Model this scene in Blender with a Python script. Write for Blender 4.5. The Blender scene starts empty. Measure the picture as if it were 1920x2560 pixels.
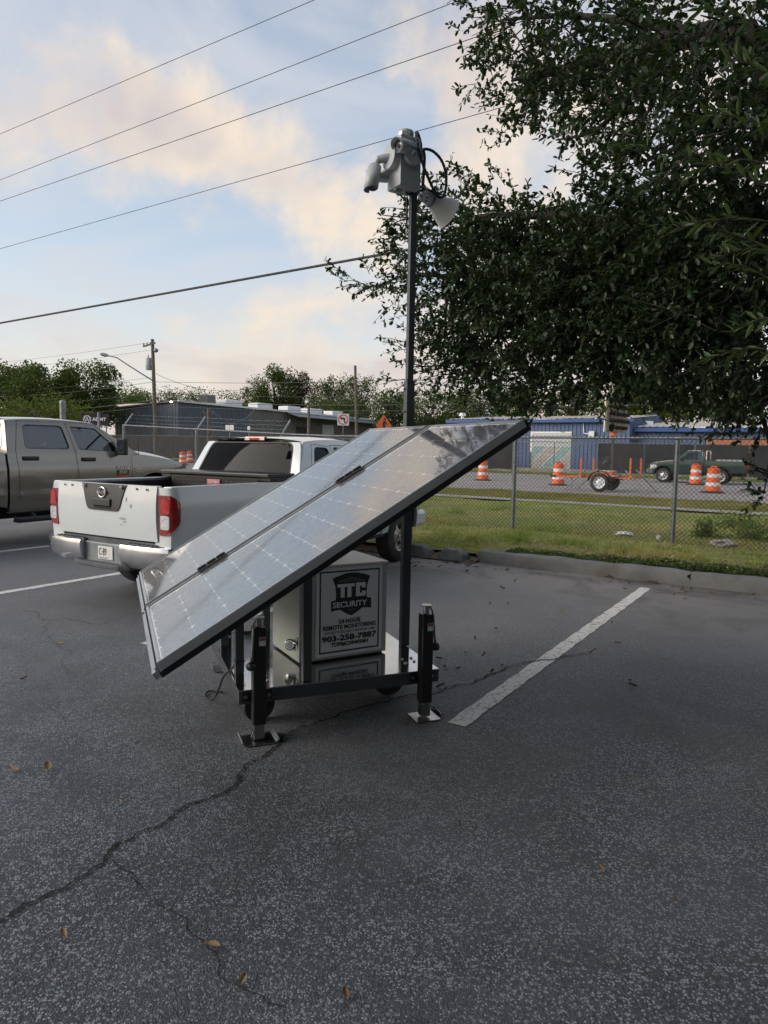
import bpy, bmesh, math, random
import numpy as np
from mathutils import Vector, Matrix
from mathutils.geometry import delaunay_2d_cdt

random.seed(7)
rng = np.random.default_rng(7)
S = bpy.context.scene
COL = S.collection
R = math.radians

# ------------------------------------------------------------------ camera
EYE = 1.65
FPX = 1720.0                      # focal length in pixels of the 1920 x 2560 photograph
PITCH = math.atan((1280 - 1121) / FPX)
ROLL = R(1.0)
cam_d = bpy.data.cameras.new('camera')
cam = bpy.data.objects.new('camera', cam_d)
COL.objects.link(cam)
fwd = Vector((0, math.cos(PITCH), -math.sin(PITCH)))
up0 = Vector((0, math.sin(PITCH), math.cos(PITCH)))
rt0 = Vector((1, 0, 0))
upv = up0 * math.cos(ROLL) - rt0 * math.sin(ROLL)
rtv = rt0 * math.cos(ROLL) + up0 * math.sin(ROLL)
M = Matrix((rtv, upv, -fwd)).transposed().to_4x4()
M.translation = Vector((0, 0, EYE))
cam.matrix_world = M
cam_d.sensor_fit = 'VERTICAL'
cam_d.sensor_height = 36.0
cam_d.lens = 36.0 * FPX / 2560.0
cam_d.clip_start = 0.05
cam_d.clip_end = 2000
S.camera = cam

# survey helpers: where a sight line of the photograph meets a known height or distance
def sight(x, y):
    return fwd * FPX + rtv * (x - 960) + upv * (1280 - y)
def at_z(x, y, z=0.0):
    d = sight(x, y)
    return Vector((0, 0, EYE)) + d * ((z - EYE) / d.z)
def at_y(x, y, dist):
    d = sight(x, y)
    return Vector((0, 0, EYE)) + d * (dist / d.y)

# ------------------------------------------------------------------ world
SUN_EL, SUN_AZ = R(24), R(-106)        # azimuth from +Y towards +X : behind the camera, to the left
sun_dir = Vector((math.sin(SUN_AZ) * math.cos(SUN_EL), math.cos(SUN_AZ) * math.cos(SUN_EL), math.sin(SUN_EL)))
W = bpy.data.worlds.new('World')
S.world = W
W.use_nodes = True
wn, wl = W.node_tree.nodes, W.node_tree.links
wn.clear()
def N(t, nodes=wn, **kw):
    n = nodes.new(t)
    for k, v in kw.items():
        setattr(n, k, v)
    return n
def wmath(op, a, b=None, clamp=False):
    n = N('ShaderNodeMath', operation=op, use_clamp=clamp)
    for i, q in enumerate((a, b)):
        if q is None: continue
        if isinstance(q, (int, float)): n.inputs[i].default_value = q
        else: wl.new(q, n.inputs[i])
    return n.outputs[0]
def wmix(f, a, b):
    n = N('ShaderNodeMix', data_type='RGBA')
    for s, q in ((0, f), (6, a), (7, b)):
        if isinstance(q, (int, float)): n.inputs[s].default_value = q
        elif isinstance(q, tuple): n.inputs[s].default_value = (*q, 1)
        else: wl.new(q, n.inputs[s])
    return n.outputs[2]
def wramp(v, lo, hi, a=0.0, b=1.0):
    n = N('ShaderNodeMapRange', interpolation_type='SMOOTHSTEP')
    n.inputs[1].default_value, n.inputs[2].default_value = lo, hi
    n.inputs[3].default_value, n.inputs[4].default_value = a, b
    wl.new(v, n.inputs[0])
    return n.outputs[0]
sky = N('ShaderNodeTexSky', sky_type='NISHITA', sun_disc=False, sun_elevation=SUN_EL,
        sun_rotation=SUN_AZ, altitude=30, air_density=1.0, dust_density=1.0, ozone_density=1.2)
tc = N('ShaderNodeTexCoord')
DIR = tc.outputs['Generated']
sep = N('ShaderNodeSeparateXYZ'); wl.new(DIR, sep.inputs[0])
zc = wmath('MAXIMUM', sep.outputs[2], 0.0)
den = wmath('ADD', zc, 0.16)
cmb = N('ShaderNodeCombineXYZ')
wl.new(wmath('DIVIDE', sep.outputs[0], den), cmb.inputs[0])
wl.new(wmath('DIVIDE', sep.outputs[1], den), cmb.inputs[1])
def wnoise(vec, scale, detail, rough, dist=0.0, off=(0, 0, 0)):
    mp = N('ShaderNodeMapping'); wl.new(vec, mp.inputs[0]); mp.inputs[1].default_value = off
    n = N('ShaderNodeTexNoise'); wl.new(mp.outputs[0], n.inputs['Vector'])
    n.inputs['Scale'].default_value = scale; n.inputs['Detail'].default_value = detail
    n.inputs['Roughness'].default_value = rough; n.inputs['Distortion'].default_value = dist
    return n.outputs['Fac']
n1 = wnoise(cmb.outputs[0], 0.85, 4, 0.58, 0.35, (3.1, 1.7, 0))
n3 = wnoise(DIR, 5.5, 7, 0.60, 0.25, (0.4, 2.0, 1.0))
n4 = wnoise(DIR, 5.5, 3, 0.60, 0.25, (0.4 + .022, 2.0 - .010, 1.0 - .03))      # the same field a little towards the light
# the cloud banks that stand ahead: centre (as sight line), angular radius, weight
banks = [(280, 290, .15, .34), (450, 310, .14, .34), (620, 400, .10, .26), (760, 460, .13, .36), (860, 570, .15, .40), (900, 700, .15, .36), (1060, 830, .18, .34),
         (1330, 260, .24, .20), (1750, 100, .34, .20), (200, 0, .10, .12), (820, 930, .16, .30), (560, 960, .14, .24), (700, 800, .12, .22), (1000, 1000, .14, .26), (200, 1000, .14, .16), (1500, 700, .34, .20), (440, 170, .07, .10), (1230, 560, .14, .18)]
gaps = [(100, 110, .20, .16), (760, 180, .20, .15), (240, 560, .20, .16), (960, 330, .12, .16), (480, 640, .16, .10), (40, 330, .10, .14), (420, 860, .09, .10)]
nz = N('ShaderNodeVectorMath', operation='NORMALIZE'); wl.new(DIR, nz.inputs[0])
def blobs(lst):
    out = None
    for x, y, r, a in lst:
        c = sight(x, y).normalized()
        vd = N('ShaderNodeVectorMath', operation='DISTANCE')
        wl.new(nz.outputs[0], vd.inputs[0]); vd.inputs[1].default_value = c
        m = wramp(vd.outputs['Value'], r * 1.35, r * 0.1, 0.0, a)
        out = m if out is None else wmath('MAXIMUM', out, m)
    return out
field = wmath('ADD', wmath('MULTIPLY', wmath('SUBTRACT', n1, 0.5), 0.9), wmath('MULTIPLY', wmath('SUBTRACT', n3, 0.5), 1.15))
dens = wmath('SUBTRACT', wmath('ADD', field, blobs(banks)), blobs(gaps))
cloud = wramp(dens, -0.02, 0.30, 0.0, 0.95)
thin = wramp(wnoise(cmb.outputs[0], 1.3, 5, 0.62, 0.9, (0, 9, 0)), 0.32, 0.72, 0.36, 0.80)
SKY_K = 1.0
skyc = N('ShaderNodeMix', data_type='RGBA', blend_type='MULTIPLY'); skyc.inputs[0].default_value = 1
wl.new(sky.outputs[0], skyc.inputs[6]); skyc.inputs[7].default_value = (0.96, 0.90, 0.82, 1)
CL = 3.85
warm = (0.95 * CL, 0.81 * CL, 0.66 * CL)
grey = (0.66 * CL, 0.60 * CL, 0.60 * CL)
veil = (0.68 * CL, 0.70 * CL, 0.75 * CL)
shade = wmath('ADD', wmath('MULTIPLY', wmath('SUBTRACT', n4, n3), 2.6), wramp(wmath('ADD', n1, wmath('MULTIPLY', dens, 0.5)), 0.42, 0.86), True)
ccol = wmix(shade, warm, grey)
c1 = wmix(thin, skyc.outputs[2], veil)
c2 = wmix(cloud, c1, ccol)
hz = wramp(zc, 0.30, 0.0, 0.0, 0.66)
c3 = wmix(wmath('MULTIPLY', hz, wmath('SUBTRACT', 1.0, wmath('MULTIPLY', cloud, 0.45))), c2, (0.78 * CL, 0.69 * CL, 0.62 * CL))
bg = N('ShaderNodeBackground'); wl.new(c3, bg.inputs[0]); bg.inputs[1].default_value = 0.15
wo = N('ShaderNodeOutputWorld'); wl.new(bg.outputs[0], wo.inputs[0])

W.cycles.sampling_method = 'MANUAL'; W.cycles.sample_map_resolution = 512

# ------------------------------------------------------------------ sun, veiled by cloud
sl = bpy.data.lights.new('sun', 'SUN')
sl.energy = 1.3; sl.angle = R(35); sl.color = (1.0, 0.91, 0.80)
so = bpy.data.objects.new('sun', sl); COL.objects.link(so)
so.rotation_euler = (-sun_dir).to_track_quat('-Z', 'Y').to_euler()
so.location = sun_dir * 50

S.view_settings.view_transform = 'Standard'
S.view_settings.look = 'None'
S.view_settings.exposure = 0.82
S.view_settings.gamma = 1.0
S.view_settings.use_curve_mapping = False
S.cycles.use_denoising = True
S.cycles.max_bounces = 6
S.cycles.diffuse_bounces = 2
S.cycles.glossy_bounces = 3
S.cycles.transmission_bounces = 3
S.cycles.use_adaptive_sampling = True
S.cycles.adaptive_threshold = 0.03
S.cycles.transparent_max_bounces = 24
S.cycles.sample_clamp_indirect = 6.0

# ------------------------------------------------------------------ helpers
def tag(o, label=None, cat=None, group=None, kind=None):
    if label: o['label'] = label
    if cat: o['category'] = cat
    if group: o['group'] = group
    if kind: o['kind'] = kind
    return o
def empty(name, loc=(0, 0, 0), rz=0.0, parent=None):
    o = bpy.data.objects.new(name, None); COL.objects.link(o)
    o.empty_display_size = 0.1
    o.location = loc; o.rotation_euler = (0, 0, rz); o.parent = parent
    return o
def link(name, me, mat=None, parent=None, smooth=False, bevel=0.0, loc=None, rot=None, angle=35):
    o = bpy.data.objects.new(name, me); COL.objects.link(o)
    if mat is not None and not me.materials: me.materials.append(mat)
    if parent is not None: o.parent = parent
    if loc is not None: o.location = loc
    if rot is not None: o.rotation_euler = rot
    if smooth and len(me.polygons):
        me.polygons.foreach_set('use_smooth', [True] * len(me.polygons))
        if smooth == 'auto':
            try: me.set_sharp_from_angle(angle=R(angle))
            except Exception: pass
    if bevel:
        b = o.modifiers.new('bevel', 'BEVEL'); b.width = bevel; b.segments = 2; b.limit_method = 'ANGLE'
    return o
def copy_tree(o, parent=None):
    c = o.copy(); COL.objects.link(c)
    if parent is not None: c.parent = parent
    for ch in list(o.children): copy_tree(ch, c)
    return c
class MB:
    def __init__(s): s.v = []; s.f = []
    def raw(s, v, f):
        n = len(s.v); s.v += [tuple(p) for p in v]; s.f += [tuple(i + n for i in q) for q in f]; return s
    def box(s, c, d, rot=None):
        x, y, z = (q / 2 for q in d)
        P = [Vector((i * x, j * y, k * z)) for i in (-1, 1) for j in (-1, 1) for k in (-1, 1)]
        if rot is not None: P = [rot @ p for p in P]
        P = [p + Vector(c) for p in P]
        return s.raw(P, [(0, 1, 3, 2), (4, 6, 7, 5), (0, 4, 5, 1), (2, 3, 7, 6), (0, 2, 6, 4), (1, 5, 7, 3)])
    def bounds(s, a, b):
        return s.box([(p + q) / 2 for p, q in zip(a, b)], [abs(q - p) for p, q in zip(a, b)])
    def bar(s, a, b, w, h=None, up=(0, 0, 1)):
        a, b = Vector(a), Vector(b); d = b - a; h = h or w
        z = d.normalized(); x = Vector(up).cross(z)
        if x.length < 1e-4: x = Vector((1, 0, 0)).cross(z)
        x.normalize(); y = z.cross(x)
        m = Matrix((x, y, z)).transposed()
        return s.box((a + b) / 2, (w, h, d.length), m)
    def tube(s, pts, r, n=8, caps=True):
        pts = [Vector(p) for p in pts]; rs = r if hasattr(r, '__len__') else [r] * len(pts)
        V = []; F = []; pn = None
        for i, p in enumerate(pts):
            t = (pts[min(i + 1, len(pts) - 1)] - pts[max(i - 1, 0)]).normalized()
            if pn is None:
                pn = t.orthogonal().normalized()
            else:
                pn = (pn - t * pn.dot(t))
                pn = pn.normalized() if pn.length > 1e-6 else t.orthogonal().normalized()
            b = t.cross(pn)
            for k in range(n):
                a = 2 * math.pi * k / n
                V.append(p + (pn * math.cos(a) + b * math.sin(a)) * rs[i])
        for i in range(len(pts) - 1):
            for k in range(n):
                F.append((i * n + k, i * n + (k + 1) % n, (i + 1) * n + (k + 1) % n, (i + 1) * n + k))
        if caps:
            F.append(tuple(range(n - 1, -1, -1))); F.append(tuple((len(pts) - 1) * n + k for k in range(n)))
        return s.raw(V, F)
    def cyl(s, a, b, r, n=16, r2=None):
        return s.tube([a, b], [r, r if r2 is None else r2], n)
    def lathe(s, prof, n=24, origin=(0, 0, 0), axis=(0, 0, 1), closed=False):
        ax = Vector(axis).normalized(); q = Vector((0, 0, 1)).rotation_difference(ax); o = Vector(origin)
        V = []; F = []; m = len(prof)
        for k in range(n):
            a = 2 * math.pi * k / n
            for r, z in prof: V.append(o + q @ Vector((r * math.cos(a), r * math.sin(a), z)))
        for k in range(n):
            k2 = (k + 1) % n
            for i in range(m if closed else m - 1):
                j = (i + 1) % m
                F.append((k * m + i, k2 * m + i, k2 * m + j, k * m + j))
        return s.raw(V, F)
    def prism(s, poly, a, b):
        # poly: list of 3D points; extruded by vector (b - a)
        d = Vector(b) - Vector(a); P = [Vector(p) for p in poly]; n = len(P)
        V = P + [p + d for p in P]
        F = [tuple(range(n - 1, -1, -1)), tuple(range(n, 2 * n))] + [(i, (i + 1) % n, n + (i + 1) % n, n + i) for i in range(n)]
        return s.raw(V, F)
    def mesh(s, name='mesh'):
        me = bpy.data.meshes.new(name); me.from_pydata([tuple(v) for v in s.v], [], s.f)
        bm = bmesh.new(); bm.from_mesh(me); bmesh.ops.recalc_face_normals(bm, faces=bm.faces); bm.to_mesh(me); bm.free()
        return me
    def build(s, name, mat, parent=None, **kw):
        return link(name, s.mesh(name), mat, parent, **kw)
def npmesh(name, V, Fc, mat, parent=None, smooth=False):
    """V (n,3) float array, Fc (m,k) int array with k = 3 or 4"""
    me = bpy.data.meshes.new(name); V = np.asarray(V, np.float32); Fc = np.asarray(Fc, np.int32); k = Fc.shape[1]
    me.vertices.add(len(V)); me.vertices.foreach_set('co', V.ravel())
    me.loops.add(Fc.size); me.loops.foreach_set('vertex_index', Fc.ravel())
    me.polygons.add(len(Fc)); me.polygons.foreach_set('loop_start', np.arange(0, Fc.size, k, dtype=np.int32))
    me.polygons.foreach_set('loop_total', np.full(len(Fc), k, np.int32))
    if smooth: me.polygons.foreach_set('use_smooth', np.ones(len(Fc), bool))
    me.update(calc_edges=True); me.validate()
    return link(name, me, mat, parent)
def inpoly(x, y, poly):
    c = False; n = len(poly); j = n - 1
    for i in range(n):
        xi, yi = poly[i]; xj, yj = poly[j]
        if (yi > y) != (yj > y) and x < (xj - xi) * (y - yi) / (yj - yi) + xi: c = not c
        j = i
    return c
def resample(poly, step):
    out = []
    for i, a in enumerate(poly):
        b = poly[(i + 1) % len(poly)]; L = math.hypot(b[0] - a[0], b[1] - a[1]); n = max(1, int(math.ceil(L / step)))
        for k in range(n): out.append((a[0] + (b[0] - a[0]) * k / n, a[1] + (b[1] - a[1]) * k / n))
    return out
def arc(cx, cz, r, a0, a1, n=14, rz=None):
    rz = rz or r
    return [(cx + r * math.cos(R(a0 + (a1 - a0) * i / n)), cz + rz * math.sin(R(a0 + (a1 - a0) * i / n))) for i in range(n + 1)]
def rpoly(pts, r, n=4):
    """polygon with its corners rounded by radius r"""
    out = []; m = len(pts)
    for i in range(m):
        p = Vector(pts[i]); a = Vector(pts[i - 1]) - p; b = Vector(pts[(i + 1) % m]) - p
        k = min(r, a.length * .45, b.length * .45)
        a = p + a.normalized() * k; b = p + b.normalized() * k
        for t in range(n + 1):
            t /= n
            q = a * (1 - t) ** 2 + p * 2 * t * (1 - t) + b * t * t
            out.append((q.x, q.y))
    return out
def shell(outline, holes, mapf, step=0.12, lip=0.0, lipv=None):
    """curved sheet: a 2D outline with holes, triangulated and mapped to 3D; lip turns its edges inwards"""
    o = resample(outline, step); hs = [resample(h, step) for h in holes]
    pts = list(o); ed = [(i, (i + 1) % len(o)) for i in range(len(o))]; loops = [list(range(len(o)))]
    for h in hs:
        n = len(pts); pts += h; ed += [(n + i, n + (i + 1) % len(h)) for i in range(len(h))]; loops.append(list(range(n, n + len(h))))
    xs = [p[0] for p in o]; zs = [p[1] for p in o]
    x = min(xs) + step * .5
    while x < max(xs):
        z = min(zs) + step * .5
        while z < max(zs):
            if inpoly(x, z, o) and not any(inpoly(x, z, h) for h in hs): pts.append((x, z))
            z += step
        x += step
    vs, es, fs, ov, oe, of = delaunay_2d_cdt([Vector(p) for p in pts], ed, [], 0, 1e-5)
    F = []
    for f in fs:
        cx = sum(vs[i].x for i in f) / 3; cz = sum(vs[i].y for i in f) / 3
        if inpoly(cx, cz, o) and not any(inpoly(cx, cz, h) for h in hs): F.append(tuple(f))
    V = [Vector(mapf(p.x, p.y)) for p in vs]
    mb = MB().raw(V, F)
    if lip:
        inv = {}
        for i, lst in enumerate(ov):
            for k in lst: inv[k] = i
        for lp in loops:
            base = len(mb.v); idx = [inv.get(k, k) for k in lp]
            d = Vector(lipv) * lip
            mb.v += [tuple(V[i] + d) for i in idx]
            n = len(idx)
            for i in range(n): mb.f.append((idx[i], idx[(i + 1) % n], base + (i + 1) % n, base + i))
    return mb
def text_mesh(txt, size, align='CENTER', offset=0.0, extrude=0.0, sx=1.0, shear=0.0, spacing=1.0):
    cu = bpy.data.curves.new('text', 'FONT'); cu.body = txt; cu.size = size; cu.align_x = align; cu.align_y = 'CENTER'
    cu.offset = offset; cu.extrude = extrude; cu.shear = shear; cu.space_character = spacing; cu.resolution_u = 3
    o = bpy.data.objects.new('text', cu); COL.objects.link(o)
    dg = bpy.context.evaluated_depsgraph_get(); me = bpy.data.meshes.new_from_object(o.evaluated_get(dg))
    bpy.data.objects.remove(o); bpy.data.curves.remove(cu)
    if sx != 1.0:
        for v in me.vertices: v.co.x *= sx
    return me
def rot_m(x, y, z):
    """matrix from column axes"""
    return Matrix((Vector(x), Vector(y), Vector(z))).transposed()

# ------------------------------------------------------------------ materials
MATS = {}
def nd(nt, t, **kw):
    n = nt.nodes.new(t)
    for k, v in kw.items(): setattr(n, k, v)
    return n
def pm(name, col, rough=0.5, metal=0.0, var=0.0, vscale=6.0, bump=0.0, bscale=40.0, coat=0.0, spec=0.5, rvar=0.0, dirt=None, dscale=3.0, damt=0.0, ior=None, detail=6):
    """principled material with noise in colour, roughness and relief, and optional blotches of dirt"""
    if name in MATS: return MATS[name]
    m = bpy.data.materials.new(name); m.use_nodes = True; nt = m.node_tree; b = nt.nodes['Principled BSDF']; L = nt.links
    b.inputs['Base Color'].default_value = (*col, 1); b.inputs['Roughness'].default_value = rough; b.inputs['Metallic'].default_value = metal
    b.inputs['Coat Weight'].default_value = coat; b.inputs['Coat Roughness'].default_value = 0.06; b.inputs['Specular IOR Level'].default_value = spec
    if ior: b.inputs['IOR'].default_value = ior
    tcn = nd(nt, 'ShaderNodeTexCoord'); vec = tcn.outputs['Object']
    def noise(sc, det=detail, ro=0.6, off=0.0):
        n = nd(nt, 'ShaderNodeTexNoise'); mp = nd(nt, 'ShaderNodeMapping'); mp.inputs[1].default_value = (off, off * .7, off * 1.3)
        L.new(vec, mp.inputs[0]); L.new(mp.outputs[0], n.inputs['Vector'])
        n.inputs['Scale'].default_value = sc; n.inputs['Detail'].default_value = det; n.inputs['Roughness'].default_value = ro
        return n.outputs['Fac']
    def mr(v, lo, hi, a, c):
        n = nd(nt, 'ShaderNodeMapRange'); L.new(v, n.inputs[0])
        for i, q in enumerate((lo, hi, a, c)): n.inputs[1 + i].default_value = q
        return n.outputs[0]
    cur = None
    if var:
        mx = nd(nt, 'ShaderNodeMix', data_type='RGBA'); L.new(mr(noise(vscale), .3, .7, 0, 1), mx.inputs[0])
        mx.inputs[6].default_value = (*[max(0, c * (1 - var)) for c in col], 1); mx.inputs[7].default_value = (*[min(1, c * (1 + var)) for c in col], 1)
        cur = mx.outputs[2]
    if damt:
        mx = nd(nt, 'ShaderNodeMix', data_type='RGBA'); L.new(mr(noise(dscale, 9, .7, 4.0), .45, .75, 0, damt), mx.inputs[0])
        if cur is not None: L.new(cur, mx.inputs[6])
        else: mx.inputs[6].default_value = (*col, 1)
        mx.inputs[7].default_value = (*dirt, 1); cur = mx.outputs[2]
    if cur is not None: L.new(cur, b.inputs['Base Color'])
    if rvar: L.new(mr(noise(vscale * 1.7, 6, .6, 9.0), .3, .7, max(0.02, rough - rvar), min(1, rough + rvar)), b.inputs['Roughness'])
    if bump:
        bn = nd(nt, 'ShaderNodeBump'); bn.inputs['Strength'].default_value = bump; bn.inputs['Distance'].default_value = 0.01
        L.new(noise(bscale, 5, .6, 2.0), bn.inputs['Height']); L.new(bn.outputs[0], b.inputs['Normal'])
    MATS[name] = m
    return m
def glass(name, tint=(0.02, 0.022, 0.024), opac=0.9, rough=0.02, ior=1.5):
    """window glass: a tinted see-through sheet with mirror reflection"""
    if name in MATS: return MATS[name]
    m = bpy.data.materials.new(name); m.use_nodes = True; nt = m.node_tree; nt.nodes.clear(); L = nt.links
    tr = nd(nt, 'ShaderNodeBsdfTransparent'); tr.inputs[0].default_value = (*[1 - opac + opac * c for c in tint], 1)
    gl = nd(nt, 'ShaderNodeBsdfGlossy'); gl.inputs['Roughness'].default_value = rough; gl.inputs['Color'].default_value = (.95, .97, 1, 1)
    lw_ = nd(nt, 'ShaderNodeLayerWeight'); lw_.inputs[0].default_value = .5
    pw = nd(nt, 'ShaderNodeMath', operation='POWER'); L.new(lw_.outputs['Facing'], pw.inputs[0]); pw.inputs[1].default_value = 4.5
    r0 = ((ior - 1) / (ior + 1)) ** 2
    fr = nd(nt, 'ShaderNodeMath', operation='MULTIPLY_ADD'); L.new(pw.outputs[0], fr.inputs[0]); fr.inputs[1].default_value = 1 - r0; fr.inputs[2].default_value = r0
    mx = nd(nt, 'ShaderNodeMixShader'); L.new(fr.outputs[0], mx.inputs[0]); L.new(tr.outputs[0], mx.inputs[1]); L.new(gl.outputs[0], mx.inputs[2])
    o = nd(nt, 'ShaderNodeOutputMaterial'); L.new(mx.outputs[0], o.inputs[0])
    MATS[name] = m
    return m
def leafmat(name, a, b, rough=0.5, trans=0.25, spec=0.4):
    """foliage: colour differs from leaf to leaf, a little light passes through"""
    m = bpy.data.materials.new(name); m.use_nodes = True; nt = m.node_tree; p = nt.nodes['Principled BSDF']; L = nt.links
    g = nd(nt, 'ShaderNodeNewGeometry'); mx = nd(nt, 'ShaderNodeMix', data_type='RGBA'); L.new(g.outputs['Random Per Island'], mx.inputs[0])
    mx.inputs[6].default_value = (*a, 1); mx.inputs[7].default_value = (*b, 1); L.new(mx.outputs[2], p.inputs['Base Color'])
    p.inputs['Roughness'].default_value = rough; p.inputs['Specular IOR Level'].default_value = spec
    t = nd(nt, 'ShaderNodeBsdfTranslucent'); hs = nd(nt, 'ShaderNodeMix', data_type='RGBA', blend_type='MULTIPLY'); hs.inputs[0].default_value = 1
    L.new(mx.outputs[2], hs.inputs[6]); hs.inputs[7].default_value = (1.5, 1.6, .5, 1); L.new(hs.outputs[2], t.inputs[0])
    ms = nd(nt, 'ShaderNodeMixShader'); ms.inputs[0].default_value = trans
    L.new(p.outputs[0], ms.inputs[1]); L.new(t.outputs[0], ms.inputs[2]); L.new(ms.outputs[0], nt.nodes['Material Output'].inputs[0])
    return m
def emit(name, col, s):
    m = bpy.data.materials.new(name); m.use_nodes = True; b = m.node_tree.nodes['Principled BSDF']
    b.inputs['Emission Color'].default_value = (*col, 1); b.inputs['Emission Strength'].default_value = s; b.inputs['Base Color'].default_value = (*col, 1)
    return m
M_GALV = pm('galvanised', (.20, .22, .235), .5, .6, .25, 9, .15, 60)
M_CHROME = pm('chrome', (.72, .73, .75), .16, 1.0, .12, 3, 0, rvar=.06, dirt=(.3, .28, .26), damt=.25)
M_RUBBER = pm('rubber', (.018, .018, .019), .75, 0, .3, 12, .3, 30, dirt=(.10, .09, .075), damt=.35)
M_BLACK = pm('black_plastic', (.016, .016, .018), .5, 0, .2, 10, .2, 90)
M_DARK = pm('dark_underbody', (.012, .012, .012), .8, 0, .3, 5)
M_WOOD = pm('pole_wood', (.12, .098, .082), .85, 0, .4, 5, .6, 14)
M_WIRE = pm('wire_black', (.02, .02, .022), .6)
M_WHITE = pm('white_paint', (.62, .63, .62), .5, 0, .06, 4, dirt=(.3, .28, .24), damt=.12)
M_INT = pm('cabin_fabric', (.05, .05, .052), .9, 0, .2, 12)

# ================================================================== THE SETTING
LA = R(57.3)
FD = Vector((math.cos(LA), math.sin(LA), 0))       # along the parking stalls, towards the road
KD = Vector((math.sin(LA), -math.cos(LA), 0))      # along the kerb, fence and road
def lw(a, b, z=0.0): return KD * a + FD * b + Vector((0, 0, z))
def sheet(name, a0, a1, b0, b1, z, mat, na=1, nb=1, fz=None, parent=None):
    V = []; F = []
    for i in range(na + 1):
        for j in range(nb + 1):
            a = a0 + (a1 - a0) * i / na; b = b0 + (b1 - b0) * j / nb
            V.append(tuple(lw(a, b, z + (fz(a, b) if fz else 0))))
    for i in range(na):
        for j in range(nb):
            k = i * (nb + 1) + j
            F.append((k, k + 1, k + nb + 2, k + nb + 1))
    return MB().raw(V, F).build(name, mat, parent)

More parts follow.
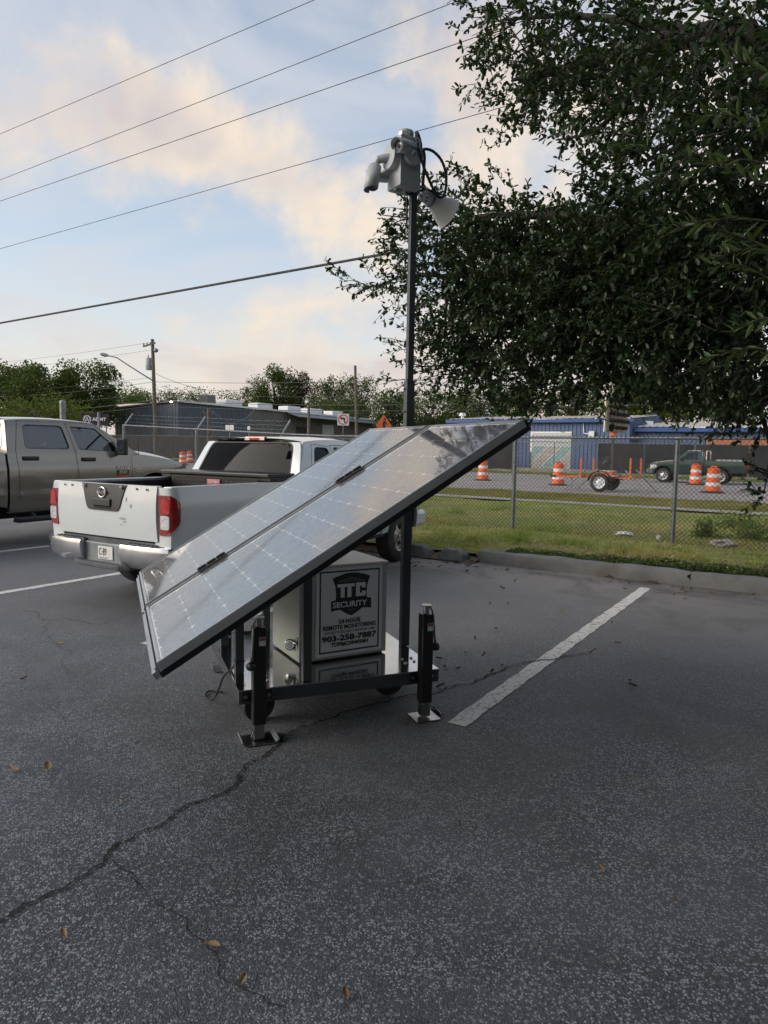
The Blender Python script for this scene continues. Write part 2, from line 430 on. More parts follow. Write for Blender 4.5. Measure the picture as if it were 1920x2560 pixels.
# ---- ground materials
def m_asphalt():
    m = bpy.data.materials.new('asphalt'); m.use_nodes = True; nt = m.node_tree; p = nt.nodes['Principled BSDF']; L = nt.links
    g = nd(nt, 'ShaderNodeNewGeometry'); P = g.outputs['Position']
    def noise(sc, det=4, ro=.6, dist=0):
        n = nd(nt, 'ShaderNodeTexNoise'); L.new(P, n.inputs['Vector']); n.inputs['Scale'].default_value = sc
        n.inputs['Detail'].default_value = det; n.inputs['Roughness'].default_value = ro; n.inputs['Distortion'].default_value = dist
        return n.outputs['Fac']
    def mr(v, lo, hi, a=0, b=1):
        n = nd(nt, 'ShaderNodeMapRange'); L.new(v, n.inputs[0])
        for i, q in enumerate((lo, hi, a, b)): n.inputs[1 + i].default_value = q
        return n.outputs[0]
    def mix(f, a, b, bt='MIX'):
        n = nd(nt, 'ShaderNodeMix', data_type='RGBA', blend_type=bt)
        for s, q in ((0, f), (6, a), (7, b)):
            if isinstance(q, float): n.inputs[s].default_value = q
            elif isinstance(q, tuple): n.inputs[s].default_value = (*q, 1)
            else: L.new(q, n.inputs[s])
        return n.outputs[2]
    def mth(op, a, b):
        n = nd(nt, 'ShaderNodeMath', operation=op)
        for i, q in enumerate((a, b)):
            if isinstance(q, (int, float)): n.inputs[i].default_value = q
            else: L.new(q, n.inputs[i])
        return n.outputs[0]
    v = nd(nt, 'ShaderNodeTexVoronoi'); L.new(P, v.inputs['Vector']); v.inputs['Scale'].default_value = 160
    v2 = nd(nt, 'ShaderNodeTexVoronoi'); L.new(P, v2.inputs['Vector']); v2.inputs['Scale'].default_value = 62
    sp = nd(nt, 'ShaderNodeSeparateXYZ'); L.new(v.outputs['Color'], sp.inputs[0])
    sp2 = nd(nt, 'ShaderNodeSeparateXYZ'); L.new(v2.outputs['Color'], sp2.inputs[0])
    stone = mix(mr(sp.outputs[0], .0, 1.0), (.012, .016, .021), (.105, .125, .148))
    pale = mth('ADD', sp.outputs[2], mr(noise(2.2, 6, .65, .5), .25, .75, -.20, .16))
    stone = mix(mr(pale, .80, .92), stone, (.32, .37, .43))
    bigm = mth('MULTIPLY', mr(sp2.outputs[1], .72, .80), mr(v2.outputs['Distance'], .55, .40))
    stone = mix(bigm, stone, (.30, .32, .35))
    # binder between the stones
    gap = mr(v.outputs['Distance'], .35, .62)
    c = mix(mth('MULTIPLY', gap, .7), stone, (.028, .031, .037))
    # worn pale areas, tar-dark areas, dust
    c = mix(mr(noise(.40, 7, .62, .5), .44, .62, 0, .50), c, (.105, .118, .142))
    c = mix(mr(noise(.75, 7, .65, .9), .52, .68, 0, .72), c, (.040, .043, .05))
    c = mix(mr(noise(2.3, 5, .6, 1.2), .60, .70, 0, .55), c, (.032, .034, .040))
    c = mix(mr(noise(6, 8, .7), .5, .75, 0, .35), c, (.060, .061, .064))
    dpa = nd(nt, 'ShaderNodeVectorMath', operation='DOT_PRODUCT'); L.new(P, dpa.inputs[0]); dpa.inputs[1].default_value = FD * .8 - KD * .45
    worn_light = mr(mth('ADD', dpa.outputs['Value'], mr(noise(.35, 6, .65, .6), 0, 1, -3.2, 3.2)), 2.8, 6.6, 0, .72)
    c = mix(worn_light, c, (.255, .255, .262))
    c = mix(mth('MULTIPLY', worn_light, .55), c, stone, 'OVERLAY')
    c = mix(mth('MULTIPLY', worn_light, mr(noise(60, 4, .7), .35, .65, 0, .5)), c, (.10, .102, .108))          # bleached stalls, with the shade of the near aisle put into the colour
    dp = nd(nt, 'ShaderNodeVectorMath', operation='DOT_PRODUCT'); L.new(P, dp.inputs[0]); dp.inputs[1].default_value = FD
    band = mth('ADD', dp.outputs['Value'], mr(noise(.5, 6, .6), 0, 1, -2.2, 2.2))
    c = mix(mr(band, 6.9, 9.4, 0, .75), c, (.22, .20, .18))          # dust and silt washed towards the kerb
    c = mix(mth('MULTIPLY', mr(noise(.9, 8, .7, .8), .47, .62, 0, .8), mr(band, 6.5, 8.5)), c, (.05, .045, .04))
    L.new(c, p.inputs['Base Color'])
    p.inputs['Roughness'].default_value = .68; p.inputs['Specular IOR Level'].default_value = .5
    b = nd(nt, 'ShaderNodeBump'); b.inputs['Strength'].default_value = .65; b.inputs['Distance'].default_value = .006
    h = mth('ADD', mth('MULTIPLY', mr(v.outputs['Distance'], 0, .7, 1, 0), .7), mth('MULTIPLY', noise(30, 4), .6))
    L.new(h, b.inputs['Height']); L.new(b.outputs[0], p.inputs['Normal'])
    return m
def m_ground(name, stops, s1=.6, s2=9, bump=.5):
    """earth / turf colours blended by position"""
    m = bpy.data.materials.new(name); m.use_nodes = True; nt = m.node_tree; p = nt.nodes['Principled BSDF']; L = nt.links
    g = nd(nt, 'ShaderNodeNewGeometry'); P = g.outputs['Position']
    cur = None
    for i, (c, sc, lo, hi) in enumerate(stops):
        if i == 0:
            cur = nd(nt, 'ShaderNodeRGB').outputs[0]; cur.default_value = (*c, 1); continue
        n = nd(nt, 'ShaderNodeTexNoise'); mp = nd(nt, 'ShaderNodeMapping'); mp.inputs[1].default_value = (i * 7.3, i * 3.1, 0)
        L.new(P, mp.inputs[0]); L.new(mp.outputs[0], n.inputs['Vector']); n.inputs['Scale'].default_value = sc; n.inputs['Detail'].default_value = 7; n.inputs['Roughness'].default_value = .65
        r = nd(nt, 'ShaderNodeMapRange'); L.new(n.outputs['Fac'], r.inputs[0]); r.inputs[1].default_value = lo; r.inputs[2].default_value = hi
        x = nd(nt, 'ShaderNodeMix', data_type='RGBA'); L.new(r.outputs[0], x.inputs[0]); L.new(cur, x.inputs[6]); x.inputs[7].default_value = (*c, 1); cur = x.outputs[2]
    L.new(cur, p.inputs['Base Color']); p.inputs['Roughness'].default_value = .95; p.inputs['Specular IOR Level'].default_value = .15
    b = nd(nt, 'ShaderNodeBump'); b.inputs['Strength'].default_value = bump; b.inputs['Distance'].default_value = .02
    n = nd(nt, 'ShaderNodeTexNoise'); L.new(P, n.inputs['Vector']); n.inputs['Scale'].default_value = 25; n.inputs['Detail'].default_value = 6
    L.new(n.outputs['Fac'], b.inputs['Height']); L.new(b.outputs[0], p.inputs['Normal'])
    return m
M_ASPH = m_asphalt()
M_TURF = m_ground('turf_soil', [((.13, .14, .055), 0, 0, 1), ((.20, .18, .085), .7, .42, .62), ((.19, .145, .085), 1.6, .54, .70), ((.08, .09, .035), 5, .5, .75)])
M_FIELD = m_ground('far_field', [((.09, .11, .04), 0, 0, 1), ((.13, .13, .06), .05, .45, .6)])
M_ROAD = m_ground('road_concrete', [((.27, .255, .245), 0, 0, 1), ((.33, .31, .29), .4, .4, .65), ((.20, .185, .17), 1.2, .5, .75), ((.24, .225, .21), 30, .45, .6)], bump=.15)
M_WALK = m_ground('walk_concrete', [((.32, .30, .27), 0, 0, 1), ((.22, .20, .17), 2, .45, .7)], bump=.2)
M_KERB = pm('kerb_concrete', (.155, .16, .16), .9, 0, .22, 3, .5, 50, dirt=(.09, .08, .065), dscale=1.4, damt=.75)

sheet('ground', -900, 900, -700, 1000, -.06, M_FIELD)['kind'] = 'structure'
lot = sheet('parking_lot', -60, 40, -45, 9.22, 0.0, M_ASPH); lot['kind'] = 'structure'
def vz(a, b):
    return .03 * math.sin(a * .9 + b) * math.sin(b * .7) * min(1, max(0, (b - 9.6) / 2)) * max(0, min(1, (23.5 - b) / 2)) + (.05 * min(1, max(0, (b - 9.5) / 1.2)) if b < 19 else .02)
verge = sheet('grass_verge', -70, 45, 9.36, 24.6, .10, M_TURF, 230, 60, vz); verge['kind'] = 'structure'
walk = sheet('sidewalk', -70, 45, 19.45, 20.35, .165, M_WALK, 115, 1); walk['kind'] = 'structure'
road = sheet('road', -400, 300, 24.6, 43.5, .135, M_ROAD); road['kind'] = 'structure'
sheet('far_verge', -400, 300, 43.5, 75, .16, M_TURF)['kind'] = 'structure'

# dirt apron where the kerb is missing, left of its broken end
M_DIRT = m_ground('bare_dirt', [((.10, .075, .055), 0, 0, 1), ((.15, .12, .09), 2.5, .4, .65), ((.05, .04, .032), 6, .5, .7)])
sheet('dirt_strip', -60, -4.25, 9.0, 9.8, .012, M_DIRT, 100, 4, lambda a, b: .10 * max(0, (b - 9.1) / .7) + .012 * math.sin(a * 9) * math.sin(b * 17))['kind'] = 'structure'

# kerb: rounded concrete, broken off at its left end
def kerb_mesh(a0, a1, jag=0.0, h=.17, n=60):
    V = []; F = []
    prof = [(0, -.05), (.015, .06), (.03, h - .05), (.05, h - .015), (.09, h), (.22, h), (.26, h - .02), (.27, -.05)]
    for i in range(n + 1):
        t = i / n; a = a0 + (a1 - a0) * t
        for j, (b, z) in enumerate(prof):
            w = .006 * math.sin(a * 5.1 + j) + .004 * math.sin(a * 13 + 2 * j)
            e = jag * math.sin(j * 2.3) if i in (0, n) else 0
            V.append(lw(a + e, 9.2 + b + w, z + (w if z > 0 else 0)))
    m = len(prof)
    for i in range(n):
        for j in range(m - 1): F.append((i * m + j, (i + 1) * m + j, (i + 1) * m + j + 1, i * m + j + 1))
    F.append(tuple(range(m))); F.append(tuple(n * m + j for j in range(m - 1, -1, -1)))
    return MB().raw(V, F)
for k_ in range(3): kerb_mesh(-4.25 + k_ * 2.9, -1.362 + k_ * 2.9, .04 if k_ == 0 else .004, n=45).build('kerb', M_KERB, smooth='auto')['kind'] = 'structure'
kerb_mesh(4.46, 14.0, n=90).build('kerb', M_KERB, smooth='auto')['kind'] = 'structure'
for px, py, ln, lab in ((1046, 1388, .44, 'broken concrete kerb piece beside the front tyre of the white pickup'),
                        (1134, 1400, .42, 'broken concrete kerb piece lying off the end of the long kerb')):
    p = at_z(px, py); V = []; F = []
    e = empty('kerb_fragment', (p.x, p.y, 0), LA - math.pi / 2 + random.uniform(-.1, .1))
    prof = [(-.14, -.03), (-.13, .08), (-.08, .165), (.06, .175), (.12, .08), (.14, -.03)]
    n = 10
    for i in range(n + 1):
        x = (i / n - .5) * ln; k = 1 - .45 * (abs(i / n - .5) * 2) ** 4
        for j, (y, z) in enumerate(prof): V.append((x + .03 * math.sin(j * 2 + 1) * (i in (0, n)), y * (.85 + .15 * k), z * k + .006 * math.sin(i * 1.7 + j)))
    m = len(prof)
    for i in range(n):
        for j in range(m - 1): F.append((i * m + j, (i + 1) * m + j, (i + 1) * m + j + 1, i * m + j + 1))
    F.append(tuple(range(m))); F.append(tuple(n * m + j for j in range(m - 1, -1, -1)))
    MB().raw(V, F).build('concrete', M_KERB, e, smooth='auto')
    tag(e, lab, 'kerb piece', 'broken kerb pieces')

# painted stall lines
def m_paint():
    m = bpy.data.materials.new('line_paint'); m.use_nodes = True; nt = m.node_tree; p = nt.nodes['Principled BSDF']; L = nt.links
    g = nd(nt, 'ShaderNodeNewGeometry'); P = g.outputs['Position']
    v = nd(nt, 'ShaderNodeTexVoronoi', feature='DISTANCE_TO_EDGE'); L.new(P, v.inputs['Vector']); v.inputs['Scale'].default_value = 13
    n = nd(nt, 'ShaderNodeTexNoise'); L.new(P, n.inputs['Vector']); n.inputs['Scale'].default_value = 9; n.inputs['Detail'].default_value = 9; n.inputs['Roughness'].default_value = .72
    a = nd(nt, 'ShaderNodeMapRange'); L.new(v.outputs[0], a.inputs[0]); a.inputs[1].default_value = .008; a.inputs[2].default_value = .03; a.inputs[3].default_value = .8; a.inputs[4].default_value = 0
    b = nd(nt, 'ShaderNodeMapRange'); L.new(n.outputs['Fac'], b.inputs[0]); b.inputs[1].default_value = .56; b.inputs[2].default_value = .64
    mx = nd(nt, 'ShaderNodeMath', operation='MAXIMUM'); L.new(a.outputs[0], mx.inputs[0]); L.new(b.outputs[0], mx.inputs[1])
    c = nd(nt, 'ShaderNodeMix', data_type='RGBA'); L.new(mx.outputs[0], c.inputs[0]); c.inputs[6].default_value = (.64, .64, .62, 1); c.inputs[7].default_value = (.10, .10, .10, 1)
    L.new(c.outputs[2], p.inputs['Base Color']); p.inputs['Roughness'].default_value = .75
    bp = nd(nt, 'ShaderNodeBump'); bp.inputs['Strength'].default_value = .4; bp.inputs['Distance'].default_value = .004
    L.new(n.outputs['Fac'], bp.inputs['Height']); L.new(bp.outputs[0], p.inputs['Normal'])
    return m
M_LINE = m_paint()
for i in range(7):
    a = -1.78 - 2.87 * i
    w = .062
    n = 60; V = []; F = []
    for k in range(n + 1):
        b = 3.62 + ((8.75, 6.4, 6.6)[min(i, 2)] - 3.62) * k / n
        for s in (-1, 1): V.append(lw(a + s * (w + .004 * math.sin(b * 17 + s + i) + .003 * math.sin(b * 41 + 2 * s)), b, .004))
    for k in range(n): F.append((2 * k, 2 * k + 1, 2 * k + 3, 2 * k + 2))
    MB().raw(V, F).build('stall_line', M_LINE)['kind'] = 'structure'

# cracks in the asphalt
M_CRACK = pm('crack_dark', (.012, .012, .012), .95)
def crack(px, w, seed, parent):
    rr = random.Random(seed); P = [at_z(x, y) for x, y in px]
    for it in range(4):
        Q = [P[0]]
        for a, b in zip(P, P[1:]):
            L = (b - a).length; d = Vector((-(b - a).y, (b - a).x, 0)).normalized() if L > 1e-6 else Vector((0, 0, 0))
            Q += [(a + b) / 2 + d * rr.uniform(-.17, .17) * min(L, .35), b]
        P = Q
    V = []; F = []; n = len(P)
    for i, p in enumerate(P):
        t = (P[min(i + 1, n - 1)] - P[max(0, i - 1)]); d = Vector((-t.y, t.x, 0)).normalized()
        k = w * rr.uniform(.25, 1.25) * min(1, (i + 1) / 6, (n - i) / 6)
        V += [p + d * k * rr.uniform(.6, 1.2) + Vector((0, 0, .0065)), p - d * k * rr.uniform(.6, 1.2) + Vector((0, 0, .0065))]
    for i in range(n - 1): F.append((2 * i, 2 * i + 1, 2 * i + 3, 2 * i + 2))
    MB().raw(V, F).build('crack', M_CRACK, parent)
crack([(-60, 2350), (0, 2312), (60, 2262), (150, 2228), (262, 2160), (285, 2118), (345, 2082), (430, 2045), (500, 2005), (575, 1972), (605, 1930), (645, 1900), (690, 1868), (745, 1822), (830, 1797), (930, 1764), (1000, 1744), (1080, 1736), (1180, 1712), (1245, 1682), (1330, 1655), (1480, 1636)], .0085, 3, lot)
crack([(268, 2150), (330, 2200), (400, 2270), (440, 2290), (480, 2335), (530, 2380), (545, 2430), (600, 2470), (660, 2498), (730, 2570)], .0032, 5, lot)
crack([(0, 1535), (60, 1528), (110, 1552), (170, 1548), (240, 1566)], .004, 8, lot)
crack([(110, 1552), (130, 1600), (180, 1640), (170, 1700)], .0022, 9, lot)
crack([(240, 1566), (300, 1548), (330, 1530)], .003, 10, lot)
crack([(100, 1740), (150, 1790), (170, 1840), (180, 1880)], .0014, 11, lot)
crack([(1230, 1540), (1330, 1545), (1420, 1560)], .003, 12, lot)

# ---- turf
def m_blade(name, a, b, dry, dsc=.55):
    m = leafmat(name, a, b, .7, .35, .15); nt = m.node_tree; L = nt.links
    mx = [n for n in nt.nodes if n.type == 'MIX' and n.blend_type == 'MIX'][0]
    g = nd(nt, 'ShaderNodeNewGeometry'); n = nd(nt, 'ShaderNodeTexNoise'); L.new(g.outputs['Position'], n.inputs['Vector']); n.inputs['Scale'].default_value = dsc; n.inputs['Detail'].default_value = 6; n.inputs['Roughness'].default_value = .65
    r = nd(nt, 'ShaderNodeMapRange'); L.new(n.outputs['Fac'], r.inputs[0]); r.inputs[1].default_value = .47; r.inputs[2].default_value = .62
    x = nd(nt, 'ShaderNodeMix', data_type='RGBA'); L.new(r.outputs[0], x.inputs[0]); x.inputs[7].default_value = (*dry, 1)
    for l in list(mx.outputs[2].links):
        to = l.to_socket; L.remove(l); L.new(x.outputs[2], to)
    L.new(mx.outputs[2], x.inputs[6])
    return m
def blades(name, n, samp, hmin, hmax, w, mat, label):
    ab = samp(n); n = len(ab)
    z = np.array([.10 + vz(a, b) for a, b in ab]) - .008
    base = np.stack([ab[:, 0] * KD.x + ab[:, 1] * FD.x, ab[:, 0] * KD.y + ab[:, 1] * FD.y, z], 1)
    h = rng.uniform(hmin, hmax, n) * (.55 + .9 * (.5 + .5 * np.sin(ab[:, 0] * 2.3 + 1.3 * np.sin(ab[:, 1] * 1.9))) * (.5 + .5 * np.sin(ab[:, 1] * 3.1 + np.sin(ab[:, 0] * 1.7)))); an = rng.uniform(0, 2 * math.pi, n); ln = rng.normal(0, .45, (n, 2)) * h[:, None]
    ww = w * rng.uniform(.6, 1.3, n)
    dx = np.stack([np.cos(an) * ww, np.sin(an) * ww, np.zeros(n)], 1)
    tip = base + np.concatenate([ln, h[:, None]], 1)
    V = np.empty((n * 3, 3)); V[0::3] = base - dx; V[1::3] = base + dx; V[2::3] = tip
    o = npmesh(name, V, np.arange(n * 3).reshape(n, 3), mat)
    tag(o, label, 'grass', kind='stuff')
    return o
M_GRASS = m_blade('grass_blades', (.20, .255, .09), (.33, .385, .145), (.44, .385, .22))
M_GRASS2 = m_blade('grass_dry', (.13, .15, .045), (.21, .20, .075), (.28, .23, .11), .3)
def s_lawn(n):
    b = 9.55 + 9.9 * rng.random(n) ** 1.5; a = rng.uniform(-17, 7, n) - (b - 10) * .45
    k = (a < -4.2) | (b > 10.3 + .4 * np.sin(a * 1.3)) | (rng.random(n) < .25); return np.stack([a, b], 1)[k]
def s_strip(n):
    return np.stack([rng.uniform(-30, 5, n), rng.uniform(20.35, 24.7, n)], 1)
blades('lawn_grass', 230000, s_lawn, .03, .085, .0065, M_GRASS, 'mown green grass on both sides of the chain-link fence')
blades('strip_grass', 60000, s_strip, .04, .10, .014, M_GRASS2, 'dry olive grass strip between the sidewalk and the road')
def s_far(n): return np.stack([rng.uniform(-75, 25, n), rng.uniform(43.4, 46.5, n)], 1)
blades('far_grass', 24000, s_far, .08, .22, .04, m_blade('grass_far', (.13, .20, .035), (.20, .26, .06), (.22, .22, .09)), 'bright green grass along the far road edge')

# low ground cover behind the kerb : many small round leaves
def leaves(name, C, nrm, tang, ln, wd, mat, parent=None, fold=.25, quad=False):
    """leaf sheets folded along the midrib; C base points, tang growth direction, nrm up side"""
    n = len(C); tang = tang / np.linalg.norm(tang, axis=1, keepdims=True)
    side = np.cross(tang, nrm); side /= np.linalg.norm(side, axis=1, keepdims=True) + 1e-9
    up = np.cross(side, tang)
    ln = np.broadcast_to(np.asarray(ln, float), (n,))[:, None]; wd = np.broadcast_to(np.asarray(wd, float), (n,))[:, None]
    if quad:
        V = np.empty((n * 4, 3)); V[0::4] = C; V[1::4] = C + tang * ln * .5 + side * wd; V[2::4] = C + tang * ln; V[3::4] = C + tang * ln * .5 - side * wd
        i = np.arange(n) * 4; F = np.stack([np.stack([i, i + 1, i + 2], 1), np.stack([i, i + 2, i + 3], 1)], 1).reshape(-1, 3)
        return npmesh(name, V, F, mat, parent)
    V = np.empty((n * 6, 3))
    V[0::6] = C
    V[1::6] = C + tang * ln * .38 + side * wd * .82 + up * wd * fold
    V[2::6] = C + tang * ln * .78 + side * wd * .88 + up * wd * fold - up * ln * .03
    V[3::6] = C + tang * ln - up * ln * .06
    V[4::6] = C + tang * ln * .78 - side * wd * .88 + up * wd * fold - up * ln * .03
    V[5::6] = C + tang * ln * .38 - side * wd * .82 + up * wd * fold
    i = np.arange(n) * 6
    F = np.stack([np.stack([i, i + 1, i + 2], 1), np.stack([i, i + 2, i + 3], 1), np.stack([i, i + 3, i + 4], 1), np.stack([i, i + 4, i + 5], 1)], 1).reshape(-1, 3)
    return npmesh(name, V, F, mat, parent)
def rand_dirs(n, zlo=-1, zhi=1):
    z = rng.uniform(zlo, zhi, n); a = rng.uniform(0, 2 * math.pi, n); r = np.sqrt(np.maximum(0, 1 - z * z))
    return np.stack([r * np.cos(a), r * np.sin(a), z], 1)
M_COVER = leafmat('cover_leaf', (.028, .05, .016), (.075, .105, .03), .6, .25, .25)
n = 60000; a = rng.uniform(-4.0, 8, n); b = 9.50 + np.abs(rng.normal(0, .55, n)) * (.55 + .45 * np.clip((a + 4) / 4, 0, 1.6)); 
hgt = .10 * np.clip((a + 4.5) / 4, .25, 1) * (np.sin(a * 3.1 + b * 2) * .25 + np.sin(a * 7.7 + b * 9) * .3 + .75) * np.clip(1.25 - (b - 9.5) / 1.4, .15, 1)
C = np.stack([a * KD.x + b * FD.x, a * KD.y + b * FD.y, .12 + rng.random(n) * hgt], 1)
o = leaves('ground_cover', C, np.tile([0, 0, 1.], (n, 1)) + rng.normal(0, .5, (n, 3)), rand_dirs(n, -.2, .7), rng.uniform(.02, .045, n), .011, M_COVER, quad=True)
tag(o, 'dark green leafy ground cover growing behind the concrete kerb', 'ground cover', kind='stuff')

# taller tufts, and dry leaves lying in the turf
def s_tuft(n):
    c = np.stack([rng.uniform(-15, 6, 170), 9.7 + 9.2 * rng.random(170) ** 1.4], 1); i = rng.integers(0, 170, n)
    return c[i] + rng.normal(0, .10, (n, 2))
blades('grass_tufts', 16000, s_tuft, .07, .17, .006, m_blade('tuft_blades', (.13, .19, .05), (.22, .27, .09), (.34, .30, .16)), 'taller uneven tufts of grass scattered over the verge')
n = 2600; a = rng.uniform(-14, 6.5, n); b = 9.6 + np.abs(rng.normal(0, 1.6, n)); C = np.stack([a * KD.x + b * FD.x, a * KD.y + b * FD.y, .185 + rng.random(n) * .03], 1)
o = leaves('leaf_litter', C, np.tile([0, 0, 1.], (n, 1)) + rng.normal(0, .4, (n, 3)), rand_dirs(n, -.25, .25), rng.uniform(.04, .08, n), .016, leafmat('litter_leaf', (.12, .07, .035), (.32, .24, .14), .8, .1, .2), quad=True)
tag(o, 'dry brown leaf litter lying in the grass behind the kerb', 'leaf litter', kind='stuff')

# ================================================================== FENCES
def at_b(x, y, b):
    d = sight(x, y); return Vector((0, 0, EYE)) + d * (b / d.dot(FD))
def la(P): return P.dot(KD)
M_MESHW = pm('fence_wire', (.028, .030, .032), .6, .2, .2, 5)
fence = empty('chain_link_fence', lw(-6, 12.2, 0))
tag(fence, 'grey chain-link fence with round posts between the kerb and the road', 'fence')
def W2F(p): return Vector(p) - fence.location
FB = 12.22
posts = [-19.3, -16.45, -13.55, -10.7, -7.85, -4.945, -2.107, .75, 3.6, 6.45, 9.3]
def railz(a): return 1.90 + .038 * max(0, -9.5 - a)
for a in posts:
    r = .037
    z = railz(a)
    if a < -19: r, z = .085, 2.95
    mb = MB().tube([W2F(lw(a, FB, -.1)), W2F(lw(a, FB, z - r))], r, 14)
    po = mb.build('post', M_GALV, fence, smooth='auto')
    MB().lathe([(0, r * .55), (r * .6, r * .45), (r * 1.05, 0), (r * 1.05, -.05)], 14, W2F(lw(a, FB, z - r + .012))).build('post_cap', M_GALV, po, smooth=True)
    for zz in (.5, 1.0, 1.5):
        MB().lathe([(r + .004, -.012), (r + .007, 0), (r + .004, .012)], 12, W2F(lw(a, FB, zz))).build('tie_band', M_GALV, po, smooth=True)
    if -17 < a < -10:
        MB().bar(W2F(lw(a, FB, z - .02)), W2F(lw(a, FB + .30, z + .33)), .04, .03).build('barb_arm', M_GALV, po, bevel=.003)
for a0, a1 in ((-16.45, -9.2), (-9.19, -3.6), (-3.59, 2.4), (2.41, 9.3)):
    MB().tube([W2F(lw(a0 + (a1 - a0) * t / 6, FB - .045, railz(a0 + (a1 - a0) * t / 6))) for t in range(7)], .022, 10).build('top_rail', M_GALV, fence, smooth='auto')
for k in range(3):
    q = .10 + .10 * k
    P = []
    for i in range(len(posts[1:4]) * 1):
        pass
    aa = np.linspace(-16.45, -10.7, 40)
    P = [W2F(lw(x, FB + .30 * (q / .33) + .02 * math.sin(x * 3), railz(x) + q - .015 * abs(math.sin((x + 16.45) * math.pi / 2.87)))) for x in aa]
    mb = MB().tube(P, .0018, 4)
    for x in np.arange(-16.4, -10.7, .2):
        c = W2F(lw(x, FB + .30 * (q / .33) + .02 * math.sin(x * 3), railz(x) + q - .015 * abs(math.sin((x + 16.45) * math.pi / 2.87))))
        mb.bar(c + Vector((-.012, 0, -.014)), c + Vector((.012, 0, .014)), .002); mb.bar(c + Vector((.012, .01, -.012)), c + Vector((-.012, -.01, .012)), .002)
    mb.build('barbed_wire', M_GALV, fence)
def chainlink(a0, a1, zb, zt, pitch=.075, r=.0034):
    """two families of crossing diagonal wires, bent over at their crossings"""
    V = []; F = []
    def wire(p, q, s):
        L = (q - p).length; n = 2
        d = (q - p).normalized(); u = FD; w = d.cross(u)
        base = len(V)
        for t in range(n):
            c = p + (q - p) * (t / (n - 1)) + FD * (s * .004)
            for k in range(3):
                an = 2 * math.pi * k / 3; V.append(c + (u * math.cos(an) + w * math.sin(an)) * r)
        for k in range(3): F.append((base + k, base + (k + 1) % 3, base + 3 + (k + 1) % 3, base + 3 + k))
    H = 2.6; k = a0 - H
    while k < a1:
        for s in (-1, 1):
            # line a = k + t , z = zb + t   (or mirrored)
            t0 = max(0, a0 - k); t1 = min(H, a1 - k)
            if t1 > t0:
                def zz(t, a): return zb + t * 1.0
                pa = k + t0 if s > 0 else a0 + a1 - (k + t0); pb = k + t1 if s > 0 else a0 + a1 - (k + t1)
                za, zb2 = zb + t0, zb + t1
                top = min(zt(pa), zt(pb)) if False else None
                # clip at the top edge
                ta, tb = t0, t1
                def A(t): return (k + t) if s > 0 else a0 + a1 - (k + t)
                while tb > ta and zb + tb > zt(A(tb)): tb -= .01
                if tb - ta > .01: wire(lw(A(ta), FB - .075, zb + ta), lw(A(tb), FB - .075, zb + tb), s)
        k += pitch
    return V, F
for i in range(1, len(posts) - 1):
    V, F = chainlink(posts[i] + .01, posts[i + 1] - .01, .16, lambda a: railz(a) + .045)
    V = [W2F(v) for v in V]
    o = MB().raw(V, F).build('wire_mesh', M_MESHW, fence); o['kind'] = 'stuff'
# the last bay towards the gate post carries a lower pipe post
MB().tube([W2F(lw(-18.0, FB + .3, 0)), W2F(lw(-18.0, FB + .3, 2.55))], .035, 10).build('brace_post', M_GALV, fence, smooth='auto')

# ---- screened fence on the far side of the road
M_SCREEN = pm('windscreen_cloth', (.022, .024, .028), .9, 0, .35, 1.2, .4, 9, dirt=(.07, .065, .06), damt=.35, dscale=.6)
M_CONC = pm('base_concrete', (.22, .20, .18), .9, 0, .25, 1.5, .3, 12)
scr = empty('screen_fence', lw(-40, 46.6, 0))
tag(scr, 'long dark screened fence on the far side of the road', 'fence')
def W2S(p): return Vector(p) - scr.location
door_l, door_r = la(at_b(1318, 1100, 46.6)), la(at_b(1436, 1100, 46.6))
a = -82.0
while a < 12:
    a2 = a + 3.0
    h = 2.25 + .006 * max(0, -a - 10)
    MB().tube([W2S(lw(a, 46.6, 0)), W2S(lw(a, 46.6, h))], .035, 6).build('post', M_GALV, scr)
    if a < -24:
        MB().bar(W2S(lw(a, 46.6, h)), W2S(lw(a - .1, 46.3, h + .38)), .05, .03).build('barb_arm', M_GALV, scr)
    if not (a2 > door_l and a < door_r):
        n = 8; V = []; F = []
        for i in range(n + 1):
            t = i / n
            for j, z in enumerate((.32, .9, 1.6, h - .04)):
                V.append(W2S(lw(a + .05 + 2.9 * t, 46.53 + .035 * math.sin(t * 9 + j * 1.7 + a) * (j in (1, 2)), z + (.03 * math.sin(t * 7 + a) if j == 0 else 0))))
        for i in range(n):
            for j in range(3): F.append((i * 4 + j, (i + 1) * 4 + j, (i + 1) * 4 + j + 1, i * 4 + j + 1))
        MB().raw(V, F).build('screen_panel', M_SCREEN, scr, smooth=True)
    else:
        mb = MB()
        for q in np.arange(0, 3.0, .30):
            mb.bar(W2S(lw(a + q, 46.6, .3)), W2S(lw(a + q + .0, 46.6, h)), .012); 
        for z in np.arange(.4, h, .3): mb.bar(W2S(lw(a, 46.6, z)), W2S(lw(a2, 46.6, z)), .012)
        mb.build('gate_mesh', M_GALV, scr)
    MB().tube([W2S(lw(a, 46.55, h)), W2S(lw(a2, 46.55, h))], .026, 6).build('top_rail', M_GALV, scr)
    MB().bounds((0, 0, 0), (2.96, .16, .30)).build('base_block', M_CONC, scr, loc=W2S(lw(a + .02, 46.55, .15)), rot=(0, 0, LA - math.pi / 2), bevel=.02)
    a = a2
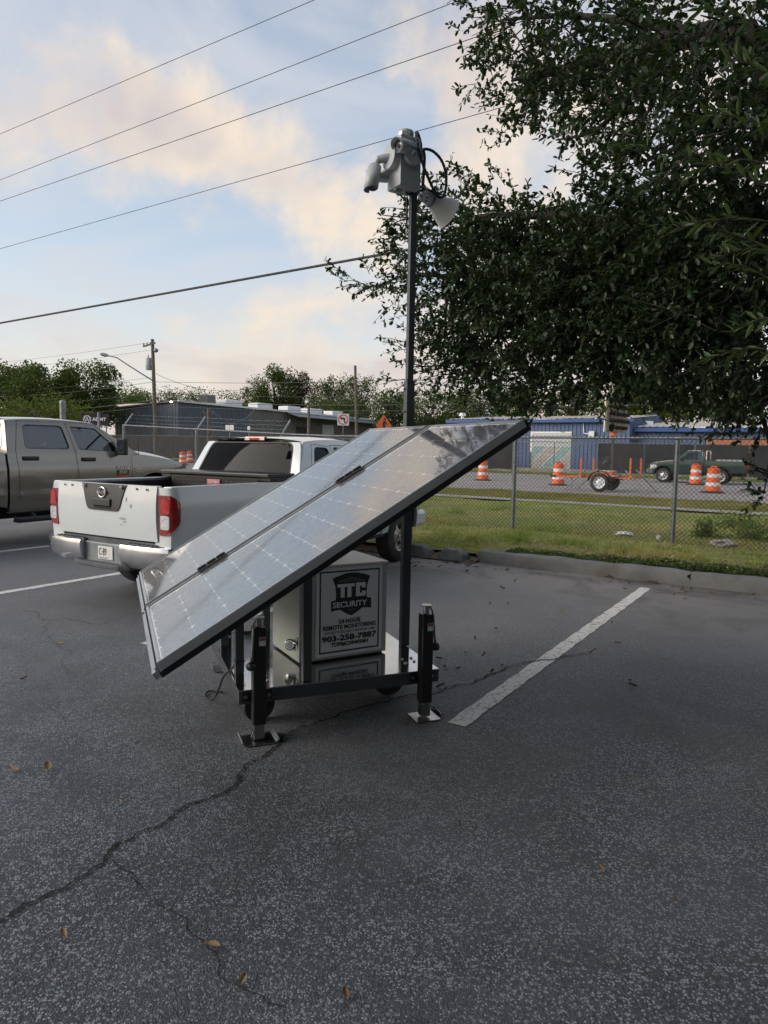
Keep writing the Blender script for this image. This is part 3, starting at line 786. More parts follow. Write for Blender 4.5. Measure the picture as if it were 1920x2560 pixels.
for px, w, hh in ((574, .55, .55), (622, .32, .32)):
    p = at_b(px, 1070, 46.4)
    sg = empty('warning_sign', (p.x, p.y, p.z), LA - math.pi / 2)
    if w > .5:
        for s in (-1, 1): MB().box((s * .28, 0, 0), (.5, .02, hh)).build('sign_panel', M_WHITE, sg)
        MB().bar((0, .03, -p.z), (0, .03, .2), .05).build('post', M_GALV, sg)
        tag(sg, 'pair of small white sign boards above the dark screened fence', 'sign')
    else:
        MB().box((0, 0, 0), (w, .02, hh)).build('sign_panel', M_WHITE, sg); MB().bar((0, .03, -p.z), (0, .03, .1), .05).build('post', M_GALV, sg)
        tag(sg, 'single small white sign by the beige wall of the grey warehouse', 'sign')

# ================================================================== BUILDINGS
M_BLUE = pm('blue_steel', (.075, .125, .245), .45, 0, .15, .4, dirt=(.08, .10, .16), damt=.3, dscale=.8)
M_BLUED = pm('blue_trim', (.03, .08, .25), .4, 0, .1, .4)
M_ROOFC = pm('roof_cream', (.55, .50, .43), .6, 0, .15, .5)
M_GREYW = pm('grey_steel', (.085, .104, .132), .5, 0, .12, .3, dirt=(.09, .09, .095), damt=.3, dscale=.5)
M_GREYB = pm('beige_steel', (.145, .14, .135), .55, 0, .12, .3)
M_RWHITE = pm('roof_white', (.70, .72, .74), .5, 0, .05, 1)
M_DOORW = pm('door_white', (.52, .55, .56), .5, 0, .08, .7, dirt=(.3, .3, .28), damt=.2)
def ribwall(p0, p1, z0, ztop, out, pitch=.30, depth=.045):
    """ribbed steel wall from p0 to p1; ztop(t) gives its upper edge"""
    p0, p1 = Vector(p0), Vector(p1); L = (p1 - p0).length; d = (p1 - p0) / L; n = int(L / pitch); V = []; F = []
    prof = [(0, 0), (.62, 0), (.70, 1), (.90, 1), (.98, 0)]
    for i in range(n):
        for t, o in prof:
            x = (i + t) / n * L; q = p0 + d * x + Vector(out) * (o * depth)
            V += [Vector((q.x, q.y, z0)), Vector((q.x, q.y, ztop(x / L)))]
    q = p1; V += [Vector((q.x, q.y, z0)), Vector((q.x, q.y, ztop(1.0)))]
    for i in range(len(V) // 2 - 1): F.append((2 * i, 2 * i + 2, 2 * i + 3, 2 * i + 1))
    return MB().raw(V, F)
def build_b(name, loc): return empty(name, loc)
# -- blue workshop
BB = 52.0
p0 = at_b(1128, 1046, BB); p1 = at_b(1577, 1052, BB)
a0, a1 = la(p0), la(p1); EH = (p0.z + p1.z) / 2
blue = empty('blue_workshop', lw(a0, BB, 0))
tag(blue, 'blue ribbed steel workshop with a cream roof and white roller door', 'building')
def WB(p): return Vector(p) - blue.location
dl, dr = la(at_b(1326, 1100, BB)), la(at_b(1431, 1100, BB)); dtop = at_b(1380, 1079, BB).z
for s0, s1, zb in ((a0, dl, 0), (dl, dr, dtop), (dr, a1, 0)):
    ribwall(WB(lw(s0, BB)), WB(lw(s1, BB)), zb, lambda t: EH, -FD).build('wall_panel', M_BLUE, blue)
ribwall(WB(lw(a1, BB)), WB(lw(a1, BB + 16)), 0, lambda t: EH + (1.6 * t if t < .5 else 1.6 * (1 - t)), KD).build('side_wall', M_BLUE, blue)
ribwall(WB(lw(a0, BB)), WB(lw(a0, BB + 16)), 0, lambda t: EH + (1.6 * t if t < .5 else 1.6 * (1 - t)), -KD).build('side_wall', M_BLUE, blue)
def ribroof(A0, A1, B0, B1, z0, z1, org, pitch=.45):
    n = int(abs(A1 - A0) / pitch); V = []; F = []
    for i in range(n + 1):
        for t, o in ((0, .0), (.35, .0), (.45, .05), (.6, .05), (.7, 0)):
            a = A0 + (A1 - A0) * (i + t) / (n + 1)
            V += [lw(a, B0, z0 + o) - org, lw(a, B1, z1 + o) - org]
    for i in range(len(V) // 2 - 1): F.append((2 * i, 2 * i + 2, 2 * i + 3, 2 * i + 1))
    return MB().raw(V, F)
rf = ribroof(a0 - .3, a1 + .3, BB - .35, BB + 8, EH + .04, EH + .62, blue.location).build('roof', M_ROOFC, blue)
MB().bar(WB(lw(a0 - .3, BB - .32, EH - .14)), WB(lw(a1 + .3, BB - .32, EH - .14)), .22, .26).build('gutter', M_BLUED, rf, bevel=.03)
dm = MB().bounds((0, 0, 0), (dr - dl - .2, .06, dtop - .1)).build('roller_door', M_DOORW, blue, loc=WB(lw(dl + .1, BB + .12, 0)), rot=(0, 0, LA - math.pi / 2))
for k in range(14):
    MB().bounds((.02, -.025, .05 + k * (dtop - .2) / 14), (dr - dl - .22, 0, .05 + (k + .82) * (dtop - .2) / 14)).build('slat', M_DOORW, dm)
M_TEAL = pm('mural_teal', (.24, .37, .36), .6, 0, .2, 2); M_PINK = pm('mural_pink', (.42, .36, .35), .6, 0, .2, 2)
wd = dr - dl - .2; zh = at_b(1380, 1118, BB).z
for k, (o, mm) in enumerate(((-.55, M_TEAL), (-.2, M_PINK), (.15, M_TEAL), (.5, M_PINK), (.85, M_TEAL))):
    pts = [(o * wd, 0), (o * wd + .3 * wd, 0), (o * wd + .3 * wd + zh * 1.0, zh), (o * wd + zh * 1.0, zh)]
    # clip to the door
    cl = []
    for i in range(4):
        A, B = pts[i], pts[(i + 1) % 4]; n = 12
        for t in range(n): 
            x = A[0] + (B[0] - A[0]) * t / n; z = A[1] + (B[1] - A[1]) * t / n; cl.append((min(max(x, .05), wd - .05), z))
    cl2 = [cl[0]]
    for q in cl[1:]:
        if (abs(q[0] - cl2[-1][0]) + abs(q[1] - cl2[-1][1])) > 1e-4: cl2.append(q)
    if max(q[0] for q in cl2) - min(q[0] for q in cl2) > .1:
        MB().raw([(x, -.032, z + .05) for x, z in cl2], [tuple(range(len(cl2)))]).build('painted_stripe', mm, dm)
d2 = at_b(1238, 1142, BB)
MB().bounds((-.75, -.08, 0), (.75, .0, d2.z + .9)).build('side_door', M_DOORW, blue, loc=WB(lw(la(d2), BB - .06, 0)), rot=(0, 0, LA - math.pi / 2))
c1_, c2_, c3_, c4_ = at_b(1390, 1050, BB - .1), at_b(1458, 1051, BB - .1), at_b(1460, 1084, BB - .1), at_b(1480, 1085, BB - .1)
MB().tube([WB(c1_), WB(c2_), WB((c2_ + c3_ * 3) / 4), WB(c3_), WB(c4_)], .05, 8).build('conduit', M_RWHITE, blue, smooth='auto')
MB().box((0, 0, 0), (.42, .2, .42)).build('junction_box', M_RWHITE, blue, loc=WB(c4_) - FD * .1, rot=(0, 0, LA - math.pi / 2), bevel=.02)
vt = at_b(1156, 1040, BB + 2)
MB().lathe([(0, .28), (.2, .26), (.3, .12), (.3, 0), (.14, 0), (.14, -.5)], 12, WB(vt)).build('roof_vent', M_RWHITE, rf, smooth='auto')
# -- lower blue annex to the right
BX = 53.0
q0 = at_b(1560, 1066, BX); q1 = at_b(2100, 1083, BX); A0, A1 = la(q0), la(q1); AH = (q0.z * 2 + at_b(1920, 1077, BX).z) / 3
ann = empty('blue_annex', lw(A0, BX, 0)); tag(ann, 'low blue shed with a pale roof beside the taller blue workshop', 'building')
def WA(p): return Vector(p) - ann.location
ribwall(WA(lw(a1 + .1, BX)), WA(lw(A1, BX)), 0, lambda t: AH, -FD).build('wall_panel', M_BLUE, ann)
rf2 = ribroof(a1 + .1, A1 + .3, BX - .4, BX + 9, AH + .05, AH + .75, ann.location).build('roof', M_ROOFC, ann)
MB().bar(WA(lw(a1 + .1, BX - .36, AH - .16)), WA(lw(A1 + .3, BX - .36, AH - .16)), .24, .3).build('gutter', M_BLUED, rf2, bevel=.03)
u = at_b(1622, 1063, BX + 1.5)
MB().box((0, 0, 0), (.5, .4, .6)).build('roof_vent', M_RWHITE, rf2, loc=WA(u), bevel=.02)
# -- orange shop front further right
M_ORNG = pm('orange_wall', (.42, .16, .07), .7, 0, .15, .7); M_BRICK = pm('brown_wall', (.13, .075, .05), .85, 0, .3, 2, .5, 12)
o0 = at_b(1772, 1095, 49.5); o1 = at_b(2050, 1095, 49.5)
shop = empty('orange_shop', lw(la(o0), 49.5, 0), LA - math.pi / 2); tag(shop, 'brown shop wall with an orange awning band behind the right drums', 'building')
wl_ = la(o1) - la(o0); zt = o0.z
MB().bounds((0, 0, 0), (wl_, 2.4, zt - .95)).build('wall', M_BRICK, shop)
MB().bounds((-.1, -.3, zt - .94), (wl_, 2.5, zt)).build('awning_band', M_ORNG, shop, bevel=.03)
for k in range(3):
    w_ = MB().bounds((1.3 + k * 3.0, -.05, .8), (3.0 + k * 3.0, .02, 1.75)).build('window', M_BLACK, shop, bevel=.01)
    MB().bounds((1.38 + k * 3.0, -.06, .86), (2.92 + k * 3.0, -.052, 1.69)).build('pane', glass('shop_glass'), w_)

# -- grey warehouse
GB = 53.0
gc = at_b(446, 1004, GB); gl_ = at_b(287, 1022, GB)
ga, gla = la(gc), la(gl_); GH, GHL = gc.z, gl_.z
grey_b = empty('grey_warehouse', lw(ga, GB, 0)); tag(grey_b, 'long dark grey ribbed warehouse with white skylights along its roof', 'building')
def WG(p): return Vector(p) - grey_b.location
def side_b(px):
    # distance along the side wall whose sight line has this column
    d = sight(px, 1050); n = KD; P = Vector((0, 0, EYE)); t = (ga - P.dot(n)) / d.dot(n); return (P + d * t).dot(FD)
ribwall(WG(lw(gla, GB)), WG(lw(ga, GB)), 0, lambda t: GHL + (GH - GHL) * t, -FD, .45, .06).build('gable_wall', M_GREYW, grey_b)
sb1, sb2, sb3 = side_b(622), side_b(712), side_b(985)
def gz(b): return GH - .42 * (b - GB) / (sb3 - GB)
ribwall(WG(lw(ga, GB)), WG(lw(ga, sb1)), 0, lambda t: gz(GB + (sb1 - GB) * t), KD, .45, .06).build('side_wall', M_GREYW, grey_b)
ribwall(WG(lw(ga + .02, sb1)), WG(lw(ga + .02, sb3)), 0, lambda t: gz(sb1 + (sb3 - sb1) * t), KD, .45, .06).build('side_wall', M_GREYB, grey_b)
V = [WG(lw(ga + .25, GB - .3, GH + .02)), WG(lw(ga + .25, sb3, gz(sb3) + .02)), WG(lw(gla - .3, sb3, GHL + .1)), WG(lw(gla - .3, GB - .3, GHL + .02))]
rfg = MB().prism(V, (0, 0, 0), (0, 0, .14)).build('roof', M_GREYB, grey_b)
MB().bar(WG(lw(ga + .3, GB - .3, GH + .06)), WG(lw(ga + .3, sb3, gz(sb3) + .06)), .18, .22).build('eave_trim', M_RWHITE, rfg)
MB().prism([WG(lw(ga + .05, sb2, gz(sb2) - .1)), WG(lw(ga + 2.6, sb2, gz(sb2) - .75)), WG(lw(ga + 2.6, sb3 - 4, gz(sb3) - .75)), WG(lw(ga + .05, sb3 - 4, gz(sb3) - .1))], (0, 0, 0), (0, 0, .1)).build('canopy', M_GREYW, rfg)
for pa, pb in ((566, 606), (645, 682), (720, 753), (776, 806), (832, 858)):
    b0_, b1_ = side_b(pa), side_b(pb); bm_ = (b0_ + b1_) / 2
    MB().bounds((-.2, b0_ - bm_, 0), (1.6, b1_ - bm_, .75)).build('skylight', M_RWHITE, rfg, loc=WG(lw(ga - 1.6, bm_, gz(bm_) + .1)), rot=(0, 0, LA - math.pi / 2), bevel=.12)
bq = side_b(536)
ac = MB().box((0, 0, .55), (1.4, 1.4, 1.1)).build('air_conditioner', M_GREYB, rfg, loc=WG(lw(ga - 1.2, bq, gz(bq) + .1)), rot=(0, 0, LA), bevel=.04)
for k in range(5): MB().box((-.72, 0, .2 + k * .18), (.03, 1.2, .1)).build('grille_slat', M_BLACK, ac)
for pa, pb, y0, mm, nm in ((805, 833, 1062, M_DOORW, 'white_door'), (741, 768, 1067, M_BLACK, 'open_bay')):
    b0_, b1_ = side_b(pa), side_b(pb); dd = sight((pa + pb) / 2, y0); z_ = EYE + dd.z * ((b0_ + b1_) / 2) / dd.dot(FD)
    MB().bounds((ga + .09, b0_, 0), (ga + .13, b1_, z_)).raw([], []).build(nm, mm, grey_b, loc=(0, 0, 0)).data.transform(Matrix.Identity(4))
    ob = [c for c in grey_b.children if c.name.startswith(nm)][-1]
    me = ob.data
    for v in me.vertices:
        p = WG(lw(v.co.x, v.co.y, v.co.z)); v.co = p
lp = at_b(428, 1004, GB - .4)
lamp = MB().lathe([(0, .12), (.1, .1), (.14, 0), (.1, -.08), (0, -.1)], 12, WG(lp)).build('wall_lamp', emit('lamp_glow', (1, .86, .6), 6), grey_b, smooth=True)
MB().bar(WG(lp), WG(lp) + FD * .45, .06).build('lamp_arm', M_GALV, grey_b)

# white low building peeping out between the trees and the grey warehouse
wb = at_b(330, 1010, 75); wbo = empty('white_building', (wb.x, wb.y, 0), LA - math.pi / 2)
MB().bounds((-4, 0, 0), (6, 8, wb.z - .5)).build('wall', M_RWHITE, wbo); MB().bounds((-4.3, -.4, wb.z - .49), (6.3, 8.3, wb.z)).build('roof', M_ROOFC, wbo)
tag(wbo, 'pale building whose roof shows above the grey warehouse gable', 'building')

# ================================================================== POLES AND WIRES
pt = at_y(381, 848, 62.0); pb_ = Vector((pt.x + .22, pt.y, 0))
pole = empty('utility_pole', pb_); tag(pole, 'tall wooden utility pole with a grey transformer and a street light arm', 'utility pole')
PH = pt.z
def pz(z): return Vector((pt.x - pb_.x, 0, 0)) * (z / PH) + Vector((0, 0, z))
MB().tube([pz(0), pz(PH * .5), pz(PH)], [.19, .165, .14], 12).build('pole', M_WOOD, pole, smooth='auto')
arm_o = MB().bar(pz(PH - .55) - KD * 1.25, pz(PH - .35) + KD * .35, .11, .13).build('crossarm', M_WOOD, pole)
for k in range(4):
    MB().lathe([(0, .26), (.05, .24), (.075, .16), (.05, .12), (.08, .06), (.03, 0)], 10, pz(PH - .5) - KD * (1.2 - k * .45)).build('insulator', M_GALV, arm_o, smooth=True)
tf = MB().lathe([(0, -.58), (.26, -.56), (.30, -.5), (.30, .42), (.26, .5), (0, .54)], 18, pz(PH - 2.1) - KD * .55).build('transformer', pm('transformer_grey', (.30, .34, .37), .5, 0, .1, 3), pole, smooth='auto')
MB().lathe([(0, .3), (.04, .28), (.06, .15), (.04, 0)], 8, pz(PH - 1.6) - KD * .65).build('bushing', M_GALV, tf)
MB().bar(pz(PH - 2.1) - KD * .3, pz(PH - 2.1), .1, .2).build('bracket', M_GALV, tf)
MB().lathe([(0, -.2), (.16, -.17), (.2, 0), (.12, .16), (0, .2)], 12, pz(PH - 1.0) + KD * .45, KD).build('security_light', M_GALV, pole, smooth=True)
h0 = at_y(384, 953, 61.9) - pb_; h1 = at_y(325, 916, 60.5) - pb_; h2 = at_y(292, 894, 59.6) - pb_; h3 = at_y(270, 889, 59.0) - pb_
la_ = MB().tube([h0, (h0 + h1) / 2, h1, h2, h3], [.06, .055, .05, .045, .04], 8).build('lamp_arm', M_GALV, pole, smooth='auto')
MB().lathe([(0, -.05), (.1, 0), (.16, .25), (.13, .6), (0, .72)], 12, h3, (h3 - h2).normalized()).build('lamp_head', pm('lamp_grey', (.38, .38, .37), .5), la_, smooth=True)
def span(P, Q, sag, n=24):
    return [P.lerp(Q, i / n) - Vector((0, 0, 4 * sag * (i / n) * (1 - i / n))) for i in range(n + 1)]
for z, s0, s1, sag0, sag1, r in ((PH - .25, 55, 0, .5, .9, .012), (PH - .9, 55, 0, .6, .9, .012), (7.6, 45, 0, .5, .9, .014), (7.2, 45, 62, .7, .9, .02), (6.2, 45, 62, .6, 1.0, .016), (5.6, 45, 62, .8, 1.0, .03), (5.1, 45, 62, .8, .9, .022)):
    if s0: MB().tube(span(pz(z), pz(z) - KD * s0, sag0), r, 4, False).build('wire', M_WIRE, pole)
    if s1: MB().tube(span(pz(z), pz(z) + KD * s1 + Vector((0, 0, .1)), sag1), r, 4, False).build('wire', M_WIRE, pole)
e1 = at_b(640, 968, 52) - pb_; MB().tube(span(pz(8.0), e1, .9), .018, 4, False).build('wire', M_WIRE, pole)
e2 = at_b(470, 985, 50) - pb_; MB().tube(span(pz(6.6), e2, .2), .018, 4, False).build('wire', M_WIRE, pole)
MB().tube([pz(7.4), pz(1.2) + KD * 3.6], .012, 4).build('guy_wire', M_WIRE, pole)
for px, y0, bb, rr, nm, lab in ((521, 1020, 46.0, .17, 'short_pole', 'short weathered pole with wires in front of the grey warehouse'),
                                (772, 1014, 45.6, .15, 'short_pole', 'plain wooden post in front of the warehouse canopy'),
                                (888, 914, 47.5, .14, 'leaning_pole', 'tall thin leaning wooden pole behind the no left turn sign')):
    p = at_b(px, y0, bb); lean = Vector((-.28, 0, 0)) if px == 888 else Vector((.0, 0, 0))
    e = empty('wooden_pole', (p.x - lean.x, p.y, 0)); tag(e, lab, 'pole')
    MB().tube([(0, 0, 0), (lean.x, 0, p.z)], [rr, rr * .75], 10).build('pole', M_WOOD, e, smooth='auto')
    if px == 521:
        MB().bar((-.5, 0, p.z - .5), (.5, 0, p.z - .45), .1).build('crossarm', M_WOOD, e)
        for s in (-.45, .45): MB().lathe([(0, .2), (.06, .1), (.03, 0)], 8, (s, 0, p.z - .42)).build('insulator', M_GALV, e)
        q = at_b(640, 1020, 52) - e.location
        MB().tube(span(Vector((.45, 0, p.z - .3)), q, 1.2), .025, 4, False).build('wire', M_GALV, e)
# wires of the line that runs along the fence, high above
for i, (x0, y0, x1, y1, b, r, lab) in enumerate(((0, 335, 785, 0, 13.2, .0085, 'uppermost thin black wire crossing the sky'),
        (0, 450, 1150, 0, 13.6, .0085, 'second thin wire from the top crossing the sky'),
        (0, 503, 1270, 65, 13.0, .0085, 'third thin wire from the top crossing the sky'),
        (0, 622, 1320, 250, 13.2, .0075, 'lowest thin wire passing behind the camera head'),
        (60, 797, 1045, 620, 13.4, .030, 'thick black cable bundle slanting down to the left'))):
    P = at_b(x0, y0, b); Q = at_b(x1, y1, b); d = (Q - P)
    P2 = P - d * .9; Q2 = Q + d * 1.4
    pts = [P2.lerp(Q2, k / 40) for k in range(41)]
    o = MB().tube(pts, r, 6, False).build('overhead_wire' if i < 4 else 'overhead_cable', M_WIRE); tag(o, lab, 'wire' if i < 4 else 'cable', 'overhead wires')

# ================================================================== SIGNS
M_RED = pm('sign_red', (.55, .03, .03), .5); M_INK = pm('sign_black', (.012, .012, .014), .5)
def no_left():
    p = at_b(858, 1049, 44.2); e = empty('road_sign', (p.x, p.y, 0), R(6))
    k = .46
    MB().bounds((-.035, .02, 0), (.035, .07, p.z + .5)).build('post', M_GALV, e)
    pl = shell(rpoly([(-k, -k), (k, -k), (k, k), (-k, k)], .07), [], lambda x, z: (x, 0, z), .3).build('sign_plate', M_WHITE, e, loc=(0, -.012, p.z))
    MB().bounds((-k * .92, .0, -k * .92), (k * .92, .02, k * .92)).build('backing', M_GALV, e, loc=(0, 0, p.z))
    def flat(poly, y, nm, m, holes=()): shell(poly, list(holes), lambda x, z: (x, y, z), .3).build(nm, m, pl)
    flat([(.22, -.26), (.10, -.26), (.10, .06), (-.10, .06), (-.10, .16), (-.27, 0), (-.10, -.14), (-.10, -.04), (.0, -.04), (.0, -.26)][::-1] if False else
         [(.16, -.24), (.16, .08), (.06, .16), (-.10, .16), (-.10, .25), (-.28, .10), (-.10, -.04), (-.10, .05), (.03, .05), (.06, .02), (.06, -.24)], -.004, 'arrow', M_INK)
    ring = arc(0, 0, .40, 0, 360, 28)[:-1]; flat(ring, -.007, 'ring', M_RED, [arc(0, 0, .325, 0, 360, 28)[:-1]])
    c, s = math.cos(R(-45)), math.sin(R(-45))
    flat([(c * x - s * z, s * x + c * z) for x, z in ((-.35, -.035), (.35, -.035), (.35, .035), (-.35, .035))], -.010, 'slash', M_RED)
    tag(e, 'white no left turn sign with a red slashed circle beyond the fence', 'sign')
no_left()
def diamond():
    c = at_y(960, 1064, 40.0); e = empty('road_work_sign', (c.x, c.y, 0), R(42)); k = .62
    pl = shell(rpoly([(-k, 0), (0, -k), (k, 0), (0, k)], .05), [], lambda x, z: (x, 0, z), .3, .015, (0, 1, 0)).build('sign_plate', pm('sign_orange', (.75, .13, .02), .45), e, loc=(0, 0, c.z))
    # black figure with a shovel
    shell([(-.16, -.3), (-.06, -.3), (.0, -.1), (.08, -.3), (.18, -.3), (.08, .02), (.1, .16), (.22, .02), (.26, .06), (.12, .27), (-.05, .25), (-.14, .05), (-.08, .0), (-.04, .1)][::1], [], lambda x, z: (x, -.005, z), .3).build('figure', M_INK, pl)
    shell(arc(.06, .36, .075, 0, 360, 14)[:-1], [], lambda x, z: (x, -.005, z), .3).build('figure_head', M_INK, pl)
    MB().bar((0, .04, .1), (0, .04, c.z + .3), .05).build('mast', M_GALV, e)
    for s in (-1, 1):
        MB().bar((0, .04, .45), (s * .55, -.5, .14), .04).build('leg', M_GALV, e); MB().bar((0, .04, .45), (s * .55, .6, .14), .04).build('leg', M_GALV, e)
    tag(e, 'orange diamond road work sign showing above the solar panels', 'sign')
diamond()
def dealer():
    p = at_y(232, 1050, 46); e = empty('shop_sign', (p.x, p.y, 0), R(14))
    m = pm('sign_dark', (.03, .016, .018), .5, 0, .5, 3)
    pl = MB().box((0, .04, 0), (1.75, .08, .78)).build('sign_panel', m, e, loc=(.12, 0, p.z + .05), bevel=.01)
    wm = pm('sign_letter', (.85, .85, .85), .5)
    shell(arc(-.47, 0, .25, 0, 360, 26)[:-1], [arc(-.47, 0, .215, 0, 360, 26)[:-1]], lambda x, z: (x, -.012, z), .3).build('emblem_ring', wm, pl)
    mb = MB()
    for (x0, z0, x1, z1) in ((-.56, .19, -.47, .02), (-.47, .02, -.38, .19), (-.64, .12, -.555, -.15), (-.555, -.15, -.47, .0), (-.47, .0, -.385, -.15), (-.385, -.15, -.30, .12)):
        mb.bar((x0, -.012, z0), (x1, -.012, z1), .035, .01, up=(0, 1, 0))
    mb.build('emblem', wm, pl)
    link('lettering', text_mesh('ADMT', .30, offset=.008), wm, pl, loc=(.28, -.013, 0), rot=(R(90), 0, 0))
    for s in (-1, 1): MB().bar((s * .7 + .12, .1, 0), (s * .7 + .12, .1, p.z + .3), .07).build('post', M_GALV, e)
    tag(e, 'dark sign board with a round white emblem and white letters behind the tan pickup', 'sign')
dealer()

# unseen building block added behind the camera to shade the near stalls
M_SHADEB = pm('shade_block_grey', (.085, .088, .095), .85, 0, .3, 3, .5, 14)
off = empty('shade_block', (-5.5, -8.5, 0), 0); tag(off, 'unseen grey block added behind the camera for its shade', 'building')
MB().bounds((0, -12, 0), (34, 0, 6.6)).build('wall', M_SHADEB, off)
MB().bounds((-.4, -12.4, 6.61), (34.4, .9, 7.0)).build('roof', M_GREYB, off, bevel=.03)
for k in range(8):
    w_ = MB().bounds((2 + k * 4.0, .002, 1.0), (4.4 + k * 4.0, .08, 2.6)).build('window', M_BLACK, off, bevel=.01)
    MB().bounds((2.1 + k * 4.0, .081, 1.1), (4.3 + k * 4.0, .09, 2.5)).build('pane', glass('shop_glass'), w_)

# ================================================================== ON THE ROAD
M_ORANGE = pm('drum_orange', (.72, .11, .02), .55, 0, .12, 6, dirt=(.25, .10, .05), damt=.3, dscale=6)
M_BANDW = pm('drum_white', (.66, .66, .65), .45, 0, .08, 8, dirt=(.3, .27, .24), damt=.3, dscale=7)
def make_drum():
    e = empty('traffic_drum')
    z = .06; rad = .285
    for i, (h, c) in enumerate(((.20, 0), (.15, 1), (.19, 0), (.15, 1), (.22, 0))):
        r2 = rad - .008
        top = [(r2 - .004, h - .004), (r2 - .02, h)] if i < 4 else [(r2 - .01, h - .02), (r2 - .04, h), (.06, h + .012), (0, h + .012)]
        MB().lathe([(rad - .012, 0), (rad, .012), (r2, h - .016)] + top, 24, (0, 0, z)).build(('white_band' if c else 'orange_band'), M_BANDW if c else M_ORANGE, e, smooth='auto')
        z += h; rad -= .014
    MB().lathe([(.28, .07), (.30, .06), (.43, .035), (.45, .02), (.45, 0), (.2, 0)], 24).build('rubber_base', M_RUBBER, e, smooth='auto')
    MB().bar((-.11, 0, z + .06), (.11, 0, z + .06), .03, .05).bar((-.1, 0, z), (-.1, 0, z + .06), .04, .03).bar((.1, 0, z), (.1, 0, z + .06), .04, .03).build('handle', M_ORANGE, e, bevel=.008)
    return e
d0 = None
for (px, py, lab) in ((1207, 1201, 'orange and white traffic drum just under the tip of the solar panel'),
                      (1395, 1213, 'orange and white traffic drum behind the hitch of the orange trailer'),
                      (1738, 1212, 'orange and white traffic drum in front of the green pickup door'),
                      (1781, 1232, 'nearest orange and white traffic drum beside the green pickup rear wheel'),
                      (457, 1163, 'orange and white traffic drum behind the fence, nearer of a left pair'),
                      (474, 1157, 'orange and white traffic drum half hidden behind another drum at left')):
    o = make_drum() if d0 is None else copy_tree(d0)
    d0 = d0 or o
    p = at_z(px, py, .135); o.location = (p.x, p.y, .137); o.rotation_euler = (0, 0, random.uniform(0, 6))
    tag(o, lab, 'traffic drum', 'traffic drums on the road')

def wheel(parent, loc, r, w, rim_m, side=1, rr=.62, style='steel', name='wheel'):
    """tyre and rim; axle along local y, outer face towards side"""
    e = empty(name, loc, 0 if side > 0 else math.pi, parent)
    ri = r * rr
    MB().lathe([(ri, -w * .42), (ri + .01, -w * .5), (r - .05, -w * .5), (r - .012, -w * .40), (r, -w * .22), (r, w * .22), (r - .012, w * .40), (r - .05, w * .5), (ri + .01, w * .5), (ri, w * .42), (ri - .01, 0)], 40, (0, 0, 0), (0, 1, 0), closed=True).build('tyre', M_RUBBER, e, smooth='auto')
    mb = MB(); n = 36
    mb.lathe([(ri + .004, w * .44), (ri - .012, w * .42), (ri - .028, w * .20), (ri - .03, -w * .4)], n, (0, 0, 0), (0, 1, 0))
    rm = mb.build('rim', rim_m, e, smooth='auto')
    k = 6 if style == 'alloy' else 8
    # disc with windows
    out = arc(0, 0, ri - .02, 0, 360, 40)[:-1]; hol = []
    for i in range(k):
        a = 360 / k * i
        if style == 'alloy':
            hol.append(rpoly([(q * math.cos(R(a + t)), q * math.sin(R(a + t))) for q, t in ((ri * .46, -12), (ri * .84, -20), (ri * .84, 20), (ri * .46, 12))], .03))
        else:
            hol.append([(ri * .70 * math.cos(R(a)) + ri * .10 * math.cos(R(t)), ri * .70 * math.sin(R(a)) + ri * .10 * math.sin(R(t))) for t in range(0, 360, 40)])
    shell(out, hol, lambda x, z: (x, w * (.16 + .16 * max(0, 1 - (math.hypot(x, z) / (ri * .55)) ** 2)), z), ri * .16, .03, (0, -1, 0)).build('disc', rim_m, rm, smooth='auto')
    MB().lathe([(0, w * .40), (ri * .16, w * .39), (ri * .20, w * .30), (ri * .20, w * .2)], 18, (0, 0, 0), (0, 1, 0)).build('hub_cap', rim_m, rm, smooth='auto')
    for i in range(6):
        a = R(60 * i + 20); MB().lathe([(0, .03), (.010, .028), (.011, 0)], 6, (ri * .32 * math.cos(a), w * .27, ri * .32 * math.sin(a)), (0, 1, 0)).build('lug_nut', M_CHROME, rm)
    MB().lathe([(0, -.02), (ri * .9, -.02), (ri * .9, -.04)], 24, (0, 0, 0), (0, 1, 0)).build('brake_backing', M_DARK, rm)
    return e

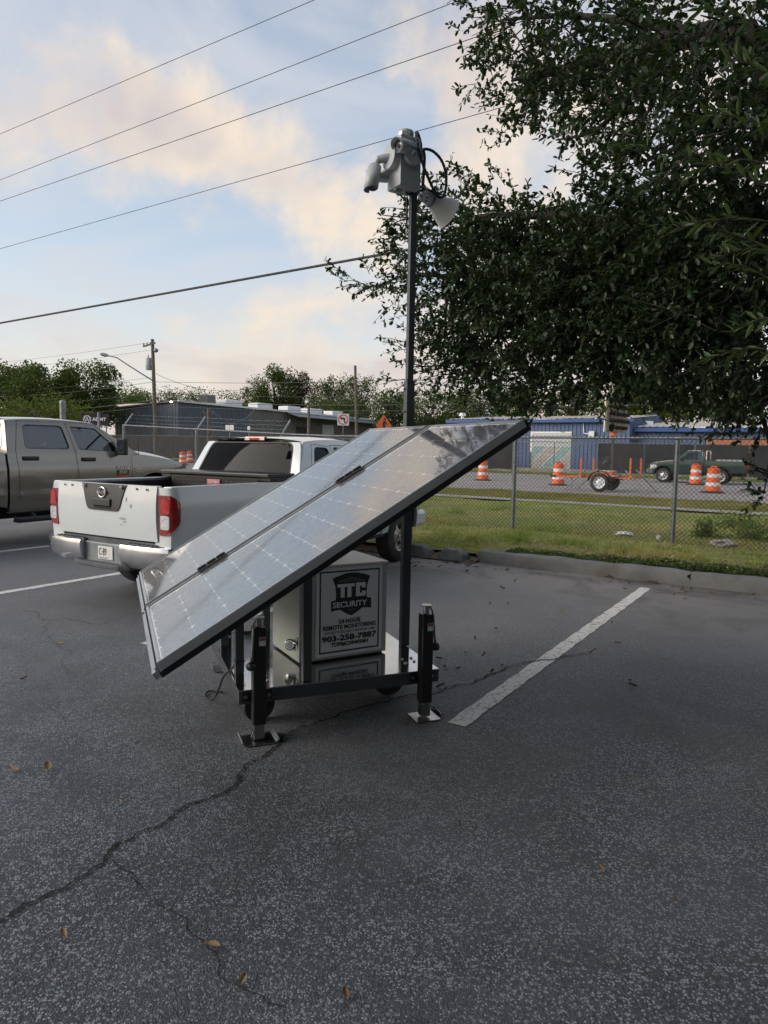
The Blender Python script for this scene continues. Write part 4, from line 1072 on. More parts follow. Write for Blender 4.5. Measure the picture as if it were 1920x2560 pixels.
# ---- arrow board trailer
M_TORNG = pm('trailer_orange', (.60, .13, .03), .5, 0, .15, 5, dirt=(.2, .12, .08), damt=.3, dscale=5)
M_TAN = pm('board_tan', (.23, .18, .13), .7, 0, .15, 3)
def arrow_trailer():
    p = at_z(1498, 1230, .135)
    e = empty('arrow_board_trailer', p + FD * .8, LA - math.pi / 2); e.location.z = .137
    MB().bar((-2.05, 0, .50), (.2, 0, .56), .065, .075).build('tongue', M_TORNG, e, bevel=.006)
    for s in (-.55, .55):
        MB().bar((-.75, s, .55), (1.15, s, .55), .055, .065).build('frame_rail', M_TORNG, e, bevel=.005)
    for x in (-.72, .2, 1.12): MB().bar((x, -.9 if x != .2 else -.55, .56), (x, .9 if x != .2 else .55, .56), .07, .08).build('cross_rail', M_TORNG, e, bevel=.005)
    MB().bar((-.7, -.5, .55), (-1.5, 0, .53), .06).bar((-.7, .5, .55), (-1.5, 0, .53), .06).build('tongue_brace', M_TORNG, e)
    MB().box((-2.1, 0, .52), (.22, .1, .09)).build('coupler', M_BLACK, e, bevel=.02)
    for x in (-.72, 1.12):
        for s in (-.85, .85):
            MB().bar((x, s, .55), (x, s, 1.30), .065).build('leg_sleeve', M_TORNG, e, bevel=.006)
    for x, dx in ((-.72, -.62), (1.12, .62)):
        for s in (-.85, .85):
            lg = MB().bar((x - dx * .3, s * .98, .85), (x + dx, s * 1.02, .03), .055).build('outrigger_leg', M_GALV, e, bevel=.004)
            MB().box((x + dx, s * 1.02, .012), (.2, .14, .02)).build('foot_plate', M_GALV, lg)
    MB().bar((-1.35, 0, .5), (-1.35, 0, .02), .06).build('tongue_jack', M_GALV, e)
    MB().bar((0, -.8, .36), (0, .8, .36), .07).build('axle', M_BLACK, e)
    for s in (-1, 1):
        wheel(e, (0, s * .8, .355), .355, .20, pm('trailer_rim', (.62, .66, .68), .4), s)
        V = []; F = []
        for i in range(13):
            a = R(5 + 170 * i / 12)
            for y in (-.13, .13): V.append((.44 * math.cos(a), s * .82 + y, .37 + .44 * math.sin(a)))
        for i in range(12): F.append((2 * i, 2 * i + 1, 2 * i + 3, 2 * i + 2))
        f = MB().raw(V, F).build('fender', M_BLACK, e, smooth=True); sm = f.modifiers.new('thick', 'SOLIDIFY'); sm.thickness = .012
        MB().box((.25, s * .62, .62), (.7, .25, .02)).build('fender_bracket', M_WHITE, e)
    bx = MB().box((.05, .1, .68), (.5, .5, .2)).build('battery_box', M_TORNG, e, bevel=.02)
    MB().box((.05, .1, .79), (.53, .53, .02)).build('lid', M_WHITE, bx)
    MB().bar((.22, 0, .55), (.22, 0, 2.3), .10).build('mast', pm('mast_dark', (.05, .045, .045), .6), e, bevel=.006)
    w = MB().lathe([(0, -.06), (.13, -.06), (.13, .06), (0, .06)], 16, (.02, -.06, 1.22), (0, 1, 0)).build('winch', M_BLACK, e)
    MB().bar((.02, -.12, 1.22), (-.1, -.14, 1.06), .025).build('winch_handle', M_GALV, w)
    MB().box((.22, 0, 2.2), (.2, .45, .12)).build('mast_head', M_TORNG, e)
    b = empty('lamp_board', (.30, .05, 2.95), R(-4), e)
    H2, W2 = .66, 1.20
    MB().box((0, 0, 0), (.06, 2 * W2, 2 * H2)).build('panel', M_TAN, b, bevel=.01)
    MB().box((-.05, 0, 0), (.04, 2 * W2 + .03, 2 * H2 + .03)).build('back_frame', M_RWHITE, b)
    MB().box((-.02, .2, H2 + .08), (.3, .9, .04)).build('solar_lid', M_RWHITE, b)
    rows = ((.52, 3), (.26, 5), (0, 5), (-.26, 5), (-.52, 3))
    for z, n in rows:
        for i in range(n):
            y = (i - (n - 1) / 2) * (.42 if n == 5 else .62)
            V = []; F = []
            for k in range(13):
                a = R(-20 + 220 * k / 12)
                for x, q in ((.03, .095), (.22, .10)): V.append((x, y + q * math.cos(a), z + q * math.sin(a)))
            for k in range(12): F.append((2 * k, 2 * k + 1, 2 * k + 3, 2 * k + 2))
            h = MB().raw(V, F).build('lamp_hood', M_BLACK, b, smooth=True); h.modifiers.new('thick', 'SOLIDIFY').thickness = .006
            MB().lathe([(0, .02), (.06, .015), (.085, 0)], 14, (.032, y, z), (1, 0, 0)).build('lamp', pm('amber_lens', (.25, .11, .02), .25), b, smooth=True)
    tag(e, 'orange road trailer carrying a tan arrow board with black lamp hoods', 'trailer')
arrow_trailer()

# ================================================================== FAR TREES
def far_tree(px, ytop, ybase, wpx, dist, cols, lab, n=7000, leaf=.30, airy=0.0, squash=1.0, cat='tree', trans=.3):
    top = at_y(px, ytop, dist); bot = at_y(px, ybase, dist); w = wpx * 1.14 / FPX * dist / 2; top = at_y(px, ytop - 8, dist)
    e = empty('tree', (top.x, dist, 0)); H = top.z; z0 = max(.5, bot.z)
    zc_ = (H + z0) / 2; hz = (H - z0) / 2
    m = leafmat('far_leaf', *cols, .7, trans, .2)
    nl = int(26 + 10 * airy)
    C = rand_dirs(nl) * (rng.uniform(.35, .95, nl) ** .6)[:, None]
    cr = rng.uniform(.20, .42, nl) * (1 - .25 * airy)
    idx = rng.integers(0, nl, n)
    d = rand_dirs(n); rad = rng.random(n) ** (.38) 
    loc = C[idx] * np.array([.78, .78, .78]) + d * (cr[idx] * rad)[:, None]
    top_bias = 1.0
    P = loc * np.array([w, w, hz]) + np.array([0, 0, zc_])
    keep = P[:, 2] > z0 * .6
    P = P[keep]; d = d[keep]; k = len(P)
    leaves('crown', P, np.tile([0, 0, 1.], (k, 1)) + rng.normal(0, .6, (k, 3)), d * .5 + rand_dirs(k) * .8 + np.array([0, 0, -.2]), leaf * rng.uniform(.6, 1.3, k), leaf * .30, m, e, quad=True)
    mb = MB().tube([(0, 0, -.1), (.1, 0, z0 * .7 + .3), (0, .1, zc_)], [w * .07 + .12, w * .06 + .08, w * .03 + .03], 8)
    for i in range(0, nl, 2):
        q = Vector(C[i] * .75) * 1; q = Vector((q.x * w, q.y * w, q.z * hz + zc_)); s = Vector((0, 0, z0 + (zc_ - z0) * random.random()))
        mb.tube([s, s.lerp(q, .5) + Vector((0, 0, .08 * hz)), q], [w * .03 + .03, w * .02 + .02, .015], 5, False)
    mb.build('trunk', M_WOOD, e, smooth=True)
    tag(e, lab, 'tree', 'trees beyond the road')
G1 = ((.035, .060, .016), (.085, .115, .035)); G2 = ((.045, .070, .025), (.10, .125, .05)); G3 = ((.08, .125, .018), (.17, .21, .035)); G4 = ((.05, .05, .03), (.10, .095, .06))
far_tree(20, 890, 1100, 210, 80, G1, 'dark green tree at the left edge behind the tan pickup', 12000, .34)
far_tree(125, 893, 1100, 190, 76, G1, 'bushy green tree with pointed top behind the metal pipe post', 12000, .32)
far_tree(215, 880, 1100, 175, 80, G2, 'tallest of the left trees, reaching towards the street light', 12000, .32, .5)
far_tree(120, 985, 1110, 260, 58, ((.06, .085, .02), (.12, .14, .04)), 'low olive bush behind the roof of the tan pickup', 7000, .22)
far_tree(300, 960, 1080, 150, 130, G2, 'low tree left of the utility pole', 5000, .42)
far_tree(355, 968, 1080, 150, 150, G2, 'small distant tree directly behind the utility pole', 4500, .45)
far_tree(440, 968, 1080, 170, 155, G2, 'distant tree above the corner of the grey warehouse', 5000, .45)
far_tree(540, 975, 1080, 170, 160, G2, 'distant low tree behind the air conditioner on the warehouse roof', 5000, .45)
far_tree(612, 965, 1080, 70, 140, G1, 'narrow dark tree left of the big rounded tree', 3500, .4)
far_tree(690, 912, 1075, 130, 125, G1, 'big rounded dark tree above the warehouse skylights', 11000, .36, .4)
far_tree(745, 925, 1075, 110, 128, G4, 'brownish tree leaning on the big rounded tree', 8000, .36, .5)
far_tree(830, 940, 1080, 110, 120, G2, 'airy tree left of the leaning pole', 5500, .34, 1.0)
far_tree(895, 922, 1080, 130, 118, G2, 'airy light green tree behind the leaning pole', 6000, .32, 1.0)
far_tree(860, 990, 1085, 200, 112, G1, 'dense bush at the far end of the grey warehouse', 7000, .34)
far_tree(985, 968, 1095, 120, 100, G2, 'green tree directly behind the camera mast', 7000, .32, .4)
far_tree(1075, 978, 1095, 150, 95, G1, 'dark green tree rising behind the left end of the blue workshop', 8000, .30)
far_tree(1180, 972, 1090, 160, 92, G2, 'green tree behind the roof vent of the blue workshop', 8000, .30)
far_tree(1300, 960, 1080, 170, 90, G1, 'green tree behind the middle of the blue workshop', 7000, .30)
far_tree(1440, 955, 1080, 170, 88, G1, 'dark tree behind the arrow board', 7000, .30)
far_tree(1590, 930, 1085, 170, 80, G3, 'yellow-green tree just right of the arrow board', 9000, .28)
far_tree(1720, 940, 1090, 170, 78, G3, 'bright tree behind the low blue shed', 8000, .28)
far_tree(1850, 930, 1095, 190, 76, G2, 'tree behind the orange awning at the right edge', 8000, .28)

# ================================================================== PICKUPS
def paint(name, col, metal, rough=.32, flake=.06, dirt=(.16, .14, .12), damt=.25):
    m = pm(name, col, rough, metal, flake * .3, 2.0, 0, coat=1.0, dirt=dirt, damt=damt, dscale=1.6)
    return m
M_AMBER = pm('amber', (.6, .22, .03), .2, coat=1)
M_LRED = pm('tail_red', (.22, .004, .006), .12, 0, .35, 18, coat=1, spec=.7)
M_LRED2 = pm('tail_red_bright', (.38, .010, .010), .12, 0, .3, 25, coat=1)
M_LCLEAR = pm('lamp_clear', (.62, .63, .64), .12, .3, .4, 30, coat=1)
M_GLASSD = glass('tinted_glass', (.05, .055, .06), .86, .015, 2.1)
M_GLASSP = glass('privacy_glass', (.03, .03, .03), .985, .02, 1.16)
M_GLASSC = glass('clear_glass', (.35, .38, .38), .7, .015, 1.55)
def pickup(P, loc, hd, name):
    root = empty(name, loc, hd)
    W, xr, xb, xc0, xtr, xt, xw, xdf, xf, xfa = (P[k] for k in ('W', 'xr', 'xb', 'xc0', 'xtr', 'xt', 'xw', 'xdf', 'xf', 'xfa'))
    zr, zbelt, zrail, zroof, zcowl, zhf, zbb, r, ra, tum = (P[k] for k in ('zr', 'zbelt', 'zrail', 'zroof', 'zcowl', 'zhf', 'zbb', 'r', 'ra', 'tum'))
    zs = P.get('zs', .95); body = P['paint']; gls = P.get('glass', M_GLASSD); ytail = P.get('ytail', .74); rc = .07
    zarch = P.get('zarch', r + .03)
    def zrx(x): return zroof - .035 * ((x - (xtr + xt) / 2) / max(.3, (xt - xtr) / 2)) ** 2
    crz = P.get('crease', [])
    def ylow(z):
        y = W - .055 * ((z - zs) / .45) ** 2 if z > zs else W - .05 * ((z - zs) / .55) ** 2
        for zc_, amt, wdt in crz: y += amt / (1 + math.exp((z - zc_) / wdt))
        return y
    def ys(x, z):
        if z <= zbelt: y = ylow(z)
        else:
            t = (z - zbelt) / (zroof - .03 - zbelt); y = ylow(zbelt) - tum * t - .05 * max(0, t - .75) ** 2 * 16 * .5
        if x > xfa + .15: y -= P.get('taper', .16) * ((x - xfa - .15) / (xf - xfa - .15)) ** 2.2
        return y
    ytop = ys(xt, zroof - .03)
    def hz(x): 
        t = (x - xw) / (xf - xw); return zcowl + (zhf - zcowl) * t ** 1.5
    def bed_map(s_, off=0.0):
        def f(q, z):
            Wz = ys(0, min(z, zbelt)) + off
            if q >= xr + rc: return (q, s_ * Wz, z)
            al = min(math.pi / 2, (xr + rc - q) / rc); ra_ = rc + off
            x = xr + rc - math.sin(al) * ra_; y = Wz - ra_ + math.cos(al) * ra_
            rest = (xr + rc - q) - rc * math.pi / 2
            if rest > 0: y = Wz - ra_ - rest; x = xr - off
            return (x, s_ * y, z)
        return f
    smin = xr + rc - rc * math.pi / 2 - (W - rc - ytail)
    zb_ = P.get('zbedbot', .45)
    def arch_pts(cx, zlow, rad=ra, rev=False):
        k = math.degrees(math.asin(max(-1, min(1, (zlow - zarch) / rad)))); pts = arc(cx, zarch, rad, k, 180 - k, 18); return pts
    # --- bed
    for s in (1, -1):
        ol = [(smin, P['ztg'] - .06), (smin, zrail), (xb, zrail), (xb, zr + .04)] + arch_pts(0, zb_) + [(xr + .06, zb_ + .03)]
        b = shell(ol, [], bed_map(s), .06, .05, (0, -s, 0)).build('bed_side', body, root, smooth='auto')
        fl = arch_pts(0, zb_, ra + .055); fi = arch_pts(0, zb_, ra - .005)
        shell(fl + fi[::-1], [], bed_map(s, P.get('flare', .022)), .10, .05, (0, -s, 0)).build('wheel_flare', P.get('flare_m', body), b, smooth='auto')
        V = []; F = []; ap = arch_pts(0, zb_)
        for i, (x, z) in enumerate(ap):
            V += [(x, s * (ys(0, z) - .02), z), (x, s * (W - .42), z)]
        for i in range(len(ap) - 1): F.append((2 * i, 2 * i + 1, 2 * i + 3, 2 * i + 2))
        MB().raw(V, F).build('wheel_well', M_DARK, root, smooth=True)
        # rail cap and inner wall
        MB().bounds((xr + .03, s * (W - .15), zrail - .035), (xb, s * (W - .035), zrail + .006)).build('bed_rail', P.get('rail_m', body), b, bevel=.01)
        MB().bounds((xr + .03, s * (W - .20), .80), (xb, s * (W - .16), zrail - .02)).build('bed_liner', M_BLACK, root)
        # tail lamp wraps the corner
        z0, z1 = P['lamp']
        o0 = smin + .012; o1 = xr + P.get('lampx', .17)
        sh = rpoly([(o0, z0), (o1 - .09, z0 + .01), (o1, z0 + .12), (o1 + .01, z1 - .07), (o1 - .06, z1), (o0, z1)], .03)
        lm = shell(sh, [], bed_map(s, .016), .04, .02, (.6, -s * .6, 0)).build('tail_lamp', M_LRED, root, smooth='auto')
        zz = z0 + (z1 - z0) * .50
        shell(rpoly([(o0 + .02, z0 + .06), (o0 + .125, z0 + .06), (o0 + .125, zz), (o0 + .02, zz)], .02), [], bed_map(s, .020), .03).build('reverse_lens', M_LCLEAR, lm, smooth=True)
        shell(rpoly([(o0 + .02, zz + .02), (o0 + .13, zz + .02), (o0 + .13, z1 - .03), (o0 + .04, z1 - .03)], .03), [], bed_map(s, .020), .03).build('brake_lens', M_LRED2, lm, smooth=True)
    MB().bounds((xr + .02, -(W - .16), .78), (xb, W - .16, .82)).build('bed_floor', M_BLACK, root)
    MB().bounds((xb - .05, -(W - .16), .8), (xb, W - .16, zrail - .01)).build('bed_bulkhead', M_BLACK, root)
    ztg = P['ztg']; hwt = ytail - .006
    tgm = lambda y, z: (xr - .012 - .012 * (1 - (y / hwt) ** 2) - .018 * max(0, 1 - abs((z - (ztg + zrail) / 2) / ((zrail - ztg) / 2)) ** 2), y, z)
    tg = shell(rpoly([(-hwt, ztg), (hwt, ztg), (hwt, zrail + .01), (-hwt, zrail + .01)], .018), [], tgm, .08, .06, (1, 0, 0)).build('tailgate', body, root, smooth='auto')
    # --- cab sides with doors
    doors = P['doors']
    for s in (1, -1):
        mp = lambda x, z: (x, s * ys(x, z), z)
        mo = lambda x, z: (x, s * (ys(x, z) + .003), z)
        top = [(xtr + (xt - xtr) * k / 8, zrx(xtr + (xt - xtr) * k / 8) - .03) for k in range(9)]
        ol = [(xc0, zr), (xc0, zbelt)] + top + [(xw, zcowl), (xdf, zcowl - .02), (xdf, zr)]
        holes = [d['o'] for d in doors] + P.get('quarter', [])
        cs = shell(ol, holes, mp, .06, .03, (0, -s, 0)).build('cab_side', body, root, smooth='auto')
        for q in P.get('quarter', []): shell(q, [], lambda x, z: (x, s * (ys(x, z) - .012), z), .1).build('quarter_window', gls, cs, smooth=True)
        for d in doors:
            c = (sum(p[0] for p in d['o']) / len(d['o']), sum(p[1] for p in d['o']) / len(d['o']))
            ins = [(p[0] + (.006 if p[0] < c[0] else -.006), p[1] + (.006 if p[1] < c[1] else -.006)) for p in d['o']]
            do = shell(ins, [d['w']] if d.get('w') else [], mo, .05, .025, (0, -s, 0)).build('door', body, root, smooth='auto')
            if d.get('w'):
                shell(d['w'], [], lambda x, z: (x, s * (ys(x, z) - .014), z), .09).build('window', gls, do, smooth=True)
                big = d['w']; cx_ = sum(p[0] for p in big) / len(big); cz_ = sum(p[1] for p in big) / len(big)
                sm_ = [(cx_ + (p[0] - cx_) * .965, cz_ + (p[1] - cz_) * .94) for p in big]
                shell(big, [sm_], lambda x, z: (x, s * (ys(x, z) - .004), z), .1).build('window_seal', M_BLACK, do, smooth=True)
            hx, hz_ = d['h']
            hd_ = MB().box((hx, s * (ys(hx, hz_) + .026), hz_), (.26, .03, .042)).build('handle', P.get('handle_m', M_BLACK), do, bevel=.012)
            MB().box((hx, s * (ys(hx, hz_) + .008), hz_ - .006), (.28, .02, .07)).build('handle_cup', M_BLACK, do, bevel=.01)
        # fender
        hl = [(xw + (xf - .04 - xw) * k / 10, hz(xw + (xf - .04 - xw) * k / 10) - .015) for k in range(11)]
        ol = [(xdf + .007, zr), (xdf + .007, zcowl - .02)] + [p for p in hl if p[0] > xdf + .03] + [(xf - .02, zbb + .12), (xf - .1, zbb)] + arch_pts(xfa, zr)
        fe = shell(ol, [], mp, .055, .04, (0, -s, 0)).build('front_fender', body, root, smooth='auto')
        fl = arch_pts(xfa, zr, ra + .05); fi = arch_pts(xfa, zr, ra - .005)
        shell(fl + fi[::-1], [], lambda x, z: (x, s * (ys(x, z) + P.get('flare', .02)), z), .10, .05, (0, -s, 0)).build('wheel_flare', P.get('flare_m', body), fe, smooth='auto')
        V = []; F = []; ap = arch_pts(xfa, zr)
        for x, z in ap: V += [(x, s * (ys(x, z) - .02), z), (x, s * (W - .45), z)]
        for i in range(len(ap) - 1): F.append((2 * i, 2 * i + 1, 2 * i + 3, 2 * i + 2))
        MB().raw(V, F).build('wheel_well', M_DARK, root, smooth=True)
        # rocker below the doors
        MB().bounds((xc0 + .02, s * (W - .16), zr - .06), (xdf - .05, s * (W - .055), zr + .03)).build('rocker', P.get('rocker_m', M_BLACK), root, bevel=.02)
        # mirror
        mx, mz = P['mirror']; mw, mh = P.get('mirror_s', (.20, .20))
        mi = MB().box((mx, s * (ys(mx, mz) + .16), mz), (.09, mw, mh)).build('mirror', P.get('mirror_m', M_BLACK), root, bevel=.03)
        MB().bar((mx, s * (ys(mx, mz) - .02), mz - mh * .35), (mx, s * (ys(mx, mz) + .10), mz - mh * .3), .05, .07).build('mirror_arm', M_BLACK, mi, bevel=.01)
        MB().box((mx - .046, s * (ys(mx, mz) + .16), mz), (.004, mw * .8, mh * .82)).build('mirror_glass', M_CHROME, mi)
        # head lamp
        z0, z1 = zhf - .30, zhf - .04
        shell(rpoly([(xf - .42, z0 + .08), (xf - .03, z0), (xf - .025, z1 - .02), (xf - .34, z1 - .03)], .04), [], lambda x, z: (x, s * (ys(x, z) + .008), z), .08).build('head_lamp', M_LCLEAR, root, smooth=True)
    # --- roof, glass fore and aft, hood, nose
    V = []; F = []; nx, ny = 14, 16
    for i in range(nx + 1):
        x = xtr + (xt - xtr) * i / nx
        for j in range(ny + 1):
            u_ = -1 + 2 * j / ny; V.append((x + (.05 * (1 - u_ * u_) if i == nx else (-.03 * (1 - u_ * u_) if i == 0 else 0)), u_ * ys(x, zrx(x) - .03), zrx(x) - .03 * u_ ** 4 + .012 * (1 - u_ * u_)))
    for i in range(nx):
        for j in range(ny): F.append((i * (ny + 1) + j, (i + 1) * (ny + 1) + j, (i + 1) * (ny + 1) + j + 1, i * (ny + 1) + j + 1))
    MB().raw(V, F).build('roof', body, root, smooth=True)
    def surf(name, fn, m, nu=12, nv=6, parent=root):
        V = []; F = []
        for i in range(nv + 1):
            for j in range(nu + 1): V.append(fn(-1 + 2 * j / nu, i / nv))
        for i in range(nv):
            for j in range(nu): F.append((i * (nu + 1) + j, i * (nu + 1) + j + 1, (i + 1) * (nu + 1) + j + 1, (i + 1) * (nu + 1) + j))
        return MB().raw(V, F).build(name, m, parent, smooth=True)
    surf('windshield', lambda u_, v_: ((xw + (xt - xw) * v_) + .06 * (1 - u_ * u_) + .0, u_ * (ys(xw, zcowl) * (1 - v_) + ys(xt, zrx(xt) - .03) * v_) * .985, zcowl + (zrx(xt) - .012 - zcowl) * v_ - .03 * u_ ** 4 * v_), M_GLASSC if P.get('clear') else gls)
    surf('hood', lambda u_, v_: (xw - .02 + (xf - .03 - xw) * v_ + .10 * (1 - u_ * u_) * (v_ > .99), u_ * ys(xw + (xf - .05 - xw) * v_, hz(xw + (xf - .05 - xw) * v_)), hz(xw + (xf - .04 - xw) * v_) + P.get('bulge', .06) * (1 - u_ ** 4) * (1 - .5 * v_ ** 4) - .012), body, 16, 14)
    ns = surf('nose', lambda u_, v_: (xf - .03 + .12 * (1 - u_ * u_) - (.05 if v_ in (0, 1) else 0), u_ * ys(xf - .03, zhf - .1), zbb + (zhf - zbb) * v_), body, 12, 8)
    MB().bounds((xf - .02, -.45, zhf - .32), (xf + .115, .45, zhf - .06)).build('grille', M_BLACK, ns, bevel=.03)
    for k in range(4): MB().bounds((xf + .10, -.43, zhf - .29 + k * .06), (xf + .125, .43, zhf - .27 + k * .06)).build('grille_bar', P.get('grille_m', M_CHROME), ns)
    MB().bounds((xf - .22, -(W - .10), zbb - .02), (xf + .16, W - .10, zbb + .24)).build('front_bumper', P.get('bumper_m', M_CHROME), root, bevel=.06)
    # rear wall of the cab with its window
    xbw = lambda z: xc0 if z < zbelt else xc0 + (xtr - xc0) * (z - zbelt) / (zroof - zbelt)
    zt_ = zrx(xtr) - .035
    half = [(ys(xc0, zr + .1), zr + .1), (ys(xc0, .9), .9), (ys(xc0, zbelt), zbelt)] + [(ys(xtr, zbelt + (zt_ - zbelt) * k / 5), zbelt + (zt_ - zbelt) * k / 5) for k in range(1, 6)]
    ol = half + [(-y, z) for y, z in half[::-1]]
    rw = P['rear_w']
    cw = shell(ol, [rw], lambda y, z: (xbw(z) - .05 * (1 - (y / W) ** 2) * (z > zbelt - .05) * 1.0, y, z), .1, .02, (1, 0, 0)).build('cab_back', body, root, smooth='auto')
    shell(rw, [], lambda y, z: (xbw(z) - .05 * (1 - (y / W) ** 2) + .012, y, z), .1).build('rear_window', gls, cw, smooth=True)
    c_ = (0, sum(p[1] for p in rw) / len(rw))
    shell(rw, [[(p[0] * .97, c_[1] + (p[1] - c_[1]) * .93) for p in rw]], lambda y, z: (xbw(z) - .05 * (1 - (y / W) ** 2) + .004, y, z), .1).build('window_seal', M_BLACK, cw, smooth=True)
    hl_ = MB().box((xtr + .012, 0, zroof - .03), (.05, .34, .052)).build('high_brake_lamp', M_LRED2, root, bevel=.015)
    for s in (-1, 1): MB().box((xtr - .008, s * .12, zroof - .032), (.02, .08, .034)).build('cargo_lens', M_LCLEAR, hl_)
    # inside and underneath
    MB().bounds((xc0 + .08, -(W - .12), zr + .02), (xw + .1, W - .12, zr + .35)).build('cab_floor', M_DARK, root)
    for s in (1, -1): MB().bounds((xc0 + .05, s * (W - .115), zr), (xdf - .04, s * (W - .085), zbelt - .07)).build('door_trim', M_INT, root)
    MB().bounds((xw - .45, -(W - .2), zr + .35), (xw - .02, W - .2, zbelt - .06)).build('dashboard', M_INT, root, bevel=.06)
    for sx in P['seats']:
        for s in (-.42, .42):
            st = MB().box((sx, s, zbelt - .22), (.16, .46, .62)).build('seat', M_INT, root, bevel=.06, rot=(0, 0, 0))
            MB().box((sx - .03, s, zbelt + .20), (.1, .24, .17)).build('headrest', M_INT, st, bevel=.05)
    sw = MB(); pts = [(xw - .62 + .05 * math.sin(a), .42 + .18 * math.cos(a), zbelt + .0 + .18 * math.sin(a)) for a in np.linspace(0, 2 * math.pi, 21)]
    sw.tube(pts, .014, 6, False).build('steering_wheel', M_BLACK, root)
    MB().bounds((xr + .25, -.55, .42), (xf - .35, .55, .66)).build('chassis', M_DARK, root)
    MB().bounds((xdf - .1, -(W - .3), .5), (xf - .2, W - .3, zhf - .12)).build('engine_bay', M_DARK, root)
    MB().cyl((0, -W + .2, r), (0, W - .2, r), .06, 10).build('rear_axle', M_DARK, root)
    MB().lathe([(0, -.14), (.12, -.1), (.15, 0), (.12, .1), (0, .14)], 12, (0, 0, r)).build('differential', M_DARK, root, smooth=True)
    for x in (0, xfa):
        for s in (1, -1): wheel(root, (x, s * (W - .125), r), r, P.get('tw', .255), P['rim'], s, P.get('rr', .60), P.get('wstyle', 'alloy'))
    return root, ys, tgm, tg, surf

# ---- white pickup at the centre left
PW = paint('paint_white', (.60, .645, .67), 0, .30, .03, (.38, .36, .33), .18)
FRP = dict(W=.925, xr=-1.12, xb=.76, xc0=.79, xtr=1.06, xt=2.28, xw=3.02, xdf=2.86, xf=4.02, xfa=3.2, zr=.46, zbelt=1.24, zrail=1.25, zroof=1.775, zcowl=1.20, zhf=1.03,
           zbb=.46, r=.375, ra=.50, tum=.16, zs=.98, paint=PW, ytail=.745, ztg=.735, zbedbot=.60, lamp=(.80, 1.18), lampx=.075, zarch=.50, flare=.035, bumper_m=PW,
           doors=[dict(o=[(1.02, .58), (1.62, .52), (1.60, 1.24), (1.56, 1.66), (1.20, 1.69), (1.03, 1.26)], w=rpoly([(1.10, 1.275), (1.56, 1.275), (1.52, 1.645), (1.24, 1.655)], .06), h=(1.16, 1.14)),
                  dict(o=[(1.635, .52), (2.82, .52), (2.82, 1.13), (2.76, 1.24), (2.34, 1.62), (2.2, 1.68), (1.575, 1.68), (1.615, 1.24)], w=rpoly([(1.67, 1.275), (2.66, 1.26), (2.26, 1.63), (1.63, 1.655)], .05), h=(1.78, 1.14))],
           mirror=(2.66, 1.32), seats=(1.35, 2.0), rear_w=rpoly([(-.775, 1.25), (.775, 1.25), (.665, 1.705), (-.665, 1.705)], .09),
           glass=M_GLASSP, rim=pm('rim_tan', (.40, .36, .31), .4, .6, .12, 6), rail_m=pm('rail_alu', (.40, .42, .43), .4, .7), handle_m=PW, rr=.58, crease=[(1.155, .010, .012)])
frx, fry, fhd = -2.171, 7.748, 1.0315
tr, ys_, tgm, tg, surf_ = pickup(FRP, (frx, fry, 0), fhd, 'white_pickup')
tag(tr, 'white pickup truck with black tailgate trim and chrome step bumper', 'pickup')
xr = FRP['xr']
# tailgate trim, emblem, latch
tm = lambda off: (lambda y, z: (tgm(y, z)[0] - off, y, z))
trim = shell(rpoly([(-.235, .995), (.235, .995), (.32, 1.235), (.345, 1.256), (-.345, 1.256), (-.32, 1.235)], .05), [], tm(.010), .05, .02, (1, 0, 0)).build('tailgate_trim', M_BLACK, tg, smooth='auto')
hb = MB().box((xr - .052, .0, 1.075), (.03, .26, .075)).build('latch_handle', M_BLACK, tg, bevel=.01)
MB().box((xr - .046, .0, 1.035), (.012, .27, .055)).build('latch_recess', M_DARK, tg, bevel=.004)
ringm = MB(); pts = [(xr - .056, .054 * math.cos(a), 1.175 + .048 * math.sin(a)) for a in np.linspace(0, 2 * math.pi, 33)]
ringm.tube(pts, .0065, 8, False).box((xr - .058, 0, 1.175), (.014, .13, .022)).build('emblem', M_CHROME, tg, smooth='auto')
link('emblem_lettering', text_mesh('NISSAN', .021, offset=.0006, spacing=1.1), M_INK, tg, loc=(xr - .067, 0, 1.175), rot=(R(90), 0, R(-90)))
for y, z in ((-.28, 1.232), (.28, 1.232)): MB().lathe([(0, .008), (.018, .006), (.02, 0)], 12, (xr - .052, y, z), (-1, 0, 0)).build('trim_bolt', M_GALV, tg)
for y in (-.62, -.48, .62, .50): MB().lathe([(0, .003), (.011, .002), (.012, 0)], 8, (xr - .030, y, 1.225), (-1, 0, 0)).build('plug', M_BLACK, tg)
# dents and chips
for k, (y, z, a, b) in enumerate(((-.28, .93, .05, .012), (-.31, .90, .025, .008), (-.26, .87, .02, .006), (-.40, 1.06, .012, .02), (-.335, 1.12, .006, .025))):
    shell([(y + a * math.cos(t) * (1 + .3 * math.sin(3 * t + k)), z + b * math.sin(t)) for t in np.linspace(0, 6.28, 10)[:-1]], [], tm(.004), .1).build('paint_chip', pm('chip', (.36, .38, .39), .7), tg)
